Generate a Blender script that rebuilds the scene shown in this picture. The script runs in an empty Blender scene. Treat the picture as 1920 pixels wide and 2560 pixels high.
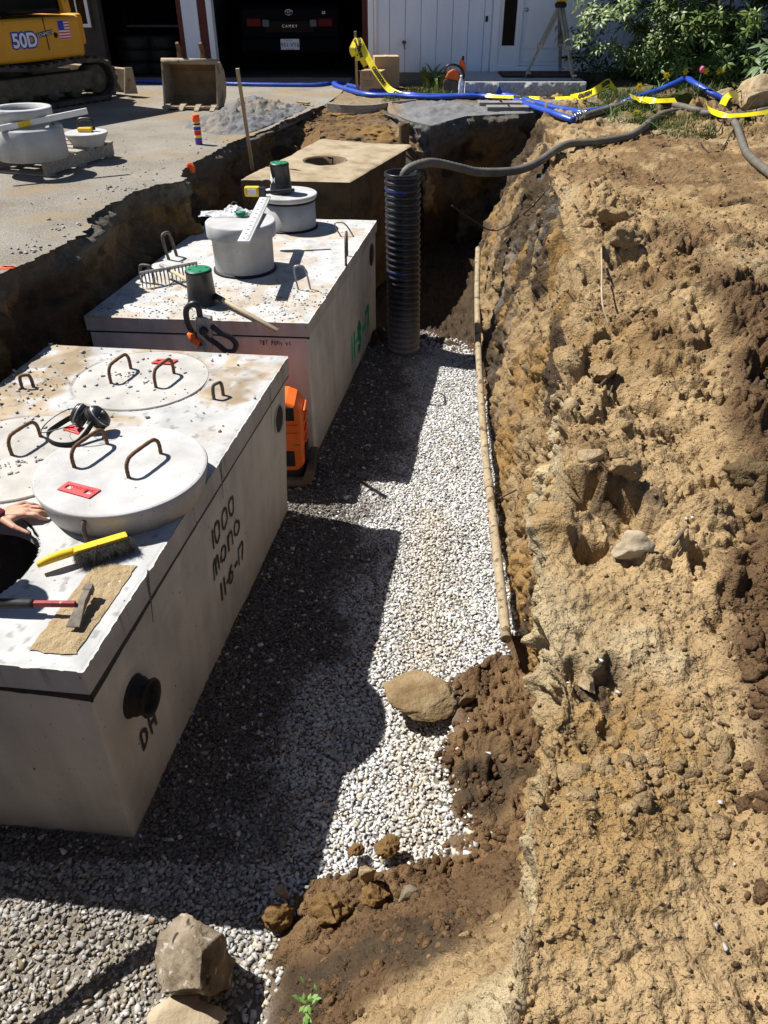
import bpy, bmesh, math, random
import numpy as np
from mathutils import Vector, Matrix

# ------------------------------------------------------------------ camera, light, exposure
S = bpy.context.scene
C = S.collection
PITCH, FPX, CAMZ = math.radians(35.5), 1923.0, 1.5
cam_d = bpy.data.cameras.new('camera'); cam = bpy.data.objects.new('camera', cam_d); C.objects.link(cam)
cam.location = (0, 0, CAMZ); cam.rotation_euler = (math.pi/2 - PITCH, 0, 0)
cam_d.sensor_fit = 'HORIZONTAL'; cam_d.sensor_width = 36.0; cam_d.lens = 36.0*FPX/1920.0
cam_d.clip_start = 0.05; cam_d.clip_end = 600
S.camera = cam

SUN_EL = math.radians(54.5); SUN_D = (-0.905, 0.425)          # where the sun stands, seen from the site
world = bpy.data.worlds.new('World'); S.world = world; world.use_nodes = True
wn = world.node_tree.nodes; wl = world.node_tree.links
sky = wn.new('ShaderNodeTexSky'); sky.sky_type = 'NISHITA'; sky.sun_disc = False
sky.sun_elevation = SUN_EL; sky.sun_rotation = math.atan2(SUN_D[0], SUN_D[1])
sky.air_density = 0.6; sky.dust_density = 0.3
wl.new(sky.outputs['Color'], wn['Background'].inputs['Color']); wn['Background'].inputs['Strength'].default_value = 0.062
sun_d = bpy.data.lights.new('sun', 'SUN'); sun = bpy.data.objects.new('sun', sun_d); C.objects.link(sun)
sun_d.energy = 5.0; sun_d.angle = math.radians(0.5); sun_d.color = (1.0, 0.965, 0.91)
sun.rotation_euler = Vector((-SUN_D[0]*math.cos(SUN_EL), -SUN_D[1]*math.cos(SUN_EL), -math.sin(SUN_EL))).to_track_quat('-Z', 'Y').to_euler()
S.view_settings.view_transform = 'Standard'; S.view_settings.look = 'None'
S.view_settings.gamma = 1; S.view_settings.use_curve_mapping = False
S.view_settings.exposure = 0.75

R = random.Random(7)
NR = np.random.RandomState(11)
sp_, cp_ = math.sin(PITCH), math.cos(PITCH)
def ray(u, v):
    x = (u-960)/FPX; y = (1280-v)/FPX
    return x, cp_ + y*sp_, y*cp_ - sp_
def at(u, v, z=0.0):                # the place at height z that the photograph shows at (u, v)
    x, f, d = ray(u, v); k = (z-CAMZ)/d
    return Vector((x*k, f*k, z))
def aty(u, v, y):                   # the same, at distance y
    x, f, d = ray(u, v); k = y/f
    return Vector((x*k, y, CAMZ+d*k))

# ------------------------------------------------------------------ numpy noise
def _h(ix, iy, iz, seed):
    h = (ix.astype(np.int64)*374761393 + iy.astype(np.int64)*668265263 + iz.astype(np.int64)*2147483647 + seed*974711) & 0xffffffff
    h = ((h ^ (h >> 13))*1274126177) & 0xffffffff
    h = ((h ^ (h >> 15))*2246822519) & 0xffffffff
    return ((h ^ (h >> 16)) & 0xffffff)/float(0xffffff)
def vnoise(P, seed=0):
    I = np.floor(P).astype(np.int64); f = P-I; f = f*f*f*(f*(f*6-15)+10)
    r = 0
    for dx in (0, 1):
        wx = f[..., 0] if dx else 1-f[..., 0]
        for dy in (0, 1):
            wy = f[..., 1] if dy else 1-f[..., 1]
            for dz in (0, 1):
                wz = f[..., 2] if dz else 1-f[..., 2]
                r = r + wx*wy*wz*_h(I[..., 0]+dx, I[..., 1]+dy, I[..., 2]+dz, seed)
    return r*2-1
def fbm(P, freq, octv=4, seed=0, gain=0.5):
    a, s, t = 1.0, 0, 0
    for o in range(octv):
        s = s + a*vnoise(P*freq + o*17.3, seed+o); t += a; a *= gain; freq *= 2.03
    return s/t*1.6
def worley(P, freq, seed=0):       # 3D: distance to the nearest feature point, and that cell's random value
    Q = P*freq; I = np.floor(Q).astype(np.int64); best = np.full(Q.shape[:-1], 9.0); val = np.zeros(Q.shape[:-1])
    for dx in (-1, 0, 1):
        for dy in (-1, 0, 1):
            for dz in (-1, 0, 1):
                a, b, c = I[..., 0]+dx, I[..., 1]+dy, I[..., 2]+dz
                d = (Q[..., 0]-a-_h(a, b, c, seed))**2 + (Q[..., 1]-b-_h(a, b, c, seed+1))**2 + (Q[..., 2]-c-_h(a, b, c, seed+2))**2
                m = d < best; best = np.where(m, d, best); val = np.where(m, _h(a, b, c, seed+3), val)
    return np.sqrt(best), val
def sstep(a, b, x):
    t = np.clip((x-a)/(b-a), 0, 1); return t*t*(3-2*t)
def mixc(a, b, t):
    return a*(1-t[..., None]) + np.asarray(b)*t[..., None]

# ------------------------------------------------------------------ materials
def mat(name, cols, scale=6.0, rough=0.8, bump=0.0, bscale=60.0, metal=0.0, spec=0.3, attr=None, spots=None, detail=6.0, stretch=(1, 1, 1), alpha=None, trans=0.0, bdist=0.01, coat=0.0, sss=0.0, pits=None, streak=0.0):
    m = bpy.data.materials.new(name); m.use_nodes = True
    n, l = m.node_tree.nodes, m.node_tree.links
    b = n['Principled BSDF']
    tc = n.new('ShaderNodeTexCoord'); mp = n.new('ShaderNodeMapping'); mp.inputs['Scale'].default_value = stretch
    l.new(tc.outputs['Object'], mp.inputs['Vector'])
    nz = n.new('ShaderNodeTexNoise'); nz.inputs['Scale'].default_value = scale; nz.inputs['Detail'].default_value = detail
    nz.inputs['Roughness'].default_value = 0.62
    l.new(mp.outputs['Vector'], nz.inputs['Vector'])
    cr = n.new('ShaderNodeValToRGB'); e = cr.color_ramp.elements
    if len(cols) == 1: cols = [cols[0], cols[0]]
    e[0].position = 0.33; e[1].position = 0.67
    e[0].color = (*cols[0], 1); e[1].color = (*cols[-1], 1)
    for i, c in enumerate(cols[1:-1]):
        x = e.new(0.33 + 0.34*(i+1)/(len(cols)-1)); x.color = (*c, 1)
    l.new(nz.outputs['Fac'], cr.inputs['Fac'])
    out = cr.outputs['Color']
    if attr:
        at_ = n.new('ShaderNodeAttribute'); at_.attribute_name = attr
        mx = n.new('ShaderNodeMix'); mx.data_type = 'RGBA'; mx.blend_type = 'MULTIPLY'; mx.inputs[0].default_value = 1
        l.new(out, mx.inputs[6]); l.new(at_.outputs['Color'], mx.inputs[7]); out = mx.outputs[2]
    for sp in (spots or []):
        scol, sscale, thr, soft = sp
        vo = n.new('ShaderNodeTexNoise'); vo.inputs['Scale'].default_value = sscale; vo.inputs['Detail'].default_value = 2.0
        l.new(mp.outputs['Vector'], vo.inputs['Vector'])
        rm = n.new('ShaderNodeMapRange'); rm.inputs[1].default_value = thr; rm.inputs[2].default_value = thr+soft
        l.new(vo.outputs['Fac'], rm.inputs[0])
        mx = n.new('ShaderNodeMix'); mx.data_type = 'RGBA'
        l.new(rm.outputs[0], mx.inputs[0]); l.new(out, mx.inputs[6]); mx.inputs[7].default_value = (*scol, 1); out = mx.outputs[2]
    if streak:                    # rain and form marks running down
        m3 = n.new('ShaderNodeMapping'); m3.inputs['Scale'].default_value = (7, 7, 0.8); l.new(tc.outputs['Object'], m3.inputs['Vector'])
        ns = n.new('ShaderNodeTexNoise'); ns.inputs['Scale'].default_value = 1.0; ns.inputs['Detail'].default_value = 5.0; l.new(m3.outputs['Vector'], ns.inputs['Vector'])
        rs = n.new('ShaderNodeMapRange'); rs.inputs[1].default_value = 0.35; rs.inputs[2].default_value = 0.65; rs.inputs[3].default_value = 1-streak; rs.inputs[4].default_value = 1.04; l.new(ns.outputs['Fac'], rs.inputs[0])
        mx = n.new('ShaderNodeMix'); mx.data_type = 'RGBA'; mx.blend_type = 'MULTIPLY'; mx.inputs[0].default_value = 1; l.new(out, mx.inputs[6]); l.new(rs.outputs[0], mx.inputs[7]); out = mx.outputs[2]
    for ps, pr, pc in (pits or []):      # air holes
        m4 = n.new('ShaderNodeMapping'); m4.inputs['Scale'].default_value = (1, 1, 0.62); l.new(tc.outputs['Object'], m4.inputs['Vector'])
        vo = n.new('ShaderNodeTexVoronoi'); vo.inputs['Scale'].default_value = ps; l.new(m4.outputs['Vector'], vo.inputs['Vector'])
        sx = n.new('ShaderNodeSeparateColor'); l.new(vo.outputs['Color'], sx.inputs[0])
        mu = n.new('ShaderNodeMath'); mu.operation = 'MULTIPLY'; mu.inputs[1].default_value = pr; l.new(sx.outputs[0], mu.inputs[0])
        lt = n.new('ShaderNodeMath'); lt.operation = 'LESS_THAN'; l.new(vo.outputs['Distance'], lt.inputs[0]); l.new(mu.outputs[0], lt.inputs[1])
        mx = n.new('ShaderNodeMix'); mx.data_type = 'RGBA'; l.new(lt.outputs[0], mx.inputs[0]); l.new(out, mx.inputs[6]); mx.inputs[7].default_value = (*pc, 1); out = mx.outputs[2]
    l.new(out, b.inputs['Base Color'])
    b.inputs['Roughness'].default_value = rough; b.inputs['Metallic'].default_value = metal
    b.inputs['Specular IOR Level'].default_value = spec; b.inputs['Coat Weight'].default_value = coat
    if sss:
        b.inputs['Subsurface Weight'].default_value = sss; b.inputs['Subsurface Radius'].default_value = (0.01, 0.004, 0.002)
    if trans: b.inputs['Transmission Weight'].default_value = trans
    if alpha is not None: b.inputs['Alpha'].default_value = alpha
    if bump:
        n2 = n.new('ShaderNodeTexNoise'); n2.inputs['Scale'].default_value = bscale; n2.inputs['Detail'].default_value = 8.0
        n2.inputs['Roughness'].default_value = 0.65
        l.new(mp.outputs['Vector'], n2.inputs['Vector'])
        bp = n.new('ShaderNodeBump'); bp.inputs['Strength'].default_value = bump; bp.inputs['Distance'].default_value = bdist
        l.new(n2.outputs['Fac'], bp.inputs['Height']); l.new(bp.outputs['Normal'], b.inputs['Normal'])
    return m

K = {}
def soil_mat(name, strength=1.0, rough=0.95):
    m = mat(name, [(0.80, 0.78, 0.75), (1.0, 1.0, 1.0), (1.16, 1.15, 1.12)], 7, rough, 0.0, spec=0.08, attr='col', detail=12)
    n, l = m.node_tree.nodes, m.node_tree.links; b = n['Principled BSDF']; mp = n['Mapping']
    prev = None
    for kind, sc, st, ds in (('n', 22, 0.6, 0.03), ('n', 70, 0.9, 0.016), ('v', 110, 0.5, 0.007), ('n', 240, 0.8, 0.006)):
        if kind == 'n':
            t = n.new('ShaderNodeTexNoise'); t.inputs['Scale'].default_value = sc; t.inputs['Detail'].default_value = 6; o = t.outputs['Fac']
        else:
            t = n.new('ShaderNodeTexVoronoi'); t.feature = 'SMOOTH_F1'; t.inputs['Scale'].default_value = sc; t.inputs['Smoothness'].default_value = 0.35; t.inputs['Randomness'].default_value = 1.0
            nz = n.new('ShaderNodeMath'); nz.operation = 'MULTIPLY'; nz.inputs[1].default_value = -1.0; l.new(t.outputs['Distance'], nz.inputs[0]); o = nz.outputs[0]
        l.new(mp.outputs['Vector'], t.inputs['Vector'])
        bp = n.new('ShaderNodeBump'); bp.inputs['Strength'].default_value = st*strength; bp.inputs['Distance'].default_value = ds
        l.new(o, bp.inputs['Height'])
        if prev: l.new(prev, bp.inputs['Normal'])
        prev = bp.outputs['Normal']
    l.new(prev, b.inputs['Normal']); return m
K['soil'] = soil_mat('soil')
K['wetsoil'] = mat('wetsoil', [(0.7, 0.7, 0.7), (1.0, 1.0, 1.0), (1.3, 1.25, 1.2)], 9, 0.8, 0.6, 90, spec=0.25, attr='col', bdist=0.01)
K['asphalt'] = mat('asphalt', [(0.19, 0.165, 0.13), (0.245, 0.222, 0.185), (0.29, 0.265, 0.22)], 1.6, 0.95, 0.9, 130, spec=0.12, bdist=0.01, detail=12, spots=[((0.38, 0.35, 0.30), 85, 0.59, 0.03), ((0.09, 0.08, 0.07), 105, 0.60, 0.03), ((0.27, 0.205, 0.125), 1.1, 0.56, 0.12)])
K['asphaltcut'] = mat('asphaltcut', [(0.05, 0.045, 0.04), (0.13, 0.115, 0.09)], 20, 0.95, 0.9, 60, spec=0.1, bdist=0.02)
K['gravel'] = mat('gravel', [(0.85, 0.85, 0.85), (1.05, 1.05, 1.05)], 60, 0.85, 0.3, 160, spec=0.2, attr='col', bdist=0.004)
K['concrete'] = mat('concrete', [(0.375, 0.372, 0.365), (0.445, 0.442, 0.433), (0.485, 0.482, 0.473)], 3.2, 0.88, 0.3, 90, spec=0.2, attr='col', detail=10, pits=[(17, 0.095, (0.10, 0.095, 0.09)), (48, 0.13, (0.2, 0.19, 0.18))], streak=0.16, bdist=0.005)
K['concrete2'] = mat('concrete2', [(0.36, 0.36, 0.355), (0.43, 0.43, 0.425), (0.48, 0.48, 0.475)], 4.5, 0.88, 0.3, 80, spec=0.2, detail=10, pits=[(26, 0.09, (0.15, 0.145, 0.14)), (55, 0.09, (0.2, 0.2, 0.19))], streak=0.12, bdist=0.005)
K['oldconcrete'] = mat('oldconcrete', [(0.20, 0.15, 0.09), (0.33, 0.265, 0.175), (0.39, 0.33, 0.235)], 3.5, 0.95, 0.5, 60, spec=0.1, detail=12, bdist=0.01)
K['oldside'] = mat('oldside', [(0.06, 0.042, 0.025), (0.13, 0.09, 0.052)], 5, 0.95, 0.6, 40, spec=0.1, detail=12, bdist=0.015)
K['lampclear'] = mat('reversinglens', [(0.12, 0.12, 0.12)], 3, 0.4)
K['mastic'] = mat('mastic', [(0.012, 0.012, 0.012)], 10, 0.6, 0.3, 40, bdist=0.01)
K['rust'] = mat('rust', [(0.10, 0.045, 0.02), (0.17, 0.09, 0.045), (0.07, 0.05, 0.04)], 30, 0.8, 0.5, 200, spec=0.3, bdist=0.003)
K['rebar'] = mat('rebar', [(0.06, 0.05, 0.045), (0.16, 0.12, 0.09)], 40, 0.7, 0.4, 200, spec=0.4, bdist=0.003)
K['black'] = mat('blackplastic', [(0.012, 0.012, 0.013), (0.02, 0.02, 0.022)], 20, 0.4, 0.0, spec=0.5)
K['blackmatte'] = mat('blackmatte', [(0.012, 0.012, 0.012), (0.022, 0.022, 0.02)], 20, 0.8, 0.2, 80)
K['rubber'] = mat('rubber', [(0.014, 0.013, 0.012), (0.03, 0.027, 0.024)], 18, 0.65, 0.2, 60)
K['corrugated'] = mat('corrugated', [(0.012, 0.013, 0.016), (0.02, 0.02, 0.024)], 12, 0.33, 0.0, spec=0.5, attr='col')
K['green'] = mat('greenplastic', [(0.012, 0.15, 0.075), (0.02, 0.2, 0.1)], 10, 0.5, 0.1, 60)
K['redtag'] = mat('redtag', [(0.62, 0.055, 0.06), (0.7, 0.09, 0.085)], 12, 0.55, 0.1, 60)
K['yellow'] = mat('yellowpaint', [(0.66, 0.29, 0.012), (0.74, 0.34, 0.02)], 4, 0.45, 0.1, 60, spec=0.4, spots=[((0.32, 0.15, 0.03), 11, 0.68, 0.1)])
K['yellowplastic'] = mat('yellowplastic', [(0.75, 0.45, 0.02), (0.85, 0.55, 0.03)], 10, 0.5, 0.05, 60, spots=[((0.25, 0.07, 0.01), 60, 0.68, 0.04)])
K['tape'] = mat('tape', [(0.9, 0.72, 0.01), (0.95, 0.78, 0.03)], 6, 0.4, 0.0, spec=0.5)
K['wood'] = mat('wood', [(0.28, 0.18, 0.09), (0.45, 0.32, 0.18)], 6, 0.75, 0.2, 60, stretch=(8, 8, 0.6))
K['woodgrey'] = mat('woodgrey', [(0.22, 0.19, 0.155), (0.40, 0.36, 0.30)], 5, 0.85, 0.3, 60, stretch=(1, 9, 9))
K['woodhandle'] = mat('woodhandle', [(0.40, 0.31, 0.19), (0.5, 0.41, 0.27)], 8, 0.6, 0.1, 60)
K['whitewall'] = mat('whitepaint', [(0.72, 0.77, 0.87), (0.80, 0.84, 0.92)], 2.5, 0.6, 0.15, 30, stretch=(3, 3, 0.6), bdist=0.004)
K['whitetrim'] = mat('whitetrim', [(0.80, 0.82, 0.86), (0.86, 0.87, 0.9)], 3, 0.5)
K['darkred'] = mat('darkredpaint', [(0.10, 0.025, 0.02), (0.14, 0.035, 0.03)], 6, 0.7)
K['darkwall'] = mat('darksiding', [(0.05, 0.042, 0.038), (0.08, 0.068, 0.06)], 4, 0.85)
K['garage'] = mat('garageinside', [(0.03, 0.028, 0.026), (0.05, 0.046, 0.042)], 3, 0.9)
K['foundation'] = mat('foundation', [(0.16, 0.15, 0.14), (0.24, 0.23, 0.21)], 8, 0.9, 0.4, 40)
K['roof'] = mat('shingles', [(0.06, 0.06, 0.06), (0.1, 0.1, 0.1)], 8, 0.9)
K['granite'] = mat('granite', [(0.25, 0.25, 0.26), (0.45, 0.45, 0.45), (0.55, 0.55, 0.54)], 30, 0.8, 0.5, 40, bdist=0.02)
K['glass'] = mat('darkglass', [(0.006, 0.006, 0.008)], 3, 0.12, 0.0, spec=0.1)
K['car'] = mat('carpaint', [(0.003, 0.003, 0.006)], 3, 0.6, 0.0, spec=0.08)
K['taillight'] = mat('taillight', [(0.13, 0.004, 0.005)], 3, 0.4, spec=0.15)
K['plate'] = mat('plate', [(0.75, 0.75, 0.78)], 3, 0.4)
K['chrome'] = mat('chrome', [(0.6, 0.6, 0.62)], 3, 0.25, metal=1.0)
K['steel'] = mat('steel', [(0.25, 0.24, 0.23), (0.42, 0.41, 0.4)], 14, 0.5, 0.2, 80, metal=0.6)
K['tripodleg'] = mat('tripodleg', [(0.20, 0.21, 0.18), (0.30, 0.31, 0.27)], 8, 0.55, metal=0.1)
K['hammerhead'] = mat('hammerhead', [(0.10, 0.08, 0.06), (0.22, 0.185, 0.15)], 26, 0.75, 0.3, 90)
K['alu'] = mat('aluminium', [(0.62, 0.62, 0.62), (0.72, 0.72, 0.71)], 14, 0.45, metal=0.3)
K['mud'] = mat('driedmud', [(0.09, 0.075, 0.055), (0.16, 0.135, 0.10)], 9, 0.95, 0.6, 50, spec=0.1, bdist=0.01)
K['track'] = mat('trackrubber', [(0.035, 0.03, 0.026), (0.12, 0.10, 0.078)], 9, 0.9, 0.5, 50, spec=0.2, bdist=0.01)
K['bucket'] = mat('bucketsteel', [(0.25, 0.19, 0.125), (0.37, 0.30, 0.21)], 6, 0.75, 0.3, 60, spec=0.3, spots=[((0.15, 0.09, 0.045), 6, 0.56, 0.12)])
K['bucketin'] = mat('bucketinner', [(0.15, 0.095, 0.05), (0.27, 0.175, 0.09)], 5, 0.85, 0.4, 60, spec=0.2)
K['orange'] = mat('orangeplastic', [(0.68, 0.12, 0.015), (0.78, 0.16, 0.025)], 6, 0.5, 0.1, 60, spots=[((0.25, 0.12, 0.05), 18, 0.66, 0.1)])
K['orangepaint'] = mat('orangespray', [(0.9, 0.13, 0.03)], 6, 0.8)
K['blue'] = mat('bluehose', [(0.014, 0.05, 0.33), (0.03, 0.085, 0.43)], 5, 0.36, 0.3, 30, spec=0.5, stretch=(1, 1, 1))
K['greyhose'] = mat('greyhose', [(0.085, 0.077, 0.064), (0.15, 0.135, 0.11)], 8, 0.6, 0.1, 60)
K['cable'] = mat('cable', [(0.02, 0.018, 0.016), (0.05, 0.04, 0.03)], 8, 0.6)
K['dustypipe'] = mat('dustypipe', [(0.25, 0.19, 0.115), (0.38, 0.305, 0.20)], 14, 0.9, 0.4, 60, spots=[((0.12, 0.08, 0.045), 22, 0.57, 0.08)])
K['brownpipe'] = mat('brownpipe', [(0.11, 0.07, 0.035), (0.17, 0.11, 0.06)], 9, 0.85, 0.3, 60)
K['cardboard'] = mat('cardboard', [(0.40, 0.27, 0.15), (0.46, 0.32, 0.18)], 5, 0.85)
K['print'] = mat('blackprint', [(0.02, 0.02, 0.02)], 3, 0.7)
K['marker'] = mat('blackmarker', [(0.03, 0.027, 0.025), (0.07, 0.06, 0.055)], 40, 0.8)
K['greenspray'] = mat('greenspray', [(0.015, 0.42, 0.22), (0.04, 0.5, 0.3)], 40, 0.8)
K['stain'] = mat('stain', [(0.09, 0.083, 0.072), (0.17, 0.16, 0.14)], 30, 0.9)
K['leaf'] = mat('leaf', [(0.055, 0.10, 0.018), (0.10, 0.155, 0.03), (0.17, 0.21, 0.055)], 4, 0.45, 0.0, spec=0.3)
K['leafpale'] = mat('leafpale', [(0.06, 0.11, 0.035), (0.10, 0.15, 0.06)], 4, 0.5, spec=0.4)
K['grass'] = mat('grass', [(0.05, 0.085, 0.015), (0.09, 0.13, 0.03), (0.15, 0.15, 0.05)], 3, 0.7)
K['bark'] = mat('bark', [(0.07, 0.05, 0.035), (0.13, 0.10, 0.075)], 12, 0.9)
K['petal'] = mat('yellowpetal', [(0.85, 0.62, 0.02)], 3, 0.6)
K['pink'] = mat('pinkpetal', [(0.7, 0.12, 0.25)], 3, 0.6)
K['rock'] = mat('rock', [(0.26, 0.185, 0.10), (0.36, 0.27, 0.16), (0.42, 0.335, 0.22)], 7, 0.9, 0.7, 40, spec=0.15, detail=12, bdist=0.02, spots=[((0.46, 0.39, 0.29), 26, 0.66, 0.05)])
K['rockgrey'] = mat('rockgrey', [(0.11, 0.083, 0.055), (0.205, 0.165, 0.115), (0.30, 0.25, 0.19)], 9, 0.9, 0.7, 40, spec=0.15, detail=12, bdist=0.02, spots=[((0.42, 0.37, 0.31), 20, 0.62, 0.06), ((0.05, 0.035, 0.022), 14, 0.64, 0.05)])
K['rockpale'] = mat('rockpale', [(0.30, 0.235, 0.15), (0.43, 0.355, 0.25)], 9, 0.9, 0.6, 50, spec=0.15, detail=10, bdist=0.01)
K['skin'] = mat('skin', [(0.50, 0.27, 0.18), (0.58, 0.33, 0.23)], 20, 0.5, 0.25, 160, spec=0.35, sss=0.15, bdist=0.002)
K['nail'] = mat('nail', [(0.62, 0.40, 0.33)], 20, 0.35)
K['maroon'] = mat('marooncloth', [(0.14, 0.02, 0.035), (0.2, 0.03, 0.05)], 30, 0.9, 0.4, 200, bdist=0.003)
K['darkcloth'] = mat('darkcloth', [(0.01, 0.01, 0.012)], 30, 0.95)
K['hair'] = mat('hair', [(0.03, 0.02, 0.012)], 30, 0.6)
K['bristle'] = mat('bristle', [(0.012, 0.011, 0.01), (0.03, 0.027, 0.024)], 30, 0.8)
K['sand'] = mat('sand', [(0.32, 0.235, 0.13), (0.44, 0.335, 0.2)], 14, 0.95, 0.9, 120, spec=0.1, bdist=0.012, detail=10)
K['plasticfilm'] = mat('plasticfilm', [(0.85, 0.87, 0.88)], 8, 0.18, 0.3, 25, spec=0.6, alpha=0.5)
K['water'] = mat('bottlewater', [(0.85, 0.88, 0.9)], 8, 0.08, alpha=0.45, spec=0.6)
K['blueprint'] = mat('blueprint', [(0.03, 0.05, 0.4)], 3, 0.5)
K['purple'] = mat('purplelabel', [(0.12, 0.06, 0.4)], 3, 0.4)
K['whitepaint'] = mat('whitelabel', [(0.8, 0.8, 0.8)], 3, 0.5)
K['red'] = mat('redprint', [(0.6, 0.03, 0.04)], 3, 0.5)
K['hammerred'] = mat('hammerred', [(0.2, 0.03, 0.035), (0.32, 0.05, 0.055)], 20, 0.6, spots=[((0.4, 0.3, 0.25), 50, 0.64, 0.05)])
K['dust'] = mat('stonedust', [(0.13, 0.13, 0.135), (0.20, 0.20, 0.20)], 9, 0.95, 0.8, 90, spec=0.1, attr='col', bdist=0.012)

# ------------------------------------------------------------------ mesh helpers
def tag(o, label=None, cat=None, group=None, kind=None):
    if label: o['label'] = label
    if cat: o['category'] = cat
    if group: o['group'] = group
    if kind: o['kind'] = kind
    return o
def thing(name, label, cat, loc=(0, 0, 0), rotz=0.0, group=None):
    o = bpy.data.objects.new(name, None); C.objects.link(o); o.empty_display_size = 0.1
    o.location = loc; o.rotation_euler = (0, 0, rotz)
    return tag(o, label, cat, group)
def rootloc(p):
    while p.parent: p = p.parent
    return np.array(p.location)
def mesh_np(name, V, F, m, parent=None, col=None, smooth=False, world=False, mats=None, fm=None):
    V = np.asarray(V, dtype=np.float64)
    if world and parent is not None: V = V - rootloc(parent)
    me = bpy.data.meshes.new(name)
    if isinstance(F, np.ndarray):
        k = F.shape[1]
        me.vertices.add(len(V)); me.vertices.foreach_set('co', V.astype(np.float32).ravel())
        me.loops.add(F.size); me.loops.foreach_set('vertex_index', F.astype(np.int32).ravel())
        me.polygons.add(len(F)); me.polygons.foreach_set('loop_start', np.arange(0, F.size, k, dtype=np.int32))
        me.update(calc_edges=True)
    else:
        me.from_pydata([tuple(v) for v in V], [], F); me.update()
    if smooth: me.polygons.foreach_set('use_smooth', np.ones(len(me.polygons), dtype=bool))
    if col is not None:
        c = np.ones((len(V), 4), dtype=np.float32); c[:, :3] = np.asarray(col).reshape(-1, 3) if np.ndim(col) > 1 else col
        a = me.color_attributes.new('col', 'FLOAT_COLOR', 'POINT'); a.data.foreach_set('color', c.ravel())
    me.materials.append(m)
    for mm in (mats or []): me.materials.append(mm)
    if fm is not None: me.polygons.foreach_set('material_index', np.asarray(fm, dtype=np.int32))
    o = bpy.data.objects.new(name, me); C.objects.link(o)
    if parent is not None: o.parent = parent
    return o
def gridF(n, m, off=0):
    i, j = np.meshgrid(np.arange(n-1), np.arange(m-1), indexing='ij'); a = (i*m+j).ravel()+off
    return np.stack([a, a+1, a+m+1, a+m], 1)
def normals_grid(P):
    du = np.gradient(P, axis=0); dv = np.gradient(P, axis=1); n = np.cross(du, dv)
    return n/(np.linalg.norm(n, axis=-1, keepdims=True)+1e-9)

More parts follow.
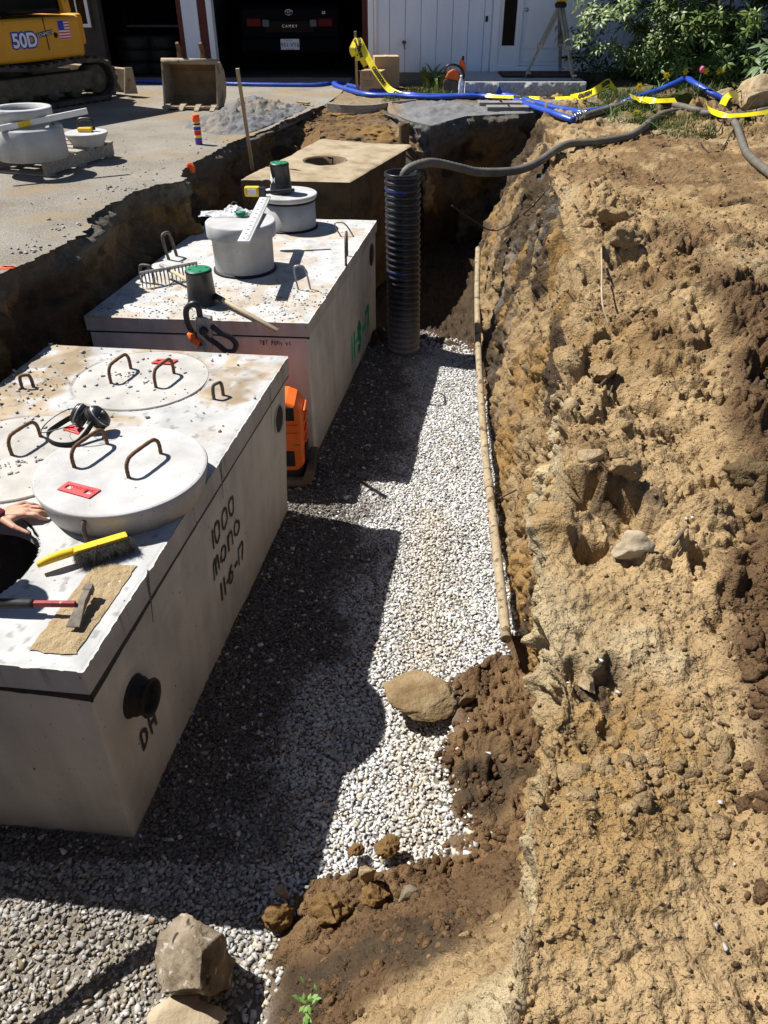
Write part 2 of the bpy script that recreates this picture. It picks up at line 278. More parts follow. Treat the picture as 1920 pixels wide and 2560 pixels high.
class MB:
    """collects shapes, then links them as ONE mesh object"""
    def __init__(s): s.V = []; s.F = []; s.sm = []
    def add(s, V, F, smooth=False):
        o = len(s.V); s.V += [tuple(v) for v in V]; s.F += [tuple(i+o for i in f) for f in F]; s.sm += [smooth]*len(F); return s
    def box(s, c, d, M=None):
        hx, hy, hz = d[0]/2, d[1]/2, d[2]/2
        V = [Vector((x, y, z)) for x in (-hx, hx) for y in (-hy, hy) for z in (-hz, hz)]
        if M is not None: V = [M @ v for v in V]
        V = [v+Vector(c) for v in V]
        return s.add(V, [(0, 1, 3, 2), (4, 6, 7, 5), (0, 4, 5, 1), (2, 3, 7, 6), (0, 2, 6, 4), (1, 5, 7, 3)])
    def hexa(s, b, t):                # 4 bottom points, 4 top points (counter-clockwise from above)
        return s.add(list(b)+list(t), [(3, 2, 1, 0), (4, 5, 6, 7), (0, 1, 5, 4), (1, 2, 6, 5), (2, 3, 7, 6), (3, 0, 4, 7)])
    def bar(s, a, b, w, h, up=(0, 0, 1)):
        a, b = Vector(a), Vector(b); d = (b-a).normalized(); r = d.cross(Vector(up)).normalized(); u = r.cross(d)
        V = [p+r*x*w/2+u*y*h/2 for p in (a, b) for x, y in ((-1, -1), (1, -1), (1, 1), (-1, 1))]
        return s.add(V, [(0, 1, 2, 3), (7, 6, 5, 4), (0, 4, 5, 1), (1, 5, 6, 2), (2, 6, 7, 3), (3, 7, 4, 0)])
    def tube(s, pts, r, n=8, cap=True):
        pts = [Vector(p) for p in pts]; N = len(pts); rs = r if isinstance(r, (list, tuple, np.ndarray)) else [r]*N
        V = []; up = None
        for i, p in enumerate(pts):
            d = (pts[min(i+1, N-1)]-pts[max(i-1, 0)]).normalized()
            if up is None: up = d.orthogonal().normalized()
            up = (up-d*up.dot(d)); up = up.normalized() if up.length > 1e-6 else d.orthogonal().normalized()
            b = d.cross(up)
            for k in range(n):
                t = 2*math.pi*k/n; V.append(p+(up*math.cos(t)+b*math.sin(t))*rs[i])
        F = [(i*n+k, i*n+(k+1) % n, (i+1)*n+(k+1) % n, (i+1)*n+k) for i in range(N-1) for k in range(n)]
        s.add(V, F, True)
        if cap:
            o = len(s.V)-len(V); s.F += [tuple(o+k for k in reversed(range(n))), tuple(o+(N-1)*n+k for k in range(n))]; s.sm += [False, False]
        return s
    def lathe(s, prof, n=32, c=(0, 0, 0), M=None, closed=False, smooth=True):
        V = []; m = len(prof)
        for k in range(n):
            t = 2*math.pi*k/n
            for r, z in prof:
                v = Vector((r*math.cos(t), r*math.sin(t), z)); V.append((M @ v if M is not None else v)+Vector(c))
        F = []
        for k in range(n):
            for j in range(m if closed else m-1):
                F.append((k*m+j, ((k+1) % n)*m+j, ((k+1) % n)*m+(j+1) % m, k*m+(j+1) % m))
        return s.add(V, F, smooth)
    def prism(s, poly, z0, z1, M=None, c=(0, 0, 0)):
        n = len(poly); V = [Vector((x, y, z)) for z in (z0, z1) for x, y in poly]
        V = [(M @ v if M is not None else v)+Vector(c) for v in V]
        return s.add(V, [tuple(reversed(range(n))), tuple(range(n, 2*n))]+[(i, (i+1) % n, n+(i+1) % n, n+i) for i in range(n)])
    def build(s, name, m, parent=None, world=False, bevel=0.0, col=None, seg=2, auto=False):
        V = np.array(s.V, dtype=np.float64)
        if world and parent is not None: V = V-rootloc(parent)
        me = bpy.data.meshes.new(name); me.from_pydata([tuple(v) for v in V], [], s.F); me.update()
        me.polygons.foreach_set('use_smooth', np.array(s.sm, dtype=bool))
        if col is not None:
            c = np.ones((len(V), 4), dtype=np.float32); c[:, :3] = col
            a = me.color_attributes.new('col', 'FLOAT_COLOR', 'POINT'); a.data.foreach_set('color', c.ravel())
        me.materials.append(m)
        o = bpy.data.objects.new(name, me); C.objects.link(o)
        if parent is not None: o.parent = parent
        if bevel:
            b = o.modifiers.new('bevel', 'BEVEL'); b.width = bevel; b.segments = seg; b.limit_method = 'ANGLE'; b.angle_limit = math.radians(40)
        return o
def smooth_path(pts, k=8):          # Catmull-Rom
    P = [Vector(p) for p in pts]; P = [P[0]*2-P[1]]+P+[P[-1]*2-P[-2]]; out = []
    for i in range(1, len(P)-2):
        for j in range(k):
            t = j/k; a, b, c, d = P[i-1], P[i], P[i+1], P[i+2]
            out.append(0.5*((2*b)+(c-a)*t+(2*a-5*b+4*c-d)*t*t+(3*b-a-3*c+d)*t**3))
    out.append(P[-2]); return out
_ico = {}
def ico(sub):
    if sub not in _ico:
        bm = bmesh.new(); bmesh.ops.create_icosphere(bm, subdivisions=sub, radius=1.0)
        bm.verts.ensure_lookup_table()
        _ico[sub] = (np.array([v.co[:] for v in bm.verts]), np.array([[v.index for v in f.verts] for f in bm.faces])); bm.free()
    return _ico[sub]
def rock_np(sub, size, seed, rough=0.25, cuts=13, freq=1.3):
    V, F = ico(sub); V = V.copy(); rr = np.random.RandomState(seed)
    for _ in range(cuts):                       # flat broken faces
        d = rr.normal(size=3); d /= np.linalg.norm(d); h = rr.uniform(0.5, 0.85)
        t = V @ d; V = V-np.outer(np.maximum(t-h, 0)*0.98, d)
    n = V/np.linalg.norm(V, axis=1, keepdims=True)
    V = V+n*(fbm(V+seed*3.1, freq, 5, seed)*rough*0.5)[:, None]
    V = V+n*(fbm(V*3.7+seed, 1.0, 4, seed+5)*rough*0.16+fbm(V*11+seed, 1.0, 3, seed+6)*rough*0.07)[:, None]
    return V*np.asarray(size), F
def rock(name, loc, size, seed, m, label, cat='rock', rot=(0, 0, 0), sub=4, rough=0.25, group=None, parent=None, smooth=True):
    V, F = rock_np(sub, size, seed, rough)
    o = mesh_np(name, V, F, m, smooth=smooth, parent=parent); o.location = loc; o.rotation_euler = rot
    if label: tag(o, label, cat, group)
    return o
def scatter_np(name, pts, sizes, m, cols=None, sub=1, seed=0, flat=0.6, parent=None, world=False, jag=0.35, tilt=0.5):
    """many small broken stones as one mesh"""
    n = len(pts); rr = np.random.RandomState(seed)
    if sub == 0:                  # crushed stone: skewed eight-cornered splinters
        B = np.array([(x, y, z) for x in (-.72, .72) for y in (-.72, .72) for z in (-.72, .72)]); F = np.array([(0, 1, 3, 2), (4, 6, 7, 5), (0, 4, 5, 1), (2, 3, 7, 6), (0, 2, 6, 4), (1, 5, 7, 3)])
        V = B[None]*(1+rr.uniform(-jag, jag*0.8, (n, 8, 3)))
        tp = rr.uniform(0.35, 1.0, (n, 1)); V[..., 1] = V[..., 1]*np.where(B[None, :, 0] > 0, tp, 1.0); V[..., 2] = V[..., 2]*np.where(B[None, :, 1] > 0, rr.uniform(0.4, 1.0, (n, 1)), 1.0)
    else:
        B, F = ico(sub); V = np.repeat(B[None], n, 0)*(1+rr.uniform(-jag, jag, (n, len(B), 1)))
    ax = np.stack([rr.uniform(0.8, 1.35, n), rr.uniform(0.6, 1.0, n), rr.uniform(0.4, 1.0, n)*flat+0.1], 1)
    V = V*(ax*np.asarray(sizes)[:, None])[:, None, :]
    a = rr.uniform(0, 6.283, n); tx = rr.normal(0, tilt, n); ty = rr.normal(0, tilt, n)
    def rot(V, t, i, j):
        c, s = np.cos(t)[:, None], np.sin(t)[:, None]; x, y = V[..., i].copy(), V[..., j].copy()
        V[..., i] = x*c-y*s; V[..., j] = x*s+y*c
    rot(V, tx, 1, 2); rot(V, ty, 0, 2); rot(V, a, 0, 1)
    V = V+np.asarray(pts)[:, None, :]
    FF = (F[None]+(np.arange(n)*len(B))[:, None, None]).reshape(-1, F.shape[1])
    col = None if cols is None else np.repeat(np.asarray(cols), len(B), 0)
    return mesh_np(name, V.reshape(-1, 3), FF, m, parent, col=col, world=world)

# stroke lettering: each glyph is a list of polylines in a 0..1 x 0..1 cell
GL = {'1': [[(.5, 0), (.5, 1)]], '0': [[(.5, 0), (.15, .2), (.15, .8), (.5, 1), (.85, .8), (.85, .2), (.5, 0)]],
      'm': [[(.05, 0), (.1, .9)], [(.1, .75), (.35, .95), (.45, .6), (.45, .05)], [(.45, .65), (.75, .95), (.9, .6), (.95, 0)]],
      'n': [[(.1, 0), (.1, .9)], [(.1, .65), (.5, .95), (.85, .6), (.9, 0)]], 'o': [[(.5, 0), (.1, .3), (.2, .75), (.55, .85), (.9, .5), (.8, .15), (.5, 0)]],
      '6': [[(.8, .97), (.35, .75), (.12, .35), (.2, .08), (.55, 0), (.88, .2), (.78, .48), (.45, .55), (.15, .33)]], '7': [[(.1, 1), (.85, 1), (.45, 0)]],
      '-': [[(.2, .5), (.8, .5)]], '3': [[(.15, .95), (.6, 1), (.8, .75), (.45, .52), (.85, .3), (.6, 0), (.1, .05)]],
      'D': [[(.15, 0), (.15, 1), (.6, .95), (.85, .6), (.7, .15), (.15, 0)]], 'H': [[(.15, 0), (.15, 1)], [(.15, .5), (.85, .5)], [(.85, 0), (.85, 1)]],
      '.': [[(.4, .4), (.55, .45)]], 'T': [[(.1, 1), (.9, 1)], [(.5, 1), (.5, 0)]], 'B': [[(.2, 0), (.2, 1), (.7, .9), (.6, .55), (.2, .5), (.8, .3), (.6, 0), (.2, 0)]],
      'P': [[(.2, 0), (.2, 1), (.75, .9), (.7, .55), (.2, .5)]], 'a': [[(.8, .6), (.3, .6), (.2, .1), (.7, .1), (.8, .6), (.85, 0)]],
      'y': [[(.15, .6), (.45, .1)], [(.85, .6), (.3, -.4)]], 'c': [[(.8, .55), (.3, .55), (.2, .1), (.8, .05)]], 'l': [[(.4, 1), (.45, 0)]], ' ': []}
def strokes(mb, text, org, right, up, nrm, w, h, t, gap=0.25, jit=0.03, seed=0):
    rr = random.Random(seed); org, right, up, nrm = Vector(org), Vector(right).normalized(), Vector(up).normalized(), Vector(nrm).normalized()
    x0 = 0
    for ch in text:
        for pl in GL[ch]:
            P = [org+right*(x0+(x+rr.uniform(-jit, jit))*w)+up*((y+rr.uniform(-jit, jit))*h)+nrm*0.003 for x, y in pl]
            if len(P) > 2: P = smooth_path(P, 4)
            for a, b in zip(P, P[1:]):
                d = (b-a)
                if d.length < 1e-5: continue
                d.normalize(); s = d.cross(nrm)*t/2*rr.uniform(0.6, 1.25); e = d*t*0.3
                mb.add([a-e-s, a-e+s, b+e+s, b+e-s], [(0, 1, 2, 3)])
        x0 += w*(1+gap)*(0.55 if ch in '.-1' else 1)
    return mb
def text_mesh(body, size, font_offset=0.0):
    cu = bpy.data.curves.new('txt', 'FONT'); cu.body = body; cu.size = size; cu.align_x = 'CENTER'; cu.align_y = 'CENTER'; cu.offset = font_offset
    o = bpy.data.objects.new('txt', cu); C.objects.link(o)
    dg = bpy.context.evaluated_depsgraph_get(); e = o.evaluated_get(dg); me = e.to_mesh()
    V = [v.co.copy() for v in me.vertices]; F = [tuple(p.vertices) for p in me.polygons]
    e.to_mesh_clear(); bpy.data.objects.remove(o); bpy.data.curves.remove(cu)
    return V, F
def lettering(name, body, size, org, right, up, m, parent=None, world=False, off=0.002, bold=0.0):
    V, F = text_mesh(body, size, bold); org, right, up = Vector(org), Vector(right).normalized(), Vector(up).normalized(); n = right.cross(up)
    mb = MB(); mb.add([org+right*v.x+up*v.y+n*off for v in V], F); return mb.build(name, m, parent, world)
# ------------------------------------------------------------------ the dug ground
TAN = np.array([0.345, 0.242, 0.127]); OCH = np.array([0.255, 0.155, 0.058]); LOAM = np.array([0.066, 0.046, 0.029]); BRN = np.array([0.155, 0.096, 0.048])
PALE = np.array([0.42, 0.34, 0.21]); GREY = np.array([0.19, 0.18, 0.17]); DRK = np.array([0.112, 0.068, 0.036])
def clods(P, freq, amp, seed, thr=0.3, rad=0.6):
    d, v = worley(P, freq, seed); r = rad*(0.5+0.5*v)
    return amp*np.sqrt(np.maximum(0, 1-(d/r)**2))*(v > thr)*(0.4+0.6*v)
def ramp_rows(y0, y1, a, b):
    ys = [y0]
    while ys[-1] < y1: ys.append(ys[-1]+a+b*max(ys[-1], 0.3))
    return np.array(ys)

# trench floor
ys = ramp_rows(0.3, 11.3, 0.004, 0.0045)
xs = np.concatenate([np.arange(-3.4, -0.85, 0.02), np.arange(-0.85, 1.05, 0.0075), np.arange(1.05, 2.0, 0.02)])
Y, X = np.meshgrid(ys, xs, indexing='ij')
P = np.stack([X, Y, np.zeros_like(X)], -1)
def brown_mask(X, Y):               # brown soil that slid onto the gravel
    Q = np.stack([X, Y, np.zeros_like(X)], -1)
    n = fbm(Q, 2.6, 4, 41)*0.07 + fbm(Q, 11, 2, 42)*0.05
    edge = np.interp(Y, [0, 1.0, 1.43, 1.54, 1.63, 1.68, 1.73, 1.85, 2.15, 2.3, 2.67, 2.85, 3.1, 3.6, 5.0, 12], [-0.42, -0.42, -0.45, -0.38, -0.34, 0.02, 0.24, 0.29, 0.27, 0.32, 0.36, 0.60, 0.68, 0.70, 0.78, 1.0])
    return sstep(-0.05, 0.10, X+n*0.8-edge)
def floor_base(X, Y):
    Q = np.stack([X, Y, np.zeros_like(X)], -1)
    m = brown_mask(X, Y)
    z = -1.487+0.018*fbm(Q, 1.7, 3, 5)+m*0.055+m*0.035*fbm(Q, 3.0, 3, 6)
    s = 0.5*X-0.87*(Y-1.5)
    z = z+np.maximum(0, s)*1.45*sstep(-0.62, 0.12, X+0.1*fbm(Q, 2.0, 3, 8))
    return np.minimum(z, -0.10), m
Z, bm_ = floor_base(X, Y)
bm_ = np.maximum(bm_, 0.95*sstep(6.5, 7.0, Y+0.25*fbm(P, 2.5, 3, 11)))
cl = clods(P, 9, 0.034, 60, 0.64)+clods(P, 19, 0.024, 64, 0.42)+clods(P, 36, 0.014, 68, 0.1, 0.7)+clods(P, 62, 0.009, 69, 0.0, 0.75)
flatn = sstep(0.1, 0.5, fbm(P, 1.4, 2, 77))
Zd = Z+bm_*cl*(1-0.75*flatn)+bm_*0.012*fbm(P, 14, 4, 16)+0.005*fbm(P, 30, 3, 9)
s_ = 0.5*X-0.87*(Y-1.5)
col = np.zeros(X.shape+(3,))+np.array([0.23, 0.205, 0.17])
col = mixc(col, DRK*1.05, bm_)
col = mixc(col, BRN*1.15, bm_*sstep(0.05, 0.45, fbm(P, 2.2, 4, 12)+0.15))
col = mixc(col, LOAM, 0.9*sstep(6.3, 6.9, Y)); col = mixc(col, LOAM, bm_*sstep(0.15, 0.5, fbm(P, 1.9, 4, 13)-0.2+0.5*(np.abs(Y-1.95) < 0.35)*(X > 0)))  # far floor coloured darker to stand in for the shade behind the pipe
col = mixc(col, TAN, bm_*sstep(0.40, 0.66, s_*1.0+0.16*fbm(P, 2.5, 4, 14)))
col = mixc(col, PALE, bm_*sstep(0.58, 0.85, s_*1.0+0.25*fbm(P, 1.8, 3, 15)))
Zd = Zd-1.3*sstep(0.06, 0.25, X-np.interp(Y, [-0.3, 0.3, 0.71, 1.3, 2.1, 2.6, 2.92, 3.8, 4.8, 12], [0.02, 0.12, 0.30, 0.60, 0.78, 0.84, 0.88, 1.0, 1.2, 2.0]))
P[..., 2] = Zd
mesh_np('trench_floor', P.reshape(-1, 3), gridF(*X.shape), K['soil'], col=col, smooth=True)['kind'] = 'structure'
def floor_z(x, y):
    z, m = floor_base(np.atleast_1d(np.asarray(x, float)), np.atleast_1d(np.asarray(y, float))); return z, m

# right bank: one sheet from the toe of the trench wall up over the crest and out over the spoil
cy_ = [-0.3, 0.3, 0.71, 1.3, 2.1, 2.6, 2.92, 3.4, 3.8, 4.8, 5.7, 6.5, 7.6, 8.6, 9.4, 10.2, 11.6]
cx_ = [0.02, 0.10, 0.235, 0.405, 0.56, 0.66, 0.75, 0.86, 0.95, 1.19, 1.30, 1.37, 1.50, 1.66, 1.78, 1.9, 2.05]
ty_ = [-0.3, 0.3, 0.8, 1.3, 2.1, 2.5, 2.92, 3.8, 4.8, 5.64, 6.5, 7.4, 8.2, 9.0, 9.6, 10.4, 11.6]
tx_ = [0.0, 0.10, 0.36, 0.60, 0.75, 0.80, 0.75, 0.765, 0.80, 0.845, 0.87, 0.92, 1.0, 1.05, 1.15, 1.35, 1.6]
ys = ramp_rows(-0.3, 11.6, 0.0016, 0.0024)
tw = np.linspace(0, 1, 150)
so = np.cumsum(0.7+0.6*np.linspace(0, 1, 285)); so = so/so[-1]
Yv = ys[:, None]
ext = 0.75+0.44*np.maximum(Yv, 0.3)
so = np.concatenate([so*ext, ext+(6.5-ext)*np.linspace(0.08, 1, 14)[None]], 1)
wob = fbm(np.stack([np.zeros_like(ys), ys, np.zeros_like(ys)], -1), 1.6, 4, 21)
cx = np.interp(ys, cy_, cx_)+0.035*wob; tx = np.interp(ys, ty_, tx_)+0.03*fbm(np.stack([np.ones_like(ys), ys, np.zeros_like(ys)], -1), 1.3, 4, 22)
zb, zc = -1.60, 0.0
wx = tx[:, None]+(cx-tx)[:, None]*(tw[None]**1.25); wz = zb+(zc-zb)*(1-(1-tw[None])**1.12)+0*Yv
ox = cx[:, None]+so; oz = np.zeros_like(ox)+zc
X = np.concatenate([wx, ox], 1); Zz = np.concatenate([wz, oz], 1); Y = np.repeat(Yv, X.shape[1], 1)
P = np.stack([X, Y, Zz], -1)
onb = np.concatenate([np.zeros_like(wx), np.ones_like(ox)], 1)               # 1 on the bank top
out = np.concatenate([-(1-tw)[None]*0.9+0*Yv, so+0*Yv], 1)
cres = sstep(-0.3, 0.0, out)*(1-sstep(0.05, 0.5, out))
N = normals_grid(P); N = np.where((N[..., 2:3] < 0) & (onb[..., None] > 0), -N, N)
sgn = np.where((N*np.array([-0.6, 0, 0.8])).sum(-1, keepdims=True) < 0, -1.0, 1.0); N = N*sgn
k = np.ones(41)/41.0                                                            # soften the normals over the crest
for a in range(3): N[..., a] = np.apply_along_axis(lambda r: np.convolve(np.pad(r, 20, 'edge'), k, 'valid'), 1, N[..., a])
N /= np.linalg.norm(N, axis=-1, keepdims=True)+1e-9
Pw = P.copy(); Pw[..., 2] *= 1.0
lowf = fbm(P, 1.1, 3, 31); mid = fbm(P, 4.0, 4, 32); hi = fbm(P, 16, 4, 33)
ridg = 1-np.abs(fbm(P, 3.2, 4, 36)); 
stri = fbm(P*np.array([9, 9, 1.3]), 1.0, 3, 34)
tracked = sstep(5.2, 6.0, Y+0.3*lowf)*(1-sstep(8.3, 9.2, Y))*sstep(0.35, 0.8, out)      # flattened by the machine
nearf = 0.35+0.65*sstep(0.7, 1.6, Y)
flat2 = sstep(0.25, 0.6, fbm(P, 1.3, 2, 78))*onb
rgh = (1-0.75*tracked)*(1-0.6*flat2)
D = onb*(0.045*lowf+0.05*rgh*nearf*(sstep(-0.06, 0.06, fbm(P, 1.6, 4, 23))-0.5)+0.03*rgh*nearf*(sstep(-0.05, 0.05, fbm(P, 3.4, 3, 24))-0.5)+0.05*mid*rgh*nearf+0.035*(ridg-0.75)*rgh*nearf)+0.021*hi*(0.35+0.65*rgh)+0.008*fbm(P, 42, 3, 40)
D = D+(1-onb)*(0.05*mid+0.010*stri+0.012*hi+0.03*lowf)*sstep(0.0, 0.25, np.concatenate([tw[None]+0*Yv, so*0+1+0*Yv], 1))
clm = onb*rgh*sstep(-0.35, 0.35, fbm(P, 1.9, 3, 79))*0.95+(1-onb)*0.45
D = D+clm*(nearf*clods(P, 6.5, 0.045, 50, 0.66)+clods(P, 15, 0.028, 54, 0.4)+clods(P, 30, 0.017, 58, 0.1, 0.7)+clods(P, 55, 0.011, 59, 0.0, 0.75))
D = D-0.15*onb*rgh*nearf*sstep(0.56, 0.74, fbm(P, 3.6, 3, 35)+0.15*hi)-0.05*(1-onb)*sstep(0.55, 0.8, fbm(P, 4.6, 3, 37))
D = D+cres*0.05*fbm(P, 2.3, 4, 38)+0.09*cres*sstep(3.0, 4.2, Y)*(1-sstep(5.5, 6.5, Y))*np.maximum(0, fbm(P, 2.9, 3, 39))
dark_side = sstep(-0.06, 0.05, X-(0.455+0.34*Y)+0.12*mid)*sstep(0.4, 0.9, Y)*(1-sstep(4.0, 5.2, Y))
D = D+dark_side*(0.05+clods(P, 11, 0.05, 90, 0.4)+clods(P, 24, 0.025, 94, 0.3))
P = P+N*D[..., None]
gf = sstep(8.6, 10.4, Y)                                                         # toward the garden: lower and calmer
P[..., 2] += onb*(0.05*gf+0.10*sstep(2.0, 4.2, out)*(1-gf))
col = np.zeros(X.shape+(3,))+TAN
c1 = fbm(P, 1.5, 5, 43); c2 = fbm(P, 3.4, 5, 44); c3 = fbm(P*np.array([7, 7, 1.1]), 1.0, 4, 46)
col = mixc(col, TAN*1.12, sstep(0.1, 0.5, c2))
col = mixc(col, OCH*0.95, onb*0.55*sstep(0.3, 0.65, fbm(P, 2.4, 5, 47)))
col = mixc(col, BRN*1.1, onb*0.75*sstep(0.3, 0.6, c1))
col = mixc(col, PALE, onb*0.6*flat2*sstep(0.9, 1.3, Y)*sstep(0.0, 0.5, fbm(P, 2.6, 3, 48)))
col = mixc(col, BRN*1.05, 0.8*tracked*sstep(-0.3, 0.35, c2+0.2))
wall = 1-onb
col = mixc(col, TAN*0.85, wall*1.0)
col = mixc(col, OCH*1.05, wall*0.9*sstep(-0.05, 0.35, fbm(P, 1.3, 4, 49)))
col = mixc(col, LOAM*1.1, wall*sstep(0.05, 0.35, fbm(P*np.array([1, 1, 0.7]), 1.5, 5, 51)+0.18*sstep(3.2, 5.0, Y)-0.25*sstep(3.2, 2.6, Y)))
col = mixc(col, GREY*0.75, (1-sstep(-0.25, 0.15, -np.abs(out+0.12)))*wall*0+wall*0.5*sstep(0.3, 0.5, c3)*sstep(4.0, 5.0, Y))
col = mixc(col, PALE*1.05, wall*sstep(0.0, 0.3, c3+0.45-1.3*np.abs(Y-2.85))*sstep(0.35, 0.6, 1+out/0.9))
col = mixc(col, PALE, 0.8*wall*(1-sstep(2.0, 2.5, Y))*sstep(0.4, 0.8, 1+out/0.9+0.3*c2))
col = mixc(col, OCH*1.05, sstep(0.0, 0.3, 0.42-np.hypot((X-0.55)*1.2, Y-1.15)+0.14*c2)*0.8)
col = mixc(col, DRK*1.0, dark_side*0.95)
col = mixc(col, LOAM*1.5, sstep(0.9, 1.4, Y)*onb*0.9*sstep(0.55, 0.8, fbm(P, 3.6, 3, 35)+0.15*hi))  # hollows coloured darker, shade painted into the recesses
col = mixc(col, np.array([0.17, 0.115, 0.065]), onb*gf*0.7*sstep(-0.3, 0.3, c2))
BANKP, BANKS = P, X.shape
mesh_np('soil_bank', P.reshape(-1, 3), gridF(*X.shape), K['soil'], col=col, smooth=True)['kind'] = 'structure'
_by, _nw = ys, len(tw)
def bank_pt(x, y):                  # a point on the bank's surface near (x, y)
    i = int(np.clip(np.searchsorted(_by, y), 0, len(_by)-1)); row = BANKP[i, _nw:]
    j = int(np.argmin(np.abs(row[:, 0]-x))); return Vector(row[j])
def on_bank(u, v):                  # where the ray of (u, v) meets the bank
    z = 0.05
    for _ in range(8):
        p = at(u, v, z); z = 0.5*z+0.5*bank_pt(p.x, p.y).z
    return at(u, v, z)

# the other walls of the trench, from the near end round by the driveway to the far shelf
def a2(u, v): p = at(u, v, 0); return (p.x, p.y)
ctl = [((0.20, 0.25), (0.1, 0.72, -1.2)), ((-1.2, 0.28), (-1.2, 0.78, -1.55)), ((-2.95, 0.2), (-2.7, 0.75, -1.55)), ((-2.75, 2.2), (-2.5, 2.2, -1.55)),
       (a2(0, 682), None), (a2(116, 631), None), (a2(204, 574), None), (a2(224, 547), None), (a2(320, 481), None), (a2(386, 458), None), (a2(451, 450), None), (a2(478, 410), None),
       (a2(571, 359), None), (a2(633, 336), (-1.36, 8.9, -0.8)), (a2(757, 279), (-0.98, 9.9, -0.3)), (a2(806, 262), (-0.75, 9.75, -0.2)), (a2(860, 263), (-0.5, 9.6, -0.2)), (a2(966, 266), (0.2, 9.4, -0.22)), (a2(970, 279), (0.3, 9.3, -0.3)),
       (a2(1030, 300), (0.45, 9.6, -0.75)), (a2(1076, 311), (0.47, 9.68, -1.55)), (a2(1166, 287), (0.95, 10.2, -1.55)), (a2(1236, 283), (1.3, 10.3, -1.55)), (a2(1330, 279), (1.5, 10.35, -1.55)), (a2(1400, 276), (1.9, 10.5, -1.55))]
T, B = [], []
for i, (t, b) in enumerate(ctl):
    T.append((t[0], t[1], -0.015)); B.append(b if b else (t[0]+0.20, t[1]-0.02, -1.55))
T, B = np.array(T), np.array(B)
L = np.concatenate([[0], np.cumsum(np.linalg.norm(np.diff(T[:, :2], axis=0), axis=1))])
s = np.arange(0, L[-1], 0.016)
Ti = np.stack([np.interp(s, L, T[:, a]) for a in range(3)], 1); Bi = np.stack([np.interp(s, L, B[:, a]) for a in range(3)], 1)
jit = fbm(Ti, 2.2, 4, 61)*0.05+fbm(Ti, 14, 3, 62)*0.018
d_ = np.gradient(Ti[:, :2], axis=0); nrm = np.stack([d_[:, 1], -d_[:, 0]], 1); nrm /= np.linalg.norm(nrm, axis=1, keepdims=True)+1e-9    # into the trench
Ti[:, :2] += nrm*jit[:, None]
q = np.linspace(0, 1, 80)
P = Ti[:, None]*(1-q[None, :, None])+Bi[:, None]*q[None, :, None]
hN = np.concatenate([nrm, np.zeros((len(s), 1))], 1)[:, None]*np.ones((1, len(q), 1)); hN[..., 2] = 0.35
env = sstep(0, 0.05, q)[None]
slope_far = ((s > L[14]) & (s < L[18]))[:, None]*1.0
D = (1-0.15*slope_far)*env*(0.10*fbm(P, 1.5, 3, 63)+0.05*fbm(P, 4.5, 4, 65)+0.018*fbm(P, 18, 3, 66)+clods(P, 8, 0.04, 70, 0.5)+clods(P, 20, 0.02, 74, 0.3)+clods(P, 36, 0.014, 75, 0.1, 0.7))
D = D-0.09*(sstep(0.03, 0.12, q)*(1-sstep(0.2, 0.55, q)))[None]*(1-slope_far)*(0.6+fbm(P, 2.0, 2, 67))
P = P+hN*D[..., None]
col = np.zeros(P.shape)+np.array([0.18, 0.125, 0.072])
col = mixc(col, OCH*0.9, sstep(0.1, 0.5, fbm(P, 1.7, 4, 81)))
col = mixc(col, LOAM*1.1, sstep(0.1, 0.45, fbm(P, 2.4, 4, 82)))
col = mixc(col, np.array([0.13, 0.115, 0.095]), (1-sstep(0.05, 0.13, q))[None]*np.ones((len(s), 1)))
col = mixc(col, BRN*1.15, slope_far*sstep(-0.2, 0.4, fbm(P, 2.4, 4, 83)+0.1))
shelf = ((s > L[18]) & (s < L[21]))[:, None]*1.0
col = mixc(col, GREY*0.8, shelf*(1-sstep(0.1, 0.4, q+0.1*fbm(P, 5, 3, 84))))
col = mixc(col, TAN*0.9, shelf*sstep(0.22, 0.32, q+0.1*fbm(P, 5, 3, 84))*(s < L[20]+0.1)[:, None]); col = mixc(col, LOAM*0.8, shelf*sstep(0.5, 0.7, q+0.1*fbm(P, 4, 3, 85)))  # last mix darkens the lower shelf wall as painted shade
mesh_np('trench_wall', P.reshape(-1, 3), gridF(len(s), len(q)), K['soil'], col=col, smooth=True)['kind'] = 'structure'
WT, WL, Wn = Ti, L, nrm

# driveway sheet: follows the broken edge of the trench, 4 cm of asphalt
i0, i1 = int(np.searchsorted(s, L[2]+0.05)), int(np.searchsorted(s, L[15]))
edge = WT[i0:i1, :2]+Wn[i0:i1]*(0.012+0.02*fbm(WT[i0:i1], 25, 2, 85)[:, None])
poly = [tuple(p) for p in edge]+[(-0.62, 12.2), (-0.5, 14.2), (-14, 14.2), (-14, 0.2)]
from mathutils.geometry import tessellate_polygon
tri = tessellate_polygon([[Vector((x, y, 0)) for x, y in poly]])
n = len(poly); V = [(x, y, 0.0) for x, y in poly]+[(x, y, -0.045) for x, y in poly]
mb = MB(); mb.add(V[:n], [t if (Vector(V[t[1]])-Vector(V[t[0]])).cross(Vector(V[t[2]])-Vector(V[t[0]])).z > 0 else (t[0], t[2], t[1]) for t in tri])
mb.build('driveway', K['asphalt'])['kind'] = 'structure'
mb = MB(); m_ = i1-i0
mb.add([(x, y, 0.0) for x, y in edge]+[(x, y, -0.05) for x, y in edge-Wn[i0:i1]*0.02], [(i, i+1, m_+i+1, m_+i) for i in range(m_-1)])
mb.build('driveway_edge', K['asphaltcut'])['kind'] = 'structure'

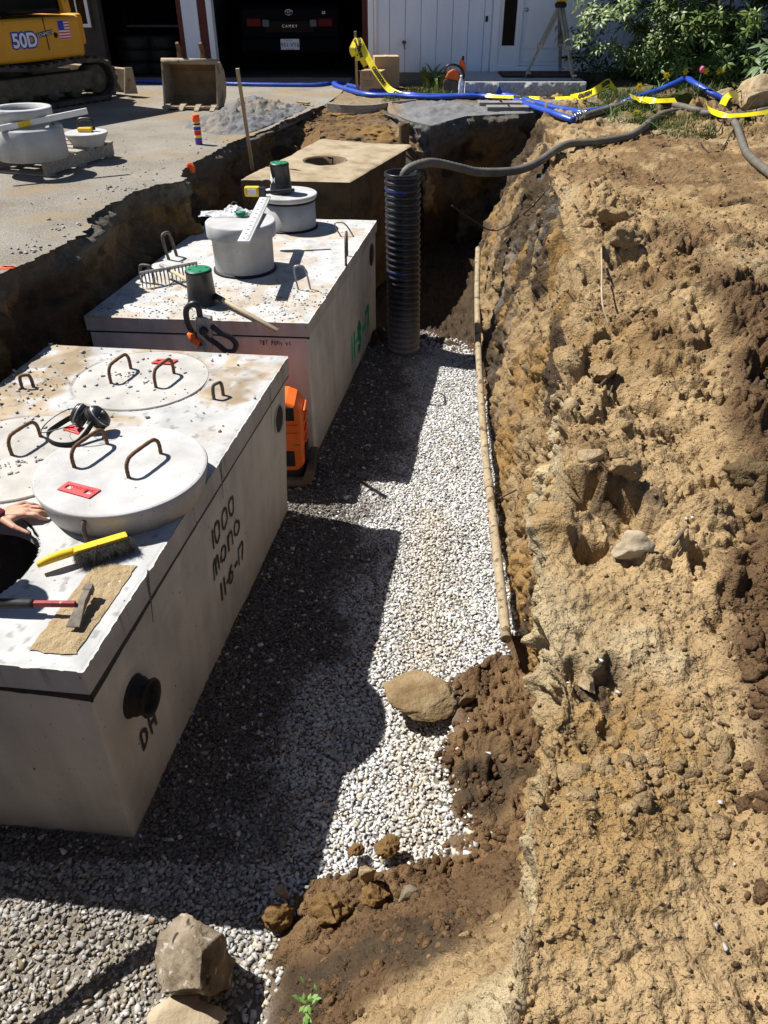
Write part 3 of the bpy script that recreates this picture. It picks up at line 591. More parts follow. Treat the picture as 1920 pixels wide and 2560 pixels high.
# far garden soil, from the far edge of the trench to the house
gx = np.arange(-0.75, 9.0, 0.03)
fo = np.array([c[0] for c in ctl[15:]]); yo = np.interp(gx, fo[:, 0], fo[:, 1]); yo = np.where(gx > 1.95, 10.2, yo)
tt = np.linspace(0, 1, 130)
X = gx[:, None]+0*tt[None]; Y = yo[:, None]+(14.3-yo)[:, None]*tt[None]
P = np.stack([X, Y, np.zeros_like(X)], -1)
nf = np.clip(np.minimum(tt/0.08, 1), 0, 1)[None]
P[..., 2] = -0.012+nf*(0.012*fbm(P, 5, 4, 86)+0.008*fbm(P, 20, 2, 89))+0.16*sstep(2.2, 3.6, X)*sstep(10.3, 11.2, Y)*(1+0.3*fbm(P, 2.5, 3, 87))
shelfm = (1-sstep(11.2, 11.7, Y+0.2*fbm(P, 3, 3, 88)))*(1-sstep(1.9, 2.4, X))
P[..., 2] += shelfm*nf*(0.03+0.03*fbm(P, 4, 3, 91))
col = np.zeros(X.shape+(3,))+np.array([0.17, 0.12, 0.07])
g = sstep(0.0, 0.4, fbm(P, 2.2, 4, 92)+0.25*sstep(1.2, 2.5, X))
col = mixc(col, np.array([0.075, 0.10, 0.03]), g*0.8); col = mixc(col, np.array([0.20, 0.20, 0.205]), shelfm)
col = mixc(col, np.array([0.26, 0.20, 0.13]), (1-sstep(0.1, 0.3, X))*(1-sstep(12.4, 12.8, Y)))
mesh_np('garden_soil', P.reshape(-1, 3), gridF(*X.shape), K['soil'], col=col, smooth=True)['kind'] = 'structure'
def garden_z(x, y):
    i = int(np.clip(round((x+0.75)/0.03), 0, len(gx)-1)); j = int(np.clip(round((y-yo[i])/(14.3-yo[i])*129), 0, 129)); return float(P_g[i, j, 2])
P_g = P

# plain ground all round, out to the horizon
mb = MB()
for x0, x1, y0, y1 in ((-400, 400, -400, 0.26), (-400, -13.9, 0.26, 400), (-13.9, 400, 14.1, 400), (6.3, 400, 0.26, 14.1)):
    if y1 == 0.26:
        mb.add([(x0, y0, -.03), (x1, y0, -.03), (x1, -0.29, -.03), (x0, -0.29, -.03)], [(0, 1, 2, 3)])
        mb.add([(x0, -0.29, -.03), (0.1, -0.29, -.03), (0.1, 0.26, -.03), (x0, 0.26, -.03)], [(0, 1, 2, 3)])
    else: mb.add([(x0, y0, -.03), (x1, y0, -.03), (x1, y1, -.03), (x0, y1, -.03)], [(0, 1, 2, 3)])
mb.build('ground', mat('earth', [(0.13, 0.09, 0.05), (0.18, 0.14, 0.07)], 1.5, 0.95))['kind'] = 'structure'

# ------------------------------------------------------------------ tanks
class Frame:                        # s along the long side (away), t across (to the left), h up from the top face
    def __init__(f, p, ps, pt):
        f.o = Vector(p); f.s = (Vector(ps)-f.o); f.L = f.s.length; f.s.normalize(); f.t = (Vector(pt)-f.o); f.W = f.t.length; f.t.normalize()
    def __call__(f, s, t, h=0.0): return f.o+f.s*s+f.t*t+Vector((0, 0, h))
T1 = Frame(at(206, 1678, -0.40), at(720, 889, -0.40), at(206, 1678, -0.40)+Vector((-1.48, 0.17, 0)))
T2 = Frame(at(770, 807, -0.43), at(942, 550, -0.43), at(208, 790, -0.43))
def tank_top(Fr, th, holes, ns, nt, seed, colf):
    """lid slab as a dense grid top with ragged edges, plus side faces"""
    sv = np.linspace(0, Fr.L, ns); tv = np.linspace(0, Fr.W, nt)
    SS, TT = np.meshgrid(sv, tv, indexing='ij')
    o, a, b = np.array(Fr.o), np.array(Fr.s), np.array(Fr.t)
    P = o+SS[..., None]*a+TT[..., None]*b
    ed = np.minimum(np.minimum(SS, Fr.L-SS), np.minimum(TT, Fr.W-TT))
    rag = np.exp(-ed/0.008)
    n = fbm(P, 26, 3, seed)
    P[..., 2] += -0.004*(1-np.minimum(ed/0.01, 1))+0.0016*fbm(P, 6, 3, seed+1)
    outw = np.where(SS < 1e-6, -1, 0)[..., None]*a+np.where(TT < 1e-6, -1, 0)[..., None]*b
    P += outw*(np.maximum(0, fbm(P, 45, 3, seed+3))*0.0045+np.maximum(0, n-0.35)*0.008)[..., None]
    c = colf(P, SS, TT)
    keep = np.ones(SS.shape, bool)
    for (hx, hy, hr) in holes: keep &= np.hypot(P[..., 0]-hx, P[..., 1]-hy) > hr
    F = gridF(ns, nt); kk = keep.ravel(); F = F[kk[F].all(1)][:, ::-1]
    ring = [(i, 0) for i in range(ns)]+[(ns-1, j) for j in range(1, nt)]+[(i, nt-1) for i in range(ns-2, -1, -1)]+[(0, j) for j in range(nt-2, 0, -1)]
    idx = [i*nt+j for i, j in ring]; V = P.reshape(-1, 3)
    low = np.array([np.array(Fr(sv[i], tv[j], -th)) for i, j in ring]); m = len(idx); o0 = len(V)
    mid = V[idx].copy(); mid[:, 2] -= 0.012; midp = np.array([np.array(Fr(sv[i], tv[j], -0.014)) for i, j in ring])
    allV = np.concatenate([V, midp, low]); cc = np.concatenate([c.reshape(-1, 3), c.reshape(-1, 3)[idx], np.ones((m, 3))*0.92])
    sides = []
    for i in range(m):
        j = (i+1) % m
        sides += [(idx[i], idx[j], o0+j, o0+i), (o0+i, o0+j, o0+m+j, o0+m+i)]
    F = np.concatenate([F, np.array(sides)])
    return allV, F, cc
DIRT = np.array([0.80, 0.60, 0.37])
def rebar_loop(parent, a, b, h, r=0.0085, name='handle', m=None, lean=(0, 0, 0), world=True, flat=0.55, n=8):
    a, b = Vector(a), Vector(b); up = Vector((0, 0, h))+Vector(lean)
    pts = [a-up*0.1, a+up*flat, a+up*0.86+(b-a)*0.07, a+up+(b-a)*0.22, b+up+(a-b)*0.22, b+up*0.86+(a-b)*0.07, b+up*flat, b-up*0.1]
    mb = MB(); P = smooth_path(pts, 5)
    rs = [r*(1+0.13*(i % 2)) for i in range(len(P))]
    mb.tube(P, rs, n); return mb.build(name, m or K['rust'], parent, world)
def tub(Fr, th, bot, ins, taper, gap=0.014, wall=0.09):       # tank body below the lid: outer shell, open inside
    mb = MB(); z0 = -th-gap; z1 = bot-Fr.o.z
    def ringp(i, h): return [Fr(i, i, h), Fr(Fr.L-i, i, h), Fr(Fr.L-i, Fr.W-i, h), Fr(i, Fr.W-i, h)]
    A, B_, Cc, D_ = ringp(ins+taper, z1), ringp(ins, z0), ringp(ins+wall, z0), ringp(ins+taper+wall, z1+0.05)
    V = A+B_+Cc+D_; F = []
    for k in range(3):
        for i in range(4): j = (i+1) % 4; F.append((k*4+j, k*4+i, k*4+4+i, k*4+4+j))
    F += [(0, 1, 2, 3), (15, 14, 13, 12)]
    mb.add(V, F); return mb
def side_inset(h, th, bot, ins, taper, gap, z):     # how far the sloping side face stands in at height z
    z0, z1 = h-th-gap, bot; return ins+taper*np.clip((z0-z)/(z0-z1), 0, 1)
# ---- near tank
tank = thing('septic_tank', 'near concrete tank with a black pipe boot and 1000 written on its side', 'septic tank', T1.o)
HOLE = (-1.70, 2.33, 0.33)
DC = [at(355, 948, -0.40), at(38, 1140, -0.40)]
def c1f(P, SS, TT):
    c = np.ones(SS.shape+(3,))
    m = sstep(-0.1, 0.35, fbm(P, 2.4, 4, 201)+1.1*(TT/T1.W-0.62)+0.9*(SS/T1.L-0.55))*sstep(1.2, 1.55, SS)
    c = mixc(c, DIRT*1.05, m*0.85*sstep(-0.5, 0.3, fbm(P, 9, 4, 202)))
    c = mixc(c, DIRT*0.72, m*0.7*sstep(0.2, 0.45, fbm(P, 5, 4, 203)))
    c = mixc(c, DIRT*1.12, 0.4*sstep(0.05, 0.4, 0.28-np.hypot((P[..., 0]+0.85)*1.0, (P[..., 1]-3.35)*1.3)+0.1*fbm(P, 4, 3, 204)))
    d2 = np.hypot(P[..., 0]-DC[1].x, P[..., 1]-DC[1].y)
    c = mixc(c, DIRT*0.95, 0.6*sstep(0.0, 0.3, 0.3-d2+0.35*fbm(P, 5, 4, 206)))
    c = mixc(c, np.array([0.35, 0.33, 0.3]), sstep(0.8, 0.9, fbm(P, 30, 2, 205))*0.5)
    for dc, r, ww in ((DC[0], 0.375, 0.005), (DC[1], 0.40, 0.008)):
        d = np.hypot(P[..., 0]-dc.x, P[..., 1]-dc.y)
        ln = np.exp(-((d-r)/ww)**2)*sstep(-0.5, 0.1, fbm(P, 3.0, 2, 207)+0.15)
        P[..., 2] -= ln*0.010; c = mixc(c, np.array([0.33, 0.31, 0.28]), ln*0.8)
    return c
V, F, cc = tank_top(T1, 0.115, [HOLE], 330, 190, 210, c1f)
mesh_np('tank_lid', V, F, K['concrete'], tank, cc, world=True)
lid1 = tank.children[0]
# hole collar: the broken concrete rim of the opening
mb = MB(); ring = []
for i in range(64):
    a = 2*math.pi*i/64; rr_ = HOLE[2]+0.005
    n_ = 0.02*math.sin(a*5+1)*math.sin(a*3)+R.uniform(-.008, .008)
    ring.append([(HOLE[0]+(rr_+n_*w)*math.cos(a), HOLE[1]+(rr_+n_*w)*math.sin(a), T1.o.z+h) for w, h in ((0.6, 0.001), (1, -0.006), (-0.4, -0.05), (0.2, -0.115))])
Vv = [p for r_ in ring for p in r_]; Ff = [(i*4+k, ((i+1) % 64)*4+k, ((i+1) % 64)*4+k+1, i*4+k+1) for i in range(64) for k in range(3)]
mb.add(Vv, [tuple(reversed(f)) for f in Ff]); mb.build('opening_rim', K['concrete2'], tank, True)
tub(T1, 0.115, -1.55, 0.022, 0.045, gap=0.016).build('tank_body', K['concrete'], tank, True, bevel=0.008, col=(1.14, 1.14, 1.14))  # body tint raised to lift the shaded sides
# black sealing strip squeezed out of the joint, thicker toward the near corner
mb = MB(); n = 60
for side in (0, 1):
    V = []
    for i in range(n+1):
        q_ = i/n; wv = 0.020+0.026*math.exp(-q_*5)+R.uniform(-.002, .002)
        for h in (-0.108, -0.116-wv):
            V.append(T1(q_*T1.L, 0.006, h) if side == 0 else T1(0.006, q_*T1.W, h))
    mb.add(V, [(2*i, 2*i+1, 2*i+3, 2*i+2) for i in range(n)])
mb.build('sealing_strip', K['mastic'], tank, True)
# pipe boot
nrm1 = Vector((T1.s.y, -T1.s.x, 0)).normalized()
def on_side(Fr, u, v, inset=0.02):  # where the ray meets the tank's long side face
    x, f, d = ray(u, v); n_ = Vector((Fr.s.y, -Fr.s.x, 0)).normalized(); o = Fr.o-n_*inset
    k_ = (o-Vector((0, 0, CAMZ))).dot(n_)/Vector((x, f, d)).dot(n_); return Vector((x*k_, f*k_, CAMZ+d*k_))
pb = on_side(T1, 328, 1738, 0.045)
Mx = nrm1.to_track_quat('Z', 'Y').to_matrix()
mb = MB(); mb.lathe([(0.0, 0.04), (0.055, 0.04), (0.06, 0.055), (0.066, 0.085), (0.076, 0.09), (0.08, 0.08), (0.072, 0.07), (0.07, 0.05), (0.08, 0.038), (0.078, 0.028), (0.082, 0.02), (0.088, 0.014), (0.094, 0.0), (0.094, -0.03)][::1], 36, pb, Mx)
mb.build('pipe_boot', K['rubber'], tank, True)
ph = on_side(T1, 696, 1047, 0.03); mb = MB(); mb.lathe([(0, 0.004), (0.082, 0.004)], 32, ph, Mx); mb.build('pipe_opening', K['blackmatte'], tank, True)
mb = MB(); mb.lathe([(0.080, 0.0), (0.088, 0.012), (0.094, 0.0)], 32, ph, Mx); mb.build('opening_ring', K['concrete2'], tank, True)
sd, up_ = T1.s, Vector((0, 0, 1))
for nm, txt, u, v, w, h, sd_ in (('lettering', '1000', 527, 1384, 0.085, 0.105, 3), ('lettering', 'mono', 535, 1448, 0.085, 0.10, 4), ('lettering', '11-6-17', 550, 1512, 0.07, 0.105, 5), ('lettering', 'DH', 357, 1880, 0.065, 0.10, 6)):
    o_ = on_side(T1, u, v, 0.03); o_ = on_side(T1, u, v, side_inset(-0.40, .115, -1.55, .022, .045, .016, o_.z)); strokes(MB(), txt, o_, sd+Vector((0, 0, 0.03)), Vector((0, 0, 1))+nrm1*0.045/1.02, nrm1, w, h, 0.017, seed=sd_, jit=0.06).build(nm, K['marker'], tank, True)
# damp streaks on the lid edge
for u0, v0, u1, v1, w in ((364, 1424, 376, 1555, 0.012), (673, 968, 674, 1062, 0.008), (549, 1155, 552, 1245, 0.01)):
    a, b = on_side(T1, u0, v0, 0.0), on_side(T1, u1, v1, 0.016)
    a = Vector(a); b = Vector(b); sv = sd*w/2
    mb = MB(); mb.add([a-sv+nrm1*0.008, a+sv+nrm1*0.008, b+sv*0.7+nrm1*0.012, b-sv*0.7+nrm1*0.012], [(0, 1, 2, 3)]); mb.build('damp_stain', K['stain'], tank, True)
# raised and flush covers
lz = -0.27; lc = at(304, 1167, lz); LR = 0.366
cov = thing('round_cover', 'thick round concrete cover lying raised over the near tank, with two rebar handles and earmuffs', 'manhole cover', (lc.x, lc.y, T1.o.z))
mb = MB(); mb.lathe([(0, 0.13), (LR*0.5, 0.1305), (LR-0.012, 0.13), (LR-0.004, 0.127), (LR, 0.12), (LR-0.03, 0.0), (0, 0.0)], 96, smooth=False)
cm = mb.build('cover_disc', K['concrete'], cov, col=(1.04, 1.03, 1.02)); 
for f in cm.data.polygons: f.use_smooth = abs(f.normal.z) < 0.5
for a, b in (((186, 1168), (268, 1110)), ((322, 1194), (402, 1134))):
    rebar_loop(cov, at(*a, lz), at(*b, lz), 0.088, 0.0084)
def redtag(pts, z, parent, world=True, name='warning_tag', words=True):
    P = [at(u, v, z)+Vector((0, 0, 0.003)) for u, v in pts]
    def bi(a, b): return (P[0]*(1-a)+P[1]*a)*(1-b)+(P[3]*(1-a)+P[2]*a)*b
    mb = MB(); ux = np.array([0, .07, .2, .8, .93, 1.0]); vy = np.array([0, .12, .42, .58, .88, 1.0])
    us = [0, .1, .3, .7, .9, 1]; vs = [0, .3, .7, 1]
    for i in range(5):
        for j in range(3):
            if j == 1 and i in (1, 3): continue
            q = [bi(us[i], vs[j]), bi(us[i+1], vs[j]), bi(us[i+1], vs[j+1]), bi(us[i], vs[j+1])]
            mb.hexa([p-Vector((0, 0, 0.002)) for p in q], [p+Vector((0, 0, 0.004)) for p in q])
    return mb.build(name, K['redtag'], parent, world)
tg = redtag([(144, 1226), (172, 1206), (253, 1227), (223, 1248)][1:]+[(144, 1226)], lz, cov)
# raised letters on the tag
pA, pB, pC, pD = [at(u, v, lz+0.008) for u, v in ((172, 1206), (253, 1227), (223, 1248), (144, 1226))]
rt = (pB-pA).normalized(); lettering('lettering', 'WARNING', 0.028, (pA+pB)/2*0.74+(pC+pD)/2*0.26, rt, Vector((-rt.y, rt.x, 0)), mat('tagletter', [(0.45, 0.03, 0.04)], 3, 0.5), tg, True, off=0.001)
redtag([(158, 1076), (176, 1064), (212, 1072), (196, 1088)], lz, cov)
c2_ = thing('round_cover', 'round cover flush with the tank top behind the raised cover, strewn with grey chips', 'manhole cover', (DC[0].x, DC[0].y, T1.o.z))
mb = MB(); mb.lathe([(0, 0.004), (0.3, 0.004), (0.366, 0.003), (0.370, -0.002), (0.370, -0.1), (0, -0.1)], 80, smooth=False); mb.build('cover_disc', K['concrete'], c2_, col=(0.98, 0.95, 0.90))
for a, b in (((278, 958), (327, 921)), ((390, 968), (435, 933))): rebar_loop(c2_, at(*a, -.395), at(*b, -.395), 0.10, 0.0088)
redtag([(395, 899), (446, 901), (428, 912), (378, 909)], -0.393, c2_)
c3_ = thing('round_cover', 'flush round cover at the left edge with soil around its one visible handle', 'manhole cover', (DC[1].x, DC[1].y, T1.o.z))
mb = MB(); mb.lathe([(0, 0.004), (0.3, 0.004), (0.390, 0.003), (0.394, -0.002), (0.394, -0.1), (0, -0.1)], 80, smooth=False); mb.build('cover_disc', K['concrete'], c3_, col=(0.96, 0.92, 0.86))
rebar_loop(c3_, at(30, 1137, -.395), at(101, 1091, -.395), 0.095, 0.0085)
for a, b, h in (((56, 971), (84, 968), 0.075), ((535, 998), (558, 988), 0.08), ((219, 1358), (251, 1331), 0.10)):
    rebar_loop(tank, at(*a, -.40), at(*b, -.40), h, 0.009, 'lifting_loop', K['rebar'])
# shallow recess filled with sand
quad = [at(u, v, -0.40) for u, v in ((71, 1628), (189, 1638), (343, 1415), (236, 1412))]
n1, n2 = 70, 40; uu, vv = np.meshgrid(np.linspace(0, 1, n1), np.linspace(0, 1, n2), indexing='ij')
A = [np.array(p) for p in quad]
P = ((A[0]*(1-vv[..., None])+A[1]*vv[..., None])*(1-uu[..., None])+(A[3]*(1-vv[..., None])+A[2]*vv[..., None])*uu[..., None])
e_ = np.minimum(np.minimum(uu*1.4, (1-uu)*1.4), np.minimum(vv, 1-vv))
P[..., 2] += 0.004+0.006*np.minimum(e_*8, 1)*(0.6+fbm(P, 8, 3, 230))+0.003*fbm(P, 60, 2, 231)*np.minimum(e_*10, 1)
P[..., :2] += (fbm(P, 22, 3, 232)*0.006)[..., None]
so_ = mesh_np('sand_patch', P.reshape(-1, 3), gridF(n1, n2), K['sand'], smooth=True)
tag(so_, 'rectangular patch of damp sand on the near corner of the near tank', 'sand', kind='stuff')

# ---- middle tank
tk2 = thing('septic_tank', 'middle concrete tank with two round risers and green date sprayed on its side', 'septic tank', T2.o)
def c2f(P, SS, TT):
    c = np.ones(SS.shape+(3,))*1.06
    m = sstep(0.15, 0.5, fbm(P, 2.6, 4, 301)+0.55*(1-SS/0.9)*(SS < 0.9)+0.3*(TT < 0.35))
    c = mixc(c, DIRT*1.1, m*0.55*sstep(-0.4, 0.3, fbm(P, 10, 4, 302)))
    c = mixc(c, np.array([0.45, 0.40, 0.33]), sstep(0.62, 0.8, fbm(P, 22, 3, 303)+0.1*(SS < 0.8))*0.4)
    return c
V, F, cc = tank_top(T2, 0.10, [], 220, 130, 310, c2f)
mesh_np('tank_lid', V, F, K['concrete'], tk2, cc, world=True)
tub(T2, 0.10, -1.55, 0.012, 0.0, gap=0.014).build('tank_body', K['concrete'], tk2, True, bevel=0.008, col=(1.14, 1.14, 1.14))  # lighter tint than the lid's, brightening the side that lies in shade
mb = MB(); V = []
for i in range(31): 
    for h in (-0.096, -0.118-R.uniform(0, .004)): V.append(T2(0.014, i/30*T2.W, h))
mb.add(V, [(2*i, 2*i+1, 2*i+3, 2*i+2) for i in range(30)]); V = []
for i in range(31):
    for h in (-0.096, -0.116-R.uniform(0, .004)): V.append(T2(i/30*T2.L, 0.014, h))
mb.add(V, [(2*i, 2*i+1, 2*i+3, 2*i+2) for i in range(30)]); mb.build('sealing_strip', K['mastic'], tk2, True)
nrm2 = Vector((T2.s.y, -T2.s.x, 0)).normalized(); Mx2 = nrm2.to_track_quat('Z', 'Y').to_matrix()
ph = on_side(T2, 928, 637, 0.012); mb = MB(); mb.lathe([(0, 0.006), (0.10, 0.006)], 28, ph, Mx2); mb.build('pipe_opening', K['blackmatte'], tk2, True)
o_ = on_side(T2, 876, 912, 0.03); o_ = on_side(T2, 876, 912, 0.012); strokes(MB(), '11-3-17', o_, T2.s, Vector((0, 0, 1)), nrm2, 0.145, 0.21, 0.065, seed=8, jit=0.05, gap=0.3).build('lettering', K['greenspray'], tk2, True)
fd = (T2.o-T2(0, 1, 0)).normalized(); fn = Vector((fd.y, -fd.x, 0)).normalized()
strokes(MB(), 'TBT Pony cl', T2(0.0, 0.34, -0.165)+fn*0.004-fn*0.012+Vector((0, 0, 0)), fd, up_, fn, 0.016, 0.026, 0.004, seed=3, jit=0.12).build('lettering', K['print'], tk2, True)
for a, b, h, r, ln in (((422, 649), (442, 640), 0.19, 0.012, (-0.03, 0, 0)), ((355, 706), (386, 709), 0.13, 0.010, (0, 0.0, 0)), ((853, 592), (884, 592), 0.11, 0.006, (-0.07, 0.03, 0)), ((865, 664), (868, 640), 0.20, 0.009, (0.0, 0.02, 0)), ((746, 724), (776, 723), 0.17, 0.006, (-0.03, 0.0, 0))):
    rebar_loop(tk2, at(*a, -.43), at(*b, -.43), h, r, 'lifting_loop', K['steel'] if r < 0.007 else K['rebar'], ln)
# risers
def riser(c, prof, label, n=64, name='concrete_riser'):
    t = thing(name, label, 'riser', c)
    mb = MB(); mb.lathe(prof, n, smooth=False); o = mb.build('riser_wall', K['concrete2'], t)
    for f in o.data.polygons: f.use_smooth = abs(f.normal.z) < 0.5
    mb = MB(); mb.lathe([(prof[0][0]+0.006, 0.004), (prof[0][0]+0.017, 0.002), (prof[0][0]+0.015, 0.016), (prof[0][0]-0.002, 0.02)], 48)
    mb.build('sealing_strip', K['mastic'], t); return t
RZ = -0.43
r1c = Vector((-1.075, 5.95, RZ)); r2c = Vector((-0.845, 7.13, RZ))
ra = riser(r1c, [(0.225, 0.0), (0.228, 0.255), (0.256, 0.262), (0.260, 0.27), (0.260, 0.36), (0.254, 0.366), (0.0, 0.366)], 'nearer concrete riser with a flared flat top and a white ruler resting on it')
rb = riser(r2c, [(0.235, 0.0), (0.235, 0.232), (0.0, 0.232)], 'farther concrete riser carrying a tall black pipe with a green cap')
mb = MB(); mb.lathe([(0.0, 0.244), (0.238, 0.244), (0.252, 0.262), (0.256, 0.285), (0.250, 0.29), (0.0, 0.29)], 64, smooth=False); o = mb.build('riser_lid', K['concrete2'], rb)
for f in o.data.polygons: f.use_smooth = abs(f.normal.z) < 0.5
mb = MB(); mb.lathe([(0.238, 0.228), (0.240, 0.246), (0.2, 0.246)], 48); mb.build('gasket', K['mastic'], rb)
def cap_pipe(loc, r0, r1, h, label):
    t = thing('capped_pipe', label, 'pipe', loc)
    mb = MB(); mb.lathe([(r0+0.004, 0), (r0+0.004, 0.012), (r0, 0.016), (r1, h-0.02), (r1+0.003, h-0.018), (r1+0.003, h-0.004), (r1-0.004, h)], 40); mb.build('pipe_body', K['black'], t)
    mb = MB(); mb.lathe([(r1-0.003, h-0.006), (r1-0.004, h+0.003), (r1-0.02, h+0.005), (0, h+0.005)], 40); mb.build('pipe_cap', K['green'], t)
    for a in range(4):
        mb = MB(); an = a*math.pi/2+0.4; mb.box(((r1-0.03)*math.cos(an), (r1-0.03)*math.sin(an), h+0.007), (0.012, 0.012, 0.006)); mb.build('cap_lug', K['green'], t)
    return t
cp1 = cap_pipe(at(503, 765, RZ)+Vector((0, 0.06, 0)), 0.100, 0.088, 0.235, 'short black pipe with a dusty green cap standing among grit by the rake handle')
cp2 = cap_pipe(Vector((-0.90, 7.12, RZ+0.29)), 0.096, 0.080, 0.245, 'black pipe with a bright green cap and white sticker on the farther riser')
mb = MB()
for i in range(8):                 # white wrap-round sticker
    a0, a1 = [-2.75+0.09*i, -2.75+0.09*(i+1)]; r_ = 0.0935
    h0, h1 = 0.05+0.012*i, 0.20-0.013*i; h0b, h1b = 0.05+0.012*(i+1), 0.20-0.013*(i+1)
    def pt(a, h): q_ = (0.096-(0.016*h/0.245))+0.0015; return (q_*math.cos(a), q_*math.sin(a), h)
    mb.add([pt(a0, h0), pt(a1, h0b), pt(a1, h1b), pt(a0, h1)], [(0, 1, 2, 3)])
mb.build('sticker', K['whitepaint'], cp2)
mb = MB(); q_ = [(0.10*math.cos(-1.35+0.05*math.cos(t)*6), 0.10*math.sin(-1.35+0.3*math.cos(t)), 0.04+0.03*math.sin(t)) for t in np.linspace(-0.4, 3.5, 14)]
mb.tube(q_, 0.004, 6); mb.build('arch_rim', K['blackmatte'], cp2)

# ---- old tank behind: brown slab with a round hole
T3p = [at(601, 447, -.16), at(875, 453, -.16), at(1015, 371, -.16), at(781, 357, -.16)]
old = thing('old_tank', 'old brown concrete tank with a round hole, half dug out', 'septic tank', T3p[0])
hc = at(812, 402, -.16); hr = 0.31
n1, n2 = 120, 150; uu, vv = np.meshgrid(np.linspace(0, 1, n1), np.linspace(-0.06, 1.12, n2), indexing='ij')
A = [np.array(p) for p in T3p]
def bil(uu, vv): return (A[0]*(1-uu[..., None])+A[1]*uu[..., None])*(1-vv[..., None])+(A[3]*(1-uu[..., None])+A[2]*uu[..., None])*vv[..., None]
vv = np.maximum(vv, 0); P = bil(uu, vv)
hx, hy = 0.21, 0.19
P[..., 2] += 0.010*fbm(P, 4, 4, 401)-0.012*np.exp(-np.minimum(uu, np.minimum(1-uu, vv))*60)
d = np.hypot((P[..., 0]-hc.x)/hx, (P[..., 1]-hc.y)/(hx*0.95))
F = gridF(n1, n2); kk = (d > 1).ravel(); F = F[kk[F].all(1)][:, ::-1]
mesh_np('slab_top', P.reshape(-1, 3), F, K['oldconcrete'], old, smooth=True, world=True)
mb = MB(); mb.lathe([(hx+0.02, 0.008), (hx-0.005, 0.0), (hx-0.02, -0.11), (hx-0.05, -0.6)], 40, hc); o = mb.build('hole_wall', K['brownpipe'], old, True)
mb = MB(); Bq = [p+Vector((0, 0, -1.25)) for p in T3p]; Tq = [p+Vector((0, 0, -0.012)) for p in T3p]
mb.add(Bq+Tq, [(0, 1, 5, 4), (1, 2, 6, 5), (2, 3, 7, 6), (3, 0, 4, 7)]); mb.build('tank_side', K['oldside'], old, True)
# stub pipe
sp = thing('stub_pipe', 'short rusty brown pipe standing upright at the back corner of the old tank', 'pipe', at(1010, 345, -0.16))
mb = MB(); mb.lathe([(0.062, -0.1), (0.064, 0.13), (0.066, 0.165), (0.052, 0.166), (0.05, 0.05), (0, 0.05)], 24); mb.build('pipe_wall', K['brownpipe'], sp)
# ------------------------------------------------------------------ things on the tanks and in the trench
# earmuffs
ec = at(232, 1082, lz)
em = thing('earmuffs', 'black ear defenders lying on the raised round cover beside the rebar handle', 'earmuffs', ec)
def cup(c, M):
    mb = MB(); mb.lathe([(0, 0.045), (0.02, 0.046), (0.036, 0.04), (0.043, 0.028), (0.045, 0.012), (0.045, 0.0), (0.04, -0.002)], 28, c, M); 
    o = mb.build('ear_cup', K['black'], em); mb = MB(); mb.lathe([(0.044, 0), (0.047, -0.006), (0.044, -0.018), (0.030, -0.020), (0.026, -0.012), (0, -0.010)], 28, c, M); mb.build('cushion', K['blackmatte'], o)
    mb = MB(); mb.lathe([(0.044, 0.016), (0.0465, 0.02), (0.044, 0.024)], 28, c, M); mb.build('cup_band', K['steel'], o); return o
import mathutils
def rotm(d): return Vector(d).to_track_quat('Z', 'Y').to_matrix()
S1 = mathutils.Matrix.Diagonal((1.0, 1.3, 1.0))
cup(Vector((0.03, 0.01, 0.07)), rotm((0.75, 0.1, 0.5)) @ S1); cup(Vector((-0.045, 0.035, 0.068)), rotm((-0.6, 0.1, 0.35)) @ S1)
band = smooth_path([(-0.055, 0.04, 0.075), (-0.11, 0.05, 0.05), (-0.17, 0.03, 0.02), (-0.195, -0.02, 0.012), (-0.17, -0.085, 0.010), (-0.11, -0.125, 0.010), (-0.04, -0.12, 0.014), (0.0, -0.07, 0.04), (0.03, -0.02, 0.08)], 6)
mb = MB(); N_ = len(band)
for w in (-0.011, 0.011): pass
for i in range(N_-1):
    a, b = band[i], band[i+1]; up2 = Vector((0.1, 0, 1)).normalized()
    mb.bar(a, b+(b-a)*0.1, 0.006, 0.024)
mb.build('headband', K['blackmatte'], em)
mb = MB(); mb.tube(smooth_path([(-0.06, 0.05, 0.10), (-0.13, 0.07, 0.08), (-0.20, 0.02, 0.05), (-0.21, -0.05, 0.03), (-0.10, -0.02, 0.045), (-0.02, 0.0, 0.07)], 6), 0.003, 6); mb.build('wire_arm', K['black'], em)
mb = MB(); mb.tube(smooth_path([(0.06, -0.03, 0.10), (0.05, -0.06, 0.06), (0.04, -0.09, 0.03), (0.10, -0.10, 0.004), (0.0, -0.13, 0.004), (-0.08, -0.06, 0.004), (-0.1, -0.01, 0.004)], 5), 0.0012, 5); mb.build('cord', K['black'], em)
for p in ((0.07, 0.0, 0.105), (-0.05, 0.05, 0.115)): mb = MB(); mb.lathe([(0, 0.01), (0.006, 0.008), (0.007, 0)], 12, p); mb.build('hinge_knob', K['steel'], em)

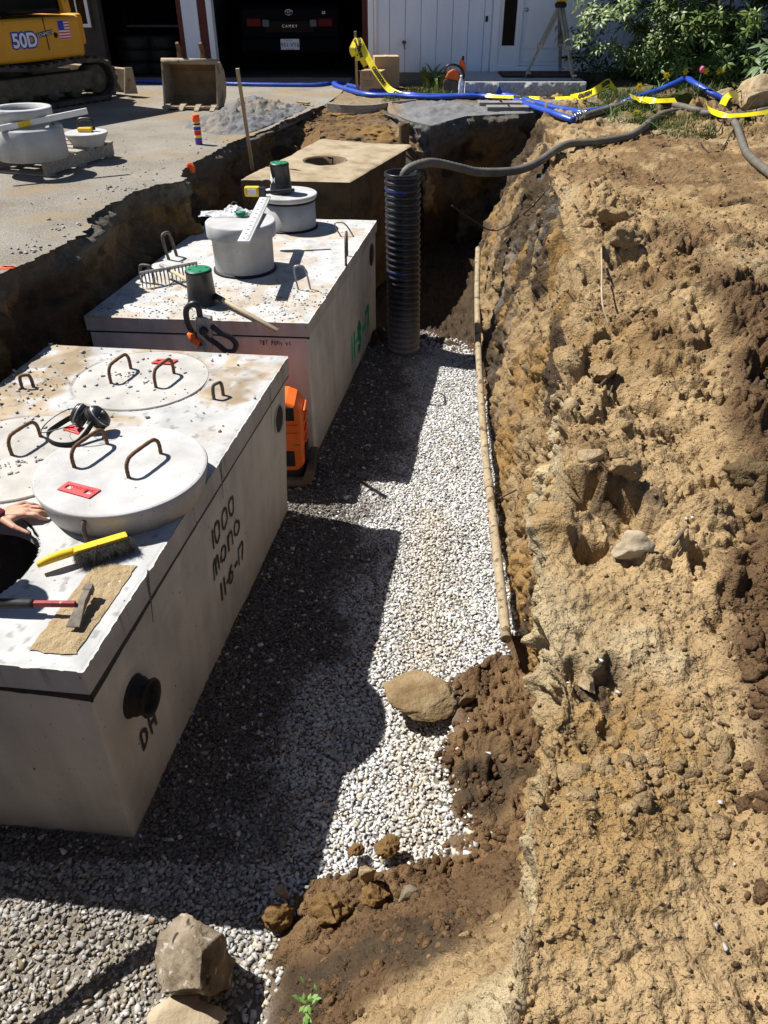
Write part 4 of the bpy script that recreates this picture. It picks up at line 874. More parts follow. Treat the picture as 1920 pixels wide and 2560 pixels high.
# bench brush
ha, hb = at(93, 1413, -.36), at(185, 1378, -.35); ba, bb = at(183, 1378, -.345), at(318, 1338, -.345)
br = thing('hand_brush', 'yellow handled bench brush with black bristles lying on the near tank', 'brush', (ha+bb)/2*1.0)
path = smooth_path([ha, ha*0.6+hb*0.4+Vector((0, 0, .006)), hb], 8)
mb = MB(); mb.tube(path, [0.012+0.007*math.sin(i/len(path)*2.6) for i in range(len(path))], 12); mb.build('handle', K['yellowplastic'], br, True)
mb = MB(); mb.bar(ba, bb, 0.040, 0.018); mb.build('brush_back', K['yellowplastic'], br, True, bevel=0.005)
dr = (bb-ba).normalized(); sd2 = Vector((dr.y, -dr.x, 0)); V = []; F = []; rr = random.Random(5)
for i in range(5200):
    t = rr.uniform(0.02, 1.02); w = rr.uniform(-0.016, 0.016)
    p = ba+(bb-ba)*t+sd2*w+Vector((0, 0, -0.006))
    q2 = p+sd2*(rr.gauss(0.046, 0.010)+w*0.9)+Vector((0, 0, rr.gauss(-0.026, 0.018)))+dr*rr.gauss(0.0, 0.016)
    q2.z = max(q2.z, -0.398)
    s_v = dr*0.0011; o0 = len(V); V += [p-s_v, p+s_v, q2]; F.append((o0, o0+1, o0+2))
mb = MB(); mb.add(V, F); mb.build('bristles', K['bristle'], br, True)

# brick hammer
hs, he = at(-60, 1508, -.36), at(190, 1510, -.345)
hm = thing('brick_hammer', 'brick hammer with dark grip and red shaft lying on the sand patch', 'hammer', he)
hd = (he-hs); L_ = hd.length; hd.normalize()
mb = MB(); mb.tube([hs, hs+hd*0.1, hs+hd*0.2, hs+hd*(L_*0.58)], [0.016, 0.019, 0.017, 0.0165], 14); mb.build('grip', K['rubber'], hm, True)
mb = MB(); mb.bar(hs+hd*(L_*0.57), he, 0.016, 0.022); mb.build('shaft', K['hammerred'], hm, True, bevel=0.003)
ca, cb = at(226, 1468, -.355), at(181, 1566, -.368)
mb = MB(); kd = (cb-ca).normalized(); kr = Vector((kd.y, -kd.x, 0))
st = [(0.0, .015, .015), (.03, .016, .016), (.036, .012, .012), (.055, .014, .014), (.085, .013, .013), (.12, .016, .010), (.17, .022, .006), (.205, .024, .0025)]
mb_v = []
for i, (t, w, h) in enumerate(st):
    c = ca+kd*t*((cb-ca).length/0.205)+Vector((0, 0, 0.004-0.10*max(0, t-.08)**1.2)); 
    mb_v += [c-kr*w-Vector((0, 0, h)), c+kr*w-Vector((0, 0, h)), c+kr*w+Vector((0, 0, h)), c-kr*w+Vector((0, 0, h))]
F = [(i*4+k, i*4+(k+1) % 4, i*4+4+(k+1) % 4, i*4+4+k) for i in range(len(st)-1) for k in range(4)]+[(3, 2, 1, 0), tuple(len(mb_v)-4+k for k in range(4))]
mb.add(mb_v, F); mb.build('head', K['hammerhead'], hm, True, bevel=0.002)

# level ruler across the risers with the tape measure
la, lb = Vector((-0.963, 5.37, RZ+0.366+0.008)), Vector((-0.955, 6.52, RZ+0.366+0.03))
lv = thing('ruler_level', 'white aluminium ruler level lying across the nearer riser top', 'level', la)
mb = MB(); mb.bar(la, lb, 0.085, 0.014); mb.build('ruler_body', K['alu'], lv, True, bevel=0.002)
ld = (lb-la).normalized(); lr_ = ld.cross(Vector((0, 0, 1))).normalized(); mb = MB()
for i in range(56):
    p = la+ld*(0.02+i*0.02)+lr_*0.036+Vector((0, 0, 0.0085)); mb.bar(p, p-lr_*(0.018 if i % 5 else 0.03), 0.003, 0.0008)
mb.build('graduations', K['print'], lv, True)
mb = MB()
for i in range(11):
    p = la+ld*(0.06+i*0.1)-lr_*0.016; mb.bar(p+Vector((0, 0, .0085)), p+lr_*0.02+Vector((0, 0, .0085)), 0.008, 0.0008)
mb.build('numbers', K['print'], lv, True)
tm_ = lb+Vector((-0.05, 0.02, 0.03))
tm = thing('tape_measure', 'yellow and black tape measure resting where the ruler meets the farther riser', 'tape measure', tm_)
mb = MB(); mb.box((-0.055, 0, 0.01), (0.12, 0.055, 0.075)); mb.build('case', K['yellowplastic'], tm, bevel=0.012)
mb = MB(); mb.box((-0.055, -0.030, 0.012), (0.07, 0.006, 0.045)); mb.build('face_plate', K['alu'], tm, bevel=0.004)
mb = MB(); mb.box((0.025, 0, 0.0), (0.05, 0.06, 0.085)); mb.bar((0.04, 0, 0.0), (0.28, 0.05, 0.01), 0.03, 0.02); mb.tube(smooth_path([(0.02, 0.02, .04), (0.03, 0.02, .085), (0.09, 0.02, 0.085), (0.10, 0.02, 0.03)], 4), 0.005, 6); mb.build('grip', K['black'], tm, bevel=0.004)
# crumpled clear plastic and green cap on the nearer riser
bc = Vector((-1.15, 6.02, RZ+0.368))
n_ = 46; uu, vv = np.meshgrid(np.linspace(-1, 1, n_), np.linspace(-1, 1, n_), indexing='ij')
P = np.stack([uu*0.25-0.02, vv*0.085+0.07, 0*uu], -1); P[..., 2] = 0.004+0.055*np.abs(fbm(P, 9, 4, 501))*(1-np.abs(uu)**4)*(1-np.abs(vv)**4)+0.01*np.abs(fbm(P, 40, 2, 502)); P[..., :2] += 0.03*np.stack([fbm(P, 6, 3, 503), fbm(P, 6, 3, 504)], -1)
bg = mesh_np('plastic_bag', P.reshape(-1, 3), gridF(n_, n_), K['plasticfilm']); bg.location = bc; tag(bg, 'crumpled clear plastic bag on top of the nearer riser', 'plastic bag')
gc = thing('green_cap', 'small green screw cap beside the clear bag on the nearer riser', 'cap', at(605, 541, RZ+0.366))
mb = MB(); mb.lathe([(0.042, 0), (0.044, 0.006), (0.044, 0.034), (0.038, 0.042), (0, 0.042)], 24); mb.build('cap_body', K['green'], gc)
mb = MB()
for a in range(24): mb.box((0.0445*math.cos(a*.2618), 0.0445*math.sin(a*.2618), 0.02), (0.004, 0.004, 0.026))
mb.build('grip_ribs', K['green'], gc)
mb = MB(); mb.tube(smooth_path([(-.075, 0, 0), (-.078, 0, .07), (-.06, 0.02, .10), (-.03, .03, .09)], 4), 0.003, 6); mb.build('wire_hook', K['rebar'], gc)

# rake
k0, k1 = at(417, 671, RZ+0.09), at(697, 829, RZ+0.012)
rk = thing('bow_rake', 'steel garden rake with long wooden handle lying across the grit on the middle tank', 'rake', k0)
mb = MB(); mb.tube([k0, k0+(k1-k0)*0.5, k1], [0.013, 0.0155, 0.0175], 12); mb.build('handle', K['woodhandle'], rk, True)
kk_ = (k1-k0); mb = MB(); mb.tube([k0+kk_*0.44, k0+kk_*0.54], 0.0195, 12); mb.build('grip_sleeve', K['black'], rk, True)
ra_, rb_ = at(349, 684, RZ+0.105), at(493, 657, RZ+0.105)
mb = MB(); mb.bar(ra_, rb_, 0.010, 0.022); mb.build('head_bar', K['steel'], rk, True)
hd_ = (rb_-ra_); tdir = Vector((0.1, -0.25, -1)).normalized()
for i in range(16):
    p = ra_+hd_*(0.015+i*0.97/15); mb = MB(); mb.tube([p, p+tdir*0.06, p+tdir*0.105+Vector((0, -0.012, 0))], [0.0065, 0.006, 0.003], 6); mb.build('tine', K['steel'], rk, True)
mb = MB(); mb.tube([k0-kk_*0.06, k0+kk_*0.05], 0.016, 10); mb.tube(smooth_path([ra_*0.7+rb_*0.3, k0, ra_*0.35+rb_*0.65], 5), 0.006, 6); mb.build('ferrule', K['steel'], rk, True)

# plate compactor standing in the gap between the tanks
pc = thing('plate_compactor', 'orange plate compactor wedged in the gap between the near and middle tanks', 'plate compactor', (-0.80, 4.60, -1.45))
prof = [(0.0, 0.06), (0.0, 0.56), (0.03, 0.66), (0.10, 0.70), (0.52, 0.70)]
mb = MB(); mb.prism([(-0.24, 0.10), (0.22, 0.10), (0.255, 0.16), (0.262, 0.50), (0.25, 0.55), (0.215, 0.605), (0.16, 0.63), (-0.24, 0.63)], -0.135, 0.135, Matrix(((1, 0, 0), (0, 0, 1), (0, 1, 0))).to_3x3()); 
mb.F = [tuple(reversed(f)) for f in mb.F]; mb.build('engine_cover', K['orange'], pc, bevel=0.03, seg=3)
mb = MB()
for c_, d_ in [((0.268, 0.03, 0.30+i*0.075), (0.012, 0.16, 0.02)) for i in range(4)]+[((0.15, -0.139, 0.40), (0.16, 0.012, 0.018)), ((0.15, -0.139, 0.46), (0.16, 0.012, 0.018))]:
    mb = MB(); mb.box(c_, d_); mb.build('cover_rib', K['orange'], pc, bevel=0.004)
for c_, d_ in (((0.262, 0.0, 0.205), (0.02, 0.13, 0.13)), ((0.12, -0.136, 0.21), (0.15, 0.014, 0.12)), ((0.14, -0.136, 0.55), (0.14, 0.01, 0.10))):
    mb = MB(); mb.box(c_, d_); mb.build('vent_opening', K['blackmatte'], pc, bevel=0.01)
lettering('lettering', 'MULTI', 0.05, (0.272, 0.02, 0.565), (0, 1, 0), (0, 0, 1), K['whitepaint'], pc)
mb = MB(); mb.prism([(-0.3, 0.0), (0.26, 0.0), (0.31, 0.05), (0.33, 0.13), (0.27, 0.13), (0.24, 0.05), (-0.3, 0.05)], -0.17, 0.17, Matrix(((1, 0, 0), (0, 0, 1), (0, 1, 0))).to_3x3()); mb.F = [tuple(reversed(f)) for f in mb.F]
mb.build('base_plate', K['mud'], pc, bevel=0.012)
mb = MB(); mb.box((0, 0, 0.10), (0.5, 0.26, 0.08)); mb.build('engine_base', K['blackmatte'], pc, bevel=0.02)
# handle: two bars up to the left, with a black loop
def hp(u, v, y=4.66): return aty(u, v, y)-Vector((-0.80, 4.60, -1.45))
mb = MB(); mb.tube([(-0.2, 0.05, 0.2), hp(520, 880), hp(505, 850)], 0.016, 10); mb.build('handle_bar', K['steel'], pc)
mb = MB(); mb.tube(smooth_path([hp(505, 862), hp(487, 840), hp(470, 808), hp(465, 780), hp(472, 765), hp(486, 759), hp(496, 770), hp(500, 790)], 6), 0.019, 12); mb.build('handle_loop', K['black'], pc)
mb = MB(); mb.tube(smooth_path([hp(529, 815), hp(552, 832), hp(578, 845), hp(590, 862), hp(584, 876), hp(566, 878), hp(545, 862), hp(518, 842), hp(509, 830)], 6), 0.018, 12); mb.build('handle_loop', K['black'], pc)
mb = MB(); mb.tube([hp(476, 832, 4.645), hp(484, 850, 4.645), hp(500, 858, 4.645)], 0.024, 12); mb.build('lever', K['orange'], pc)
a_, b_ = hp(510, 790, 4.68), hp(513, 872, 4.68); mb = MB(); mb.bar(a_, b_, 0.10, 0.06, up=(0, 1, 0)); mb.build('throttle_box', K['steel'], pc, bevel=0.01)
mb = MB(); mb.lathe([(0, .03), (.02, .03), (.025, 0.02), (.03, 0)], 16, hp(509, 828, 4.64), rotm((0, -1, 0.2))); mb.build('knob', K['black'], pc)

# corrugated pipe
pcb = Vector((0.187, 6.80, -1.47)); lean = Vector((-0.035, 0.0, 0))
cg = thing('corrugated_pipe', 'tall black corrugated drain pipe standing upright in the trench', 'pipe', pcb)
H_ = 1.565; nr = 30; prof = []; cols_ = []
for i in range(nr):
    z0 = i*H_/nr; p_ = H_/nr
    prof += [(0.134, z0), (0.134, z0+p_*0.30), (0.150, z0+p_*0.42), (0.153, z0+p_*0.6), (0.150, z0+p_*0.86), (0.134, z0+p_*0.98)]
prof += [(0.150, H_-0.01), (0.152, H_), (0.142, H_+0.004), (0.128, H_-0.01), (0.126, 0.1), (0, 0.08)]
mb = MB(); mb.lathe(prof, 48); V = np.array(mb.V); dust = 1+11*np.clip(1-V[:, 2]/0.55, 0, 1)**1.5
V[:, :2] += (V[:, 2:3]/H_)*np.array([[lean.x, lean.y]]); mb.V = [tuple(v) for v in V]
bl = np.isin(np.arange(len(V)) % len(prof), [])
colr = np.stack([dust, dust*0.93, dust*0.82], 1)
for zz in (H_*27.5/nr, H_*14.4/nr):            # the blue stripe rings
    bm2 = (np.abs(V[:, 2]-zz) < 0.012) & (V[:, 0] < -0.0) 
    colr[bm2] = (1.2, 2.0, 9.0)
mb.build('pipe_wall', K['corrugated'], cg, col=colr)

# gravel
def inside_tank(x, y, Fr, mgn=0.04):
    d = np.stack([x-Fr.o.x, y-Fr.o.y], -1); s_ = d@np.array([Fr.s.x, Fr.s.y]); t_ = d@np.array([Fr.t.x, Fr.t.y]); return (s_ > mgn) & (s_ < Fr.L-mgn) & (t_ > mgn)
sp0 = 0.0165; gx_, gy_ = np.meshgrid(np.arange(-2.9, 1.25, sp0), np.arange(0.9, 7.5, sp0), indexing='ij')
pts = np.stack([gx_.ravel(), gy_.ravel()], 1); pts = np.concatenate([pts, pts[NR.rand(len(pts)) < 0.55]+sp0*0.5]); pts += NR.uniform(-0.5, 0.5, pts.shape)*sp0
x, y = pts[:, 0], pts[:, 1]
toe = np.interp(y, ty_, tx_)
m = (x < toe+0.02) & ~inside_tank(x, y, T1) & ~inside_tank(x, y, T2)
lef = np.interp(y, [0, 4.5, 8.6], [-3.2, -2.2, -1.4])
m &= (x > lef+0.1)
m &= (y < 6.95+0.25*np.sin(x*5)+0.2*NR.rand(len(x)))
m &= (x > -2.0) | (y < 1.9)
pts = pts[m]; x, y = pts.T; z, bmk = floor_z(x, y)
P3 = np.stack([x, y, z*0], 1)
n_ = fbm(P3, 3.0, 4, 601)
dirty = sstep(-0.1, 0.45, -(y-1.72)-0.4*(x+0.65)+0.4*n_)*(x < -0.3)          # soil mixed in at the near left
keep = NR.rand(len(x)) > np.clip(bmk*1.0+0.5*dirty, 0, 0.9985)
x, y, z, bmk, n_, dirty = [a[keep] for a in (x, y, z, bmk, n_, dirty)]
sz = 0.0122*(0.55+0.65*NR.rand(len(x)))
sz *= 1+0.45*(NR.rand(len(x)) < 0.10)
pz = z+0.006+NR.uniform(-0.004, 0.005, len(x))
v_ = NR.uniform(0.62, 1.12, len(x)); warm = NR.rand(len(x)); path_ = np.exp(-((x-(0.02+0.07*y))/0.14)**2)*(y < 4.2)*0.6
base = np.stack([0.64*v_, 0.636*v_, 0.625*v_], 1)
base = np.where((warm < 0.14)[:, None], base*np.array([0.85, 0.76, 0.62]), base); base = np.where((warm > 0.93)[:, None], base*np.array([0.5, 0.5, 0.5]), base)
base = base*(1-path_[:, None]*np.array([0.12, 0.22, 0.36]))
# damp, muddy stone along the tanks, darkened to deepen their shade, a few left clean
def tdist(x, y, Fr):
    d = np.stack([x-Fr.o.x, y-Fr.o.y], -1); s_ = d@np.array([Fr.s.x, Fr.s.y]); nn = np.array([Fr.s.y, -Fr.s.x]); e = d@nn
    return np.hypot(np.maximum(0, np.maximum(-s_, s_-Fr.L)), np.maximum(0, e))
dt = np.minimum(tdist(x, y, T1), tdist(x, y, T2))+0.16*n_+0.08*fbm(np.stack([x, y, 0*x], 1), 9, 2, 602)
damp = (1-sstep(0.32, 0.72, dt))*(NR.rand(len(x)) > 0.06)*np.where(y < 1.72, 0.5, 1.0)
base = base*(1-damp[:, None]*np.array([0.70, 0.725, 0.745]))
base = base*(1-(dirty*NR.uniform(0.2, 0.95, len(x)))[:, None]*np.array([0.4, 0.48, 0.6]))
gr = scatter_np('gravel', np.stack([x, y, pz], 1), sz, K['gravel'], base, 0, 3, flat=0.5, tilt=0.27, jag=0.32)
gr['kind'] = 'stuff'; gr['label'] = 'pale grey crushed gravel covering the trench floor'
# grit and chips on the tanks, the trench rims and the bank
def chips(name, pts, sizes, cols, label, seed, flat=0.6, m='gravel'):
    o = scatter_np(name, np.array(pts), np.array(sizes), K[m], np.array(cols), 0, seed, flat=flat, tilt=0.25, jag=0.3); o['kind'] = 'stuff'; o['label'] = label; return o
def gcol(n, v=0.48): b = NR.uniform(0.55, 1.1, (n, 1))*v; return b*np.array([[1, 0.97, 0.92]])
pt_, sz_ = [], []
for i in range(2500):
    s_, t_ = NR.rand()*0.98*T2.L, NR.rand()*0.985*T2.W
    pr = np.exp(-(s_/0.62)**2)*1.0+0.04+0.5*np.exp(-((s_-0.45)**2+(t_-0.15)**2)/0.03)
    p = T2(s_, t_, 0.002)
    if NR.rand() < pr and (p-r1c).length > 0.25: pt_.append(p[:]); sz_.append(0.0035+0.008*NR.rand()**2)
chips('loose_grit', pt_, sz_, gcol(len(pt_), 0.42), 'grey grit strewn over the front of the middle tank', 21)
pt_, sz_ = [], []
for i in range(650):
    s_, t_ = (0.42+0.58*NR.rand())*T1.L*0.995, NR.rand()**0.7*T1.W*0.99
    p = T1(s_, t_, 0.006)
    if NR.rand() < 0.10+0.35*(t_/T1.W)*sstep(0.3, 0.6, np.array(s_/T1.L)): pt_.append(p[:]); sz_.append(0.004+0.012*NR.rand()**2)
for (u, v, n_, sp_r) in ((320, 935, 22, 0.04), (340, 962, 12, 0.06), (42, 1158, 26, 0.05), (75, 985, 14, 0.09), (110, 965, 12, 0.06), (95, 930, 10, 0.12), (425, 985, 5, 0.05)):
    for i in range(n_):
        p = at(u, v, -0.394)+Vector((R.gauss(0, sp_r), R.gauss(0, sp_r*0.6), 0)); pt_.append(p[:]); sz_.append(0.004+0.010*NR.rand()**1.8)
cc_ = gcol(len(pt_), 0.44); 
chips('loose_grit', pt_, sz_, cc_, 'grey chips scattered on the near tank top', 22)
pt_, sz_ = [], []
for i in range(380):
    k_ = R.randrange(i0, i1); d_ = 0.05+abs(R.gauss(0, 0.35)); p = WT[k_, :2]-Wn[k_]*d_
    pt_.append((p[0], p[1], 0.004)); sz_.append(0.003+0.012*NR.rand()**3)
for u, v, n_ in ((182, 572, 8), (95, 622, 18), (265, 470, 5), (345, 470, 12)):
    for i in range(n_):
        p = at(u, v, 0)+Vector((R.gauss(0, .12), R.gauss(0, .05), 0.005)); pt_.append(p[:]); sz_.append(0.006+0.012*NR.rand())
for i in range(500): pt_.append((-NR.rand()*4.5-0.9, 5+NR.rand()*8, 0.002)); sz_.append(0.003+0.006*NR.rand()**2)
_ex = np.interp([p[1] for p in pt_], WT[i0:i1, 1], WT[i0:i1, 0])-0.04
sz_ = [s for s, p, e in zip(sz_, pt_, _ex) if p[0] < e]; pt_ = [p for p, e in zip(pt_, _ex) if p[0] < e]
chips('driveway_chips', pt_, sz_, gcol(len(pt_), 0.34), 'pale stone chips along the driveway edge', 23)
# crumbs of soil lying on the bank and the slumped soil
pt_, sz_, cl_ = [], [], []
nb, mbk = BANKS
cand = NR.randint(0, nb, 46000), NR.randint(int(_nw*0.25), mbk-14, 46000)
fld = fbm(BANKP[cand[0], cand[1]], 2.0, 3, 611)
for i, j, f_ in zip(cand[0], cand[1], fld):
    p = BANKP[i, j]
    if f_+NR.rand()*0.8 < 0.35 or p[1] < 0.45 or p[1] > 9: continue
    s_ = (0.0022+0.008*NR.rand()**5)*(0.7+0.14*p[1]); pt_.append((p[0], p[1], p[2]+s_*0.3)); sz_.append(s_)
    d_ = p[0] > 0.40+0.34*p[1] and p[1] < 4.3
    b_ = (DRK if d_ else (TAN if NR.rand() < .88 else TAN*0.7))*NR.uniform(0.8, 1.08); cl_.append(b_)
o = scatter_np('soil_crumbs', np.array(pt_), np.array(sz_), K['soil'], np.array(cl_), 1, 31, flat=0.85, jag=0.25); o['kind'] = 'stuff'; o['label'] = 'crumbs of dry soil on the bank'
pt_, sz_, cl_ = [], [], []
xx, yy = NR.uniform(-0.6, 0.75, 14000), NR.uniform(0.75, 2.95, 14000); zz, mm = floor_z(xx, yy); fld = fbm(np.stack([xx, yy, 0*xx], 1), 2.5, 3, 612)
for x_, y_, z_, m_, f_ in zip(xx, yy, zz, mm, fld):
    if m_ < 0.35*NR.rand()+0.3 or f_+NR.rand() < 0.2: continue
    s_ = 0.003+0.020*NR.rand()**6; pt_.append((x_, y_, z_+s_*0.4)); sz_.append(s_)
    sl = 0.5*x_-0.87*(y_-1.5); cl_.append((DRK*1.15 if sl < 0.5 else TAN*0.9)*NR.uniform(0.65, 1.15))
o = scatter_np('soil_clods', np.array(pt_), np.array(sz_), K['soil'], np.array(cl_), 2, 32, flat=0.85, jag=0.16); o['kind'] = 'stuff'; o['label'] = 'brown clods of slumped soil in the trench'

# larger clods bedded in the loose parts of the bank
pt_, sz_, cl_ = [], [], []
cand = NR.randint(0, nb, 16000), NR.randint(int(_nw*0.8), mbk-14, 16000); fld = fbm(BANKP[cand[0], cand[1]], 1.7, 3, 613)
for i, j, f_ in zip(cand[0], cand[1], fld):
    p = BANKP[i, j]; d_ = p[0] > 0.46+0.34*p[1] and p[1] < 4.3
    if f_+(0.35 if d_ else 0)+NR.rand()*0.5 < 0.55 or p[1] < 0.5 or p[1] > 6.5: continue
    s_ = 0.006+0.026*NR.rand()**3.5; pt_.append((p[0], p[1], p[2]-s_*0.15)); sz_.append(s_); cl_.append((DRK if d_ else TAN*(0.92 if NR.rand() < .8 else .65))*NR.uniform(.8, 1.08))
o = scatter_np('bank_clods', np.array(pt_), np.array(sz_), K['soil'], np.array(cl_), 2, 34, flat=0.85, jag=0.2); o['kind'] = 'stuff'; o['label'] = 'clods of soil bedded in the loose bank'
# rocks
K['slabrock'] = mat('slabrock', [(0.16, 0.105, 0.052), (0.24, 0.17, 0.09), (0.30, 0.23, 0.14)], 9, 0.95, 0.8, 60, spec=0.1, detail=12, bdist=0.012)
rock('boulder', at(500, 2400, -1.36)+Vector((0, 0, 0.0)), (0.16, 0.165, 0.225), 12, K['rockgrey'], 'large muddy wedge shaped boulder standing on the gravel near the bottom edge', 'boulder', (0.25, -0.2, 0.9), 5, 0.2)
rock('flat_rock', at(470, 2545, -1.42), (0.14, 0.08, 0.035), 9, K['rockpale'], 'pale flat rock below the large boulder at the bottom edge', 'rock', (0.1, 0.1, 0.2), 4)
rock('slab_rock', at(1050, 1742, -1.39), (0.225, 0.165, 0.045), 14, K['slabrock'], 'flat tan slab of rock lying on the white gravel', 'rock', (0.1, 0.06, 0.15), 5, 0.22)
rock('small_rock', at(1165, 1748, -1.38), (0.062, 0.035, 0.04), 15, K['brownpipe'], 'small dark brown rock beside the flat slab', 'rock', (0, 0, 0.7), 3)
rock('upright_stone', at(922, 2185, -1.36), (0.038, 0.035, 0.085), 17, K['rock'], 'narrow tan stone standing on end at the edge of the slumped soil', 'rock', (0.3, -0.25, 0.1), 4)
cm_ = mat('clod', [(0.13, 0.075, 0.03), (0.21, 0.13, 0.055)], 14, 0.95, 0.9, 60, spec=0.05, bdist=0.012)
rock('soil_clod', at(970, 2112, -1.40), (0.052, 0.05, 0.045), 18, cm_, 'round brown clod of soil sitting alone on the white gravel', 'clod', sub=5, rough=0.5)
rock('soil_clod', at(888, 2128, -1.42), (0.034, 0.03, 0.026), 19, cm_, 'small clod of soil just above the upright stone', 'clod', sub=5, rough=0.5)
rock('soil_clod', at(820, 2275, -1.395), (0.085, 0.075, 0.06), 20, cm_, 'large brown clod at the edge of the slumped soil', 'clod', sub=5, rough=0.5)
rock('soil_clod', at(700, 2290, -1.41), (0.07, 0.06, 0.05), 23, cm_, 'dark clod between the boulder and the large brown clod', 'clod', sub=5, rough=0.5)
rock('soil_clod', at(940, 2240, -1.385), (0.06, 0.05, 0.045), 24, cm_, 'brown clod pressed against the foot of the upright stone', 'clod', sub=5, rough=0.5)
rock('cobble', at(1023, 2240, -1.34), (0.048, 0.04, 0.035), 25, K['rockgrey'], 'grey cobble half sunk in the brown soil right of the upright stone', 'rock', sub=4)
p = on_bank(1578, 1380); rock('pale_rock', p+Vector((0, 0, 0.02)), (0.068, 0.055, 0.05), 26, K['rockpale'], 'pale angular rock lying in the middle of the soil bank', 'rock', sub=4)
p = on_bank(1468, 1712); rock('tan_stone', p+Vector((0, 0, 0.01)), (0.028, 0.045, 0.03), 27, K['rock'], 'rounded tan stone on the crest of the bank beside the trench', 'rock', sub=4)
p = on_bank(1425, 1022); rock('crest_rock', p+Vector((0, 0, 0.01)), (0.04, 0.04, 0.035), 28, K['rock'], 'small tan rock perched on the crest above the dark streak', 'rock', sub=3)
p = on_bank(1470, 1145); rock('crest_rock', p+Vector((0, 0, 0.01)), (0.055, 0.04, 0.04), 29, K['rock'], 'tan rock bedded in the bank below the perched crest rock', 'rock', sub=3)
for i, (u, v, s_) in enumerate(((1520, 560, 0.16), (1490, 545, 0.10), (1560, 600, 0.12), (1545, 1150, 0.09), (1560, 1175, 0.07), (1870, 1200, 0.09), (1500, 940, 0.08))):
    p = on_bank(u, v); V, F = rock_np(4, (s_, s_*0.8, s_*0.7), 40+i, 0.6)
    cs = np.tile(TAN*(0.95 if i != 5 else 0.4), (len(V), 1)); o = mesh_np('soil_lump', V, F, K['soil'], col=cs, smooth=True); o.location = p+Vector((0, 0, s_*0.15))
    tag(o, ['largest lump of soil on the far crest of the bank', 'lump of soil left of the largest one on the far crest', 'lump of soil below the largest one on the far crest', 'soil lump beside a dark hollow midway down the bank', 'smaller soil lump below the dark hollow midway down the bank', 'dark brown soil lump at the right edge of the bank', 'soil lump on the crest beside the twigs'][i], 'soil lump')
# white stones on the bank
pt_ = [on_bank(u, v) for u, v in ((1378, 1262), (1502, 1655), (1715, 1300), (1730, 1297), (1790, 2320), (1810, 2370), (1835, 2165), (1800, 2010), (1420, 1710), (1780, 760), (1715, 750), (1800, 795), (1700, 812), (1645, 1325), (1240, 1620), (1545, 1735))]
chips('white_chips', [(p.x, p.y, p.z+0.006) for p in pt_], NR.uniform(0.004, 0.009, len(pt_)), gcol(len(pt_), 0.62), 'white stone chips on the bank', 41)

# drain pipe along the foot of the bank
dp = smooth_path([at(1266, 1598, -1.27), at(1250, 1450, -1.29), at(1233, 1300, -1.31), at(1215, 1150, -1.32), at(1203, 1000, -1.30), at(1196, 870, -1.22), at(1193, 740, -1.08), at(1195, 622, -0.93)], 6)
dpo = thing('drain_pipe', 'long soil crusted plastic pipe lying along the foot of the soil bank', 'pipe', dp[0])
mb = MB(); mb.tube(dp, 0.0275, 14); mb.build('pipe_wall', K['dustypipe'], dpo, True)
mb = MB(); mb.tube([dp[15], dp[16]], 0.033, 14); mb.build('coupling', K['dustypipe'], dpo, True)
# white rod sticking out of the bank
q0 = [on_bank(1500, 640), on_bank(1497, 716), on_bank(1500, 790), on_bank(1523, 815)]
mb = MB(); mb.tube(smooth_path([q0[0]+Vector((0, 0, .05)), q0[1]+Vector((0, 0, .10)), q0[2]+Vector((0, 0, .07)), q0[3]+Vector((0, 0, 0.0))], 6), 0.0048, 8)
tag(mb.build('white_tube', K['rockpale']), 'thin white tube hanging out of the soil bank', 'tube')
# twigs and roots
for i, (pts_, r_, lab) in enumerate(((((1715, 1330), (1695, 1352), (1678, 1376)), 0.006, 'short brown stick lying above the pale angular rock'), (((1535, 925), (1520, 950), (1500, 972)), 0.005, 'bent twig poking from the bank below the white tube'),
        (((1540, 935), (1530, 970), (1519, 1005)), 0.004, 'thin root beside the bent twig on the bank'), (((1250, 1245), (1270, 1235), (1290, 1225)), 0.006, 'pale twig at the foot of the bank by the drain pipe'))):
    P = [on_bank(*q_)+Vector((0, 0, 0.02)) if q_[0] > 1320 else at(q_[0], q_[1], -1.1) for q_ in pts_]
    mb = MB(); mb.tube(smooth_path(P, 4), r_, 6); tag(mb.build('twig', K['bark']), lab, 'twig')
mb = MB(); a_ = at(690, 2222, -1.44); mb.bar(a_, a_+Vector((0.045, -0.035, 0.02)), 0.028, 0.02); tag(mb.build('wood_chip', K['wood'], bevel=0.003), 'splintered orange wood chip in the shade on the gravel', 'wood chip')
# cable dropping into the shaded end
P = [at(1130, 514, -0.25), at(1185, 552, -0.45), at(1224, 575, -0.55), at(1258, 570, -0.55), at(1322, 524, -0.25), on_bank(1362, 484)+Vector((0, 0, .01))]
mb = MB(); mb.tube(smooth_path(P, 6), 0.006, 6); tag(mb.build('cable', K['cable']), 'thin dark cable sagging across the shaded end of the trench', 'cable')
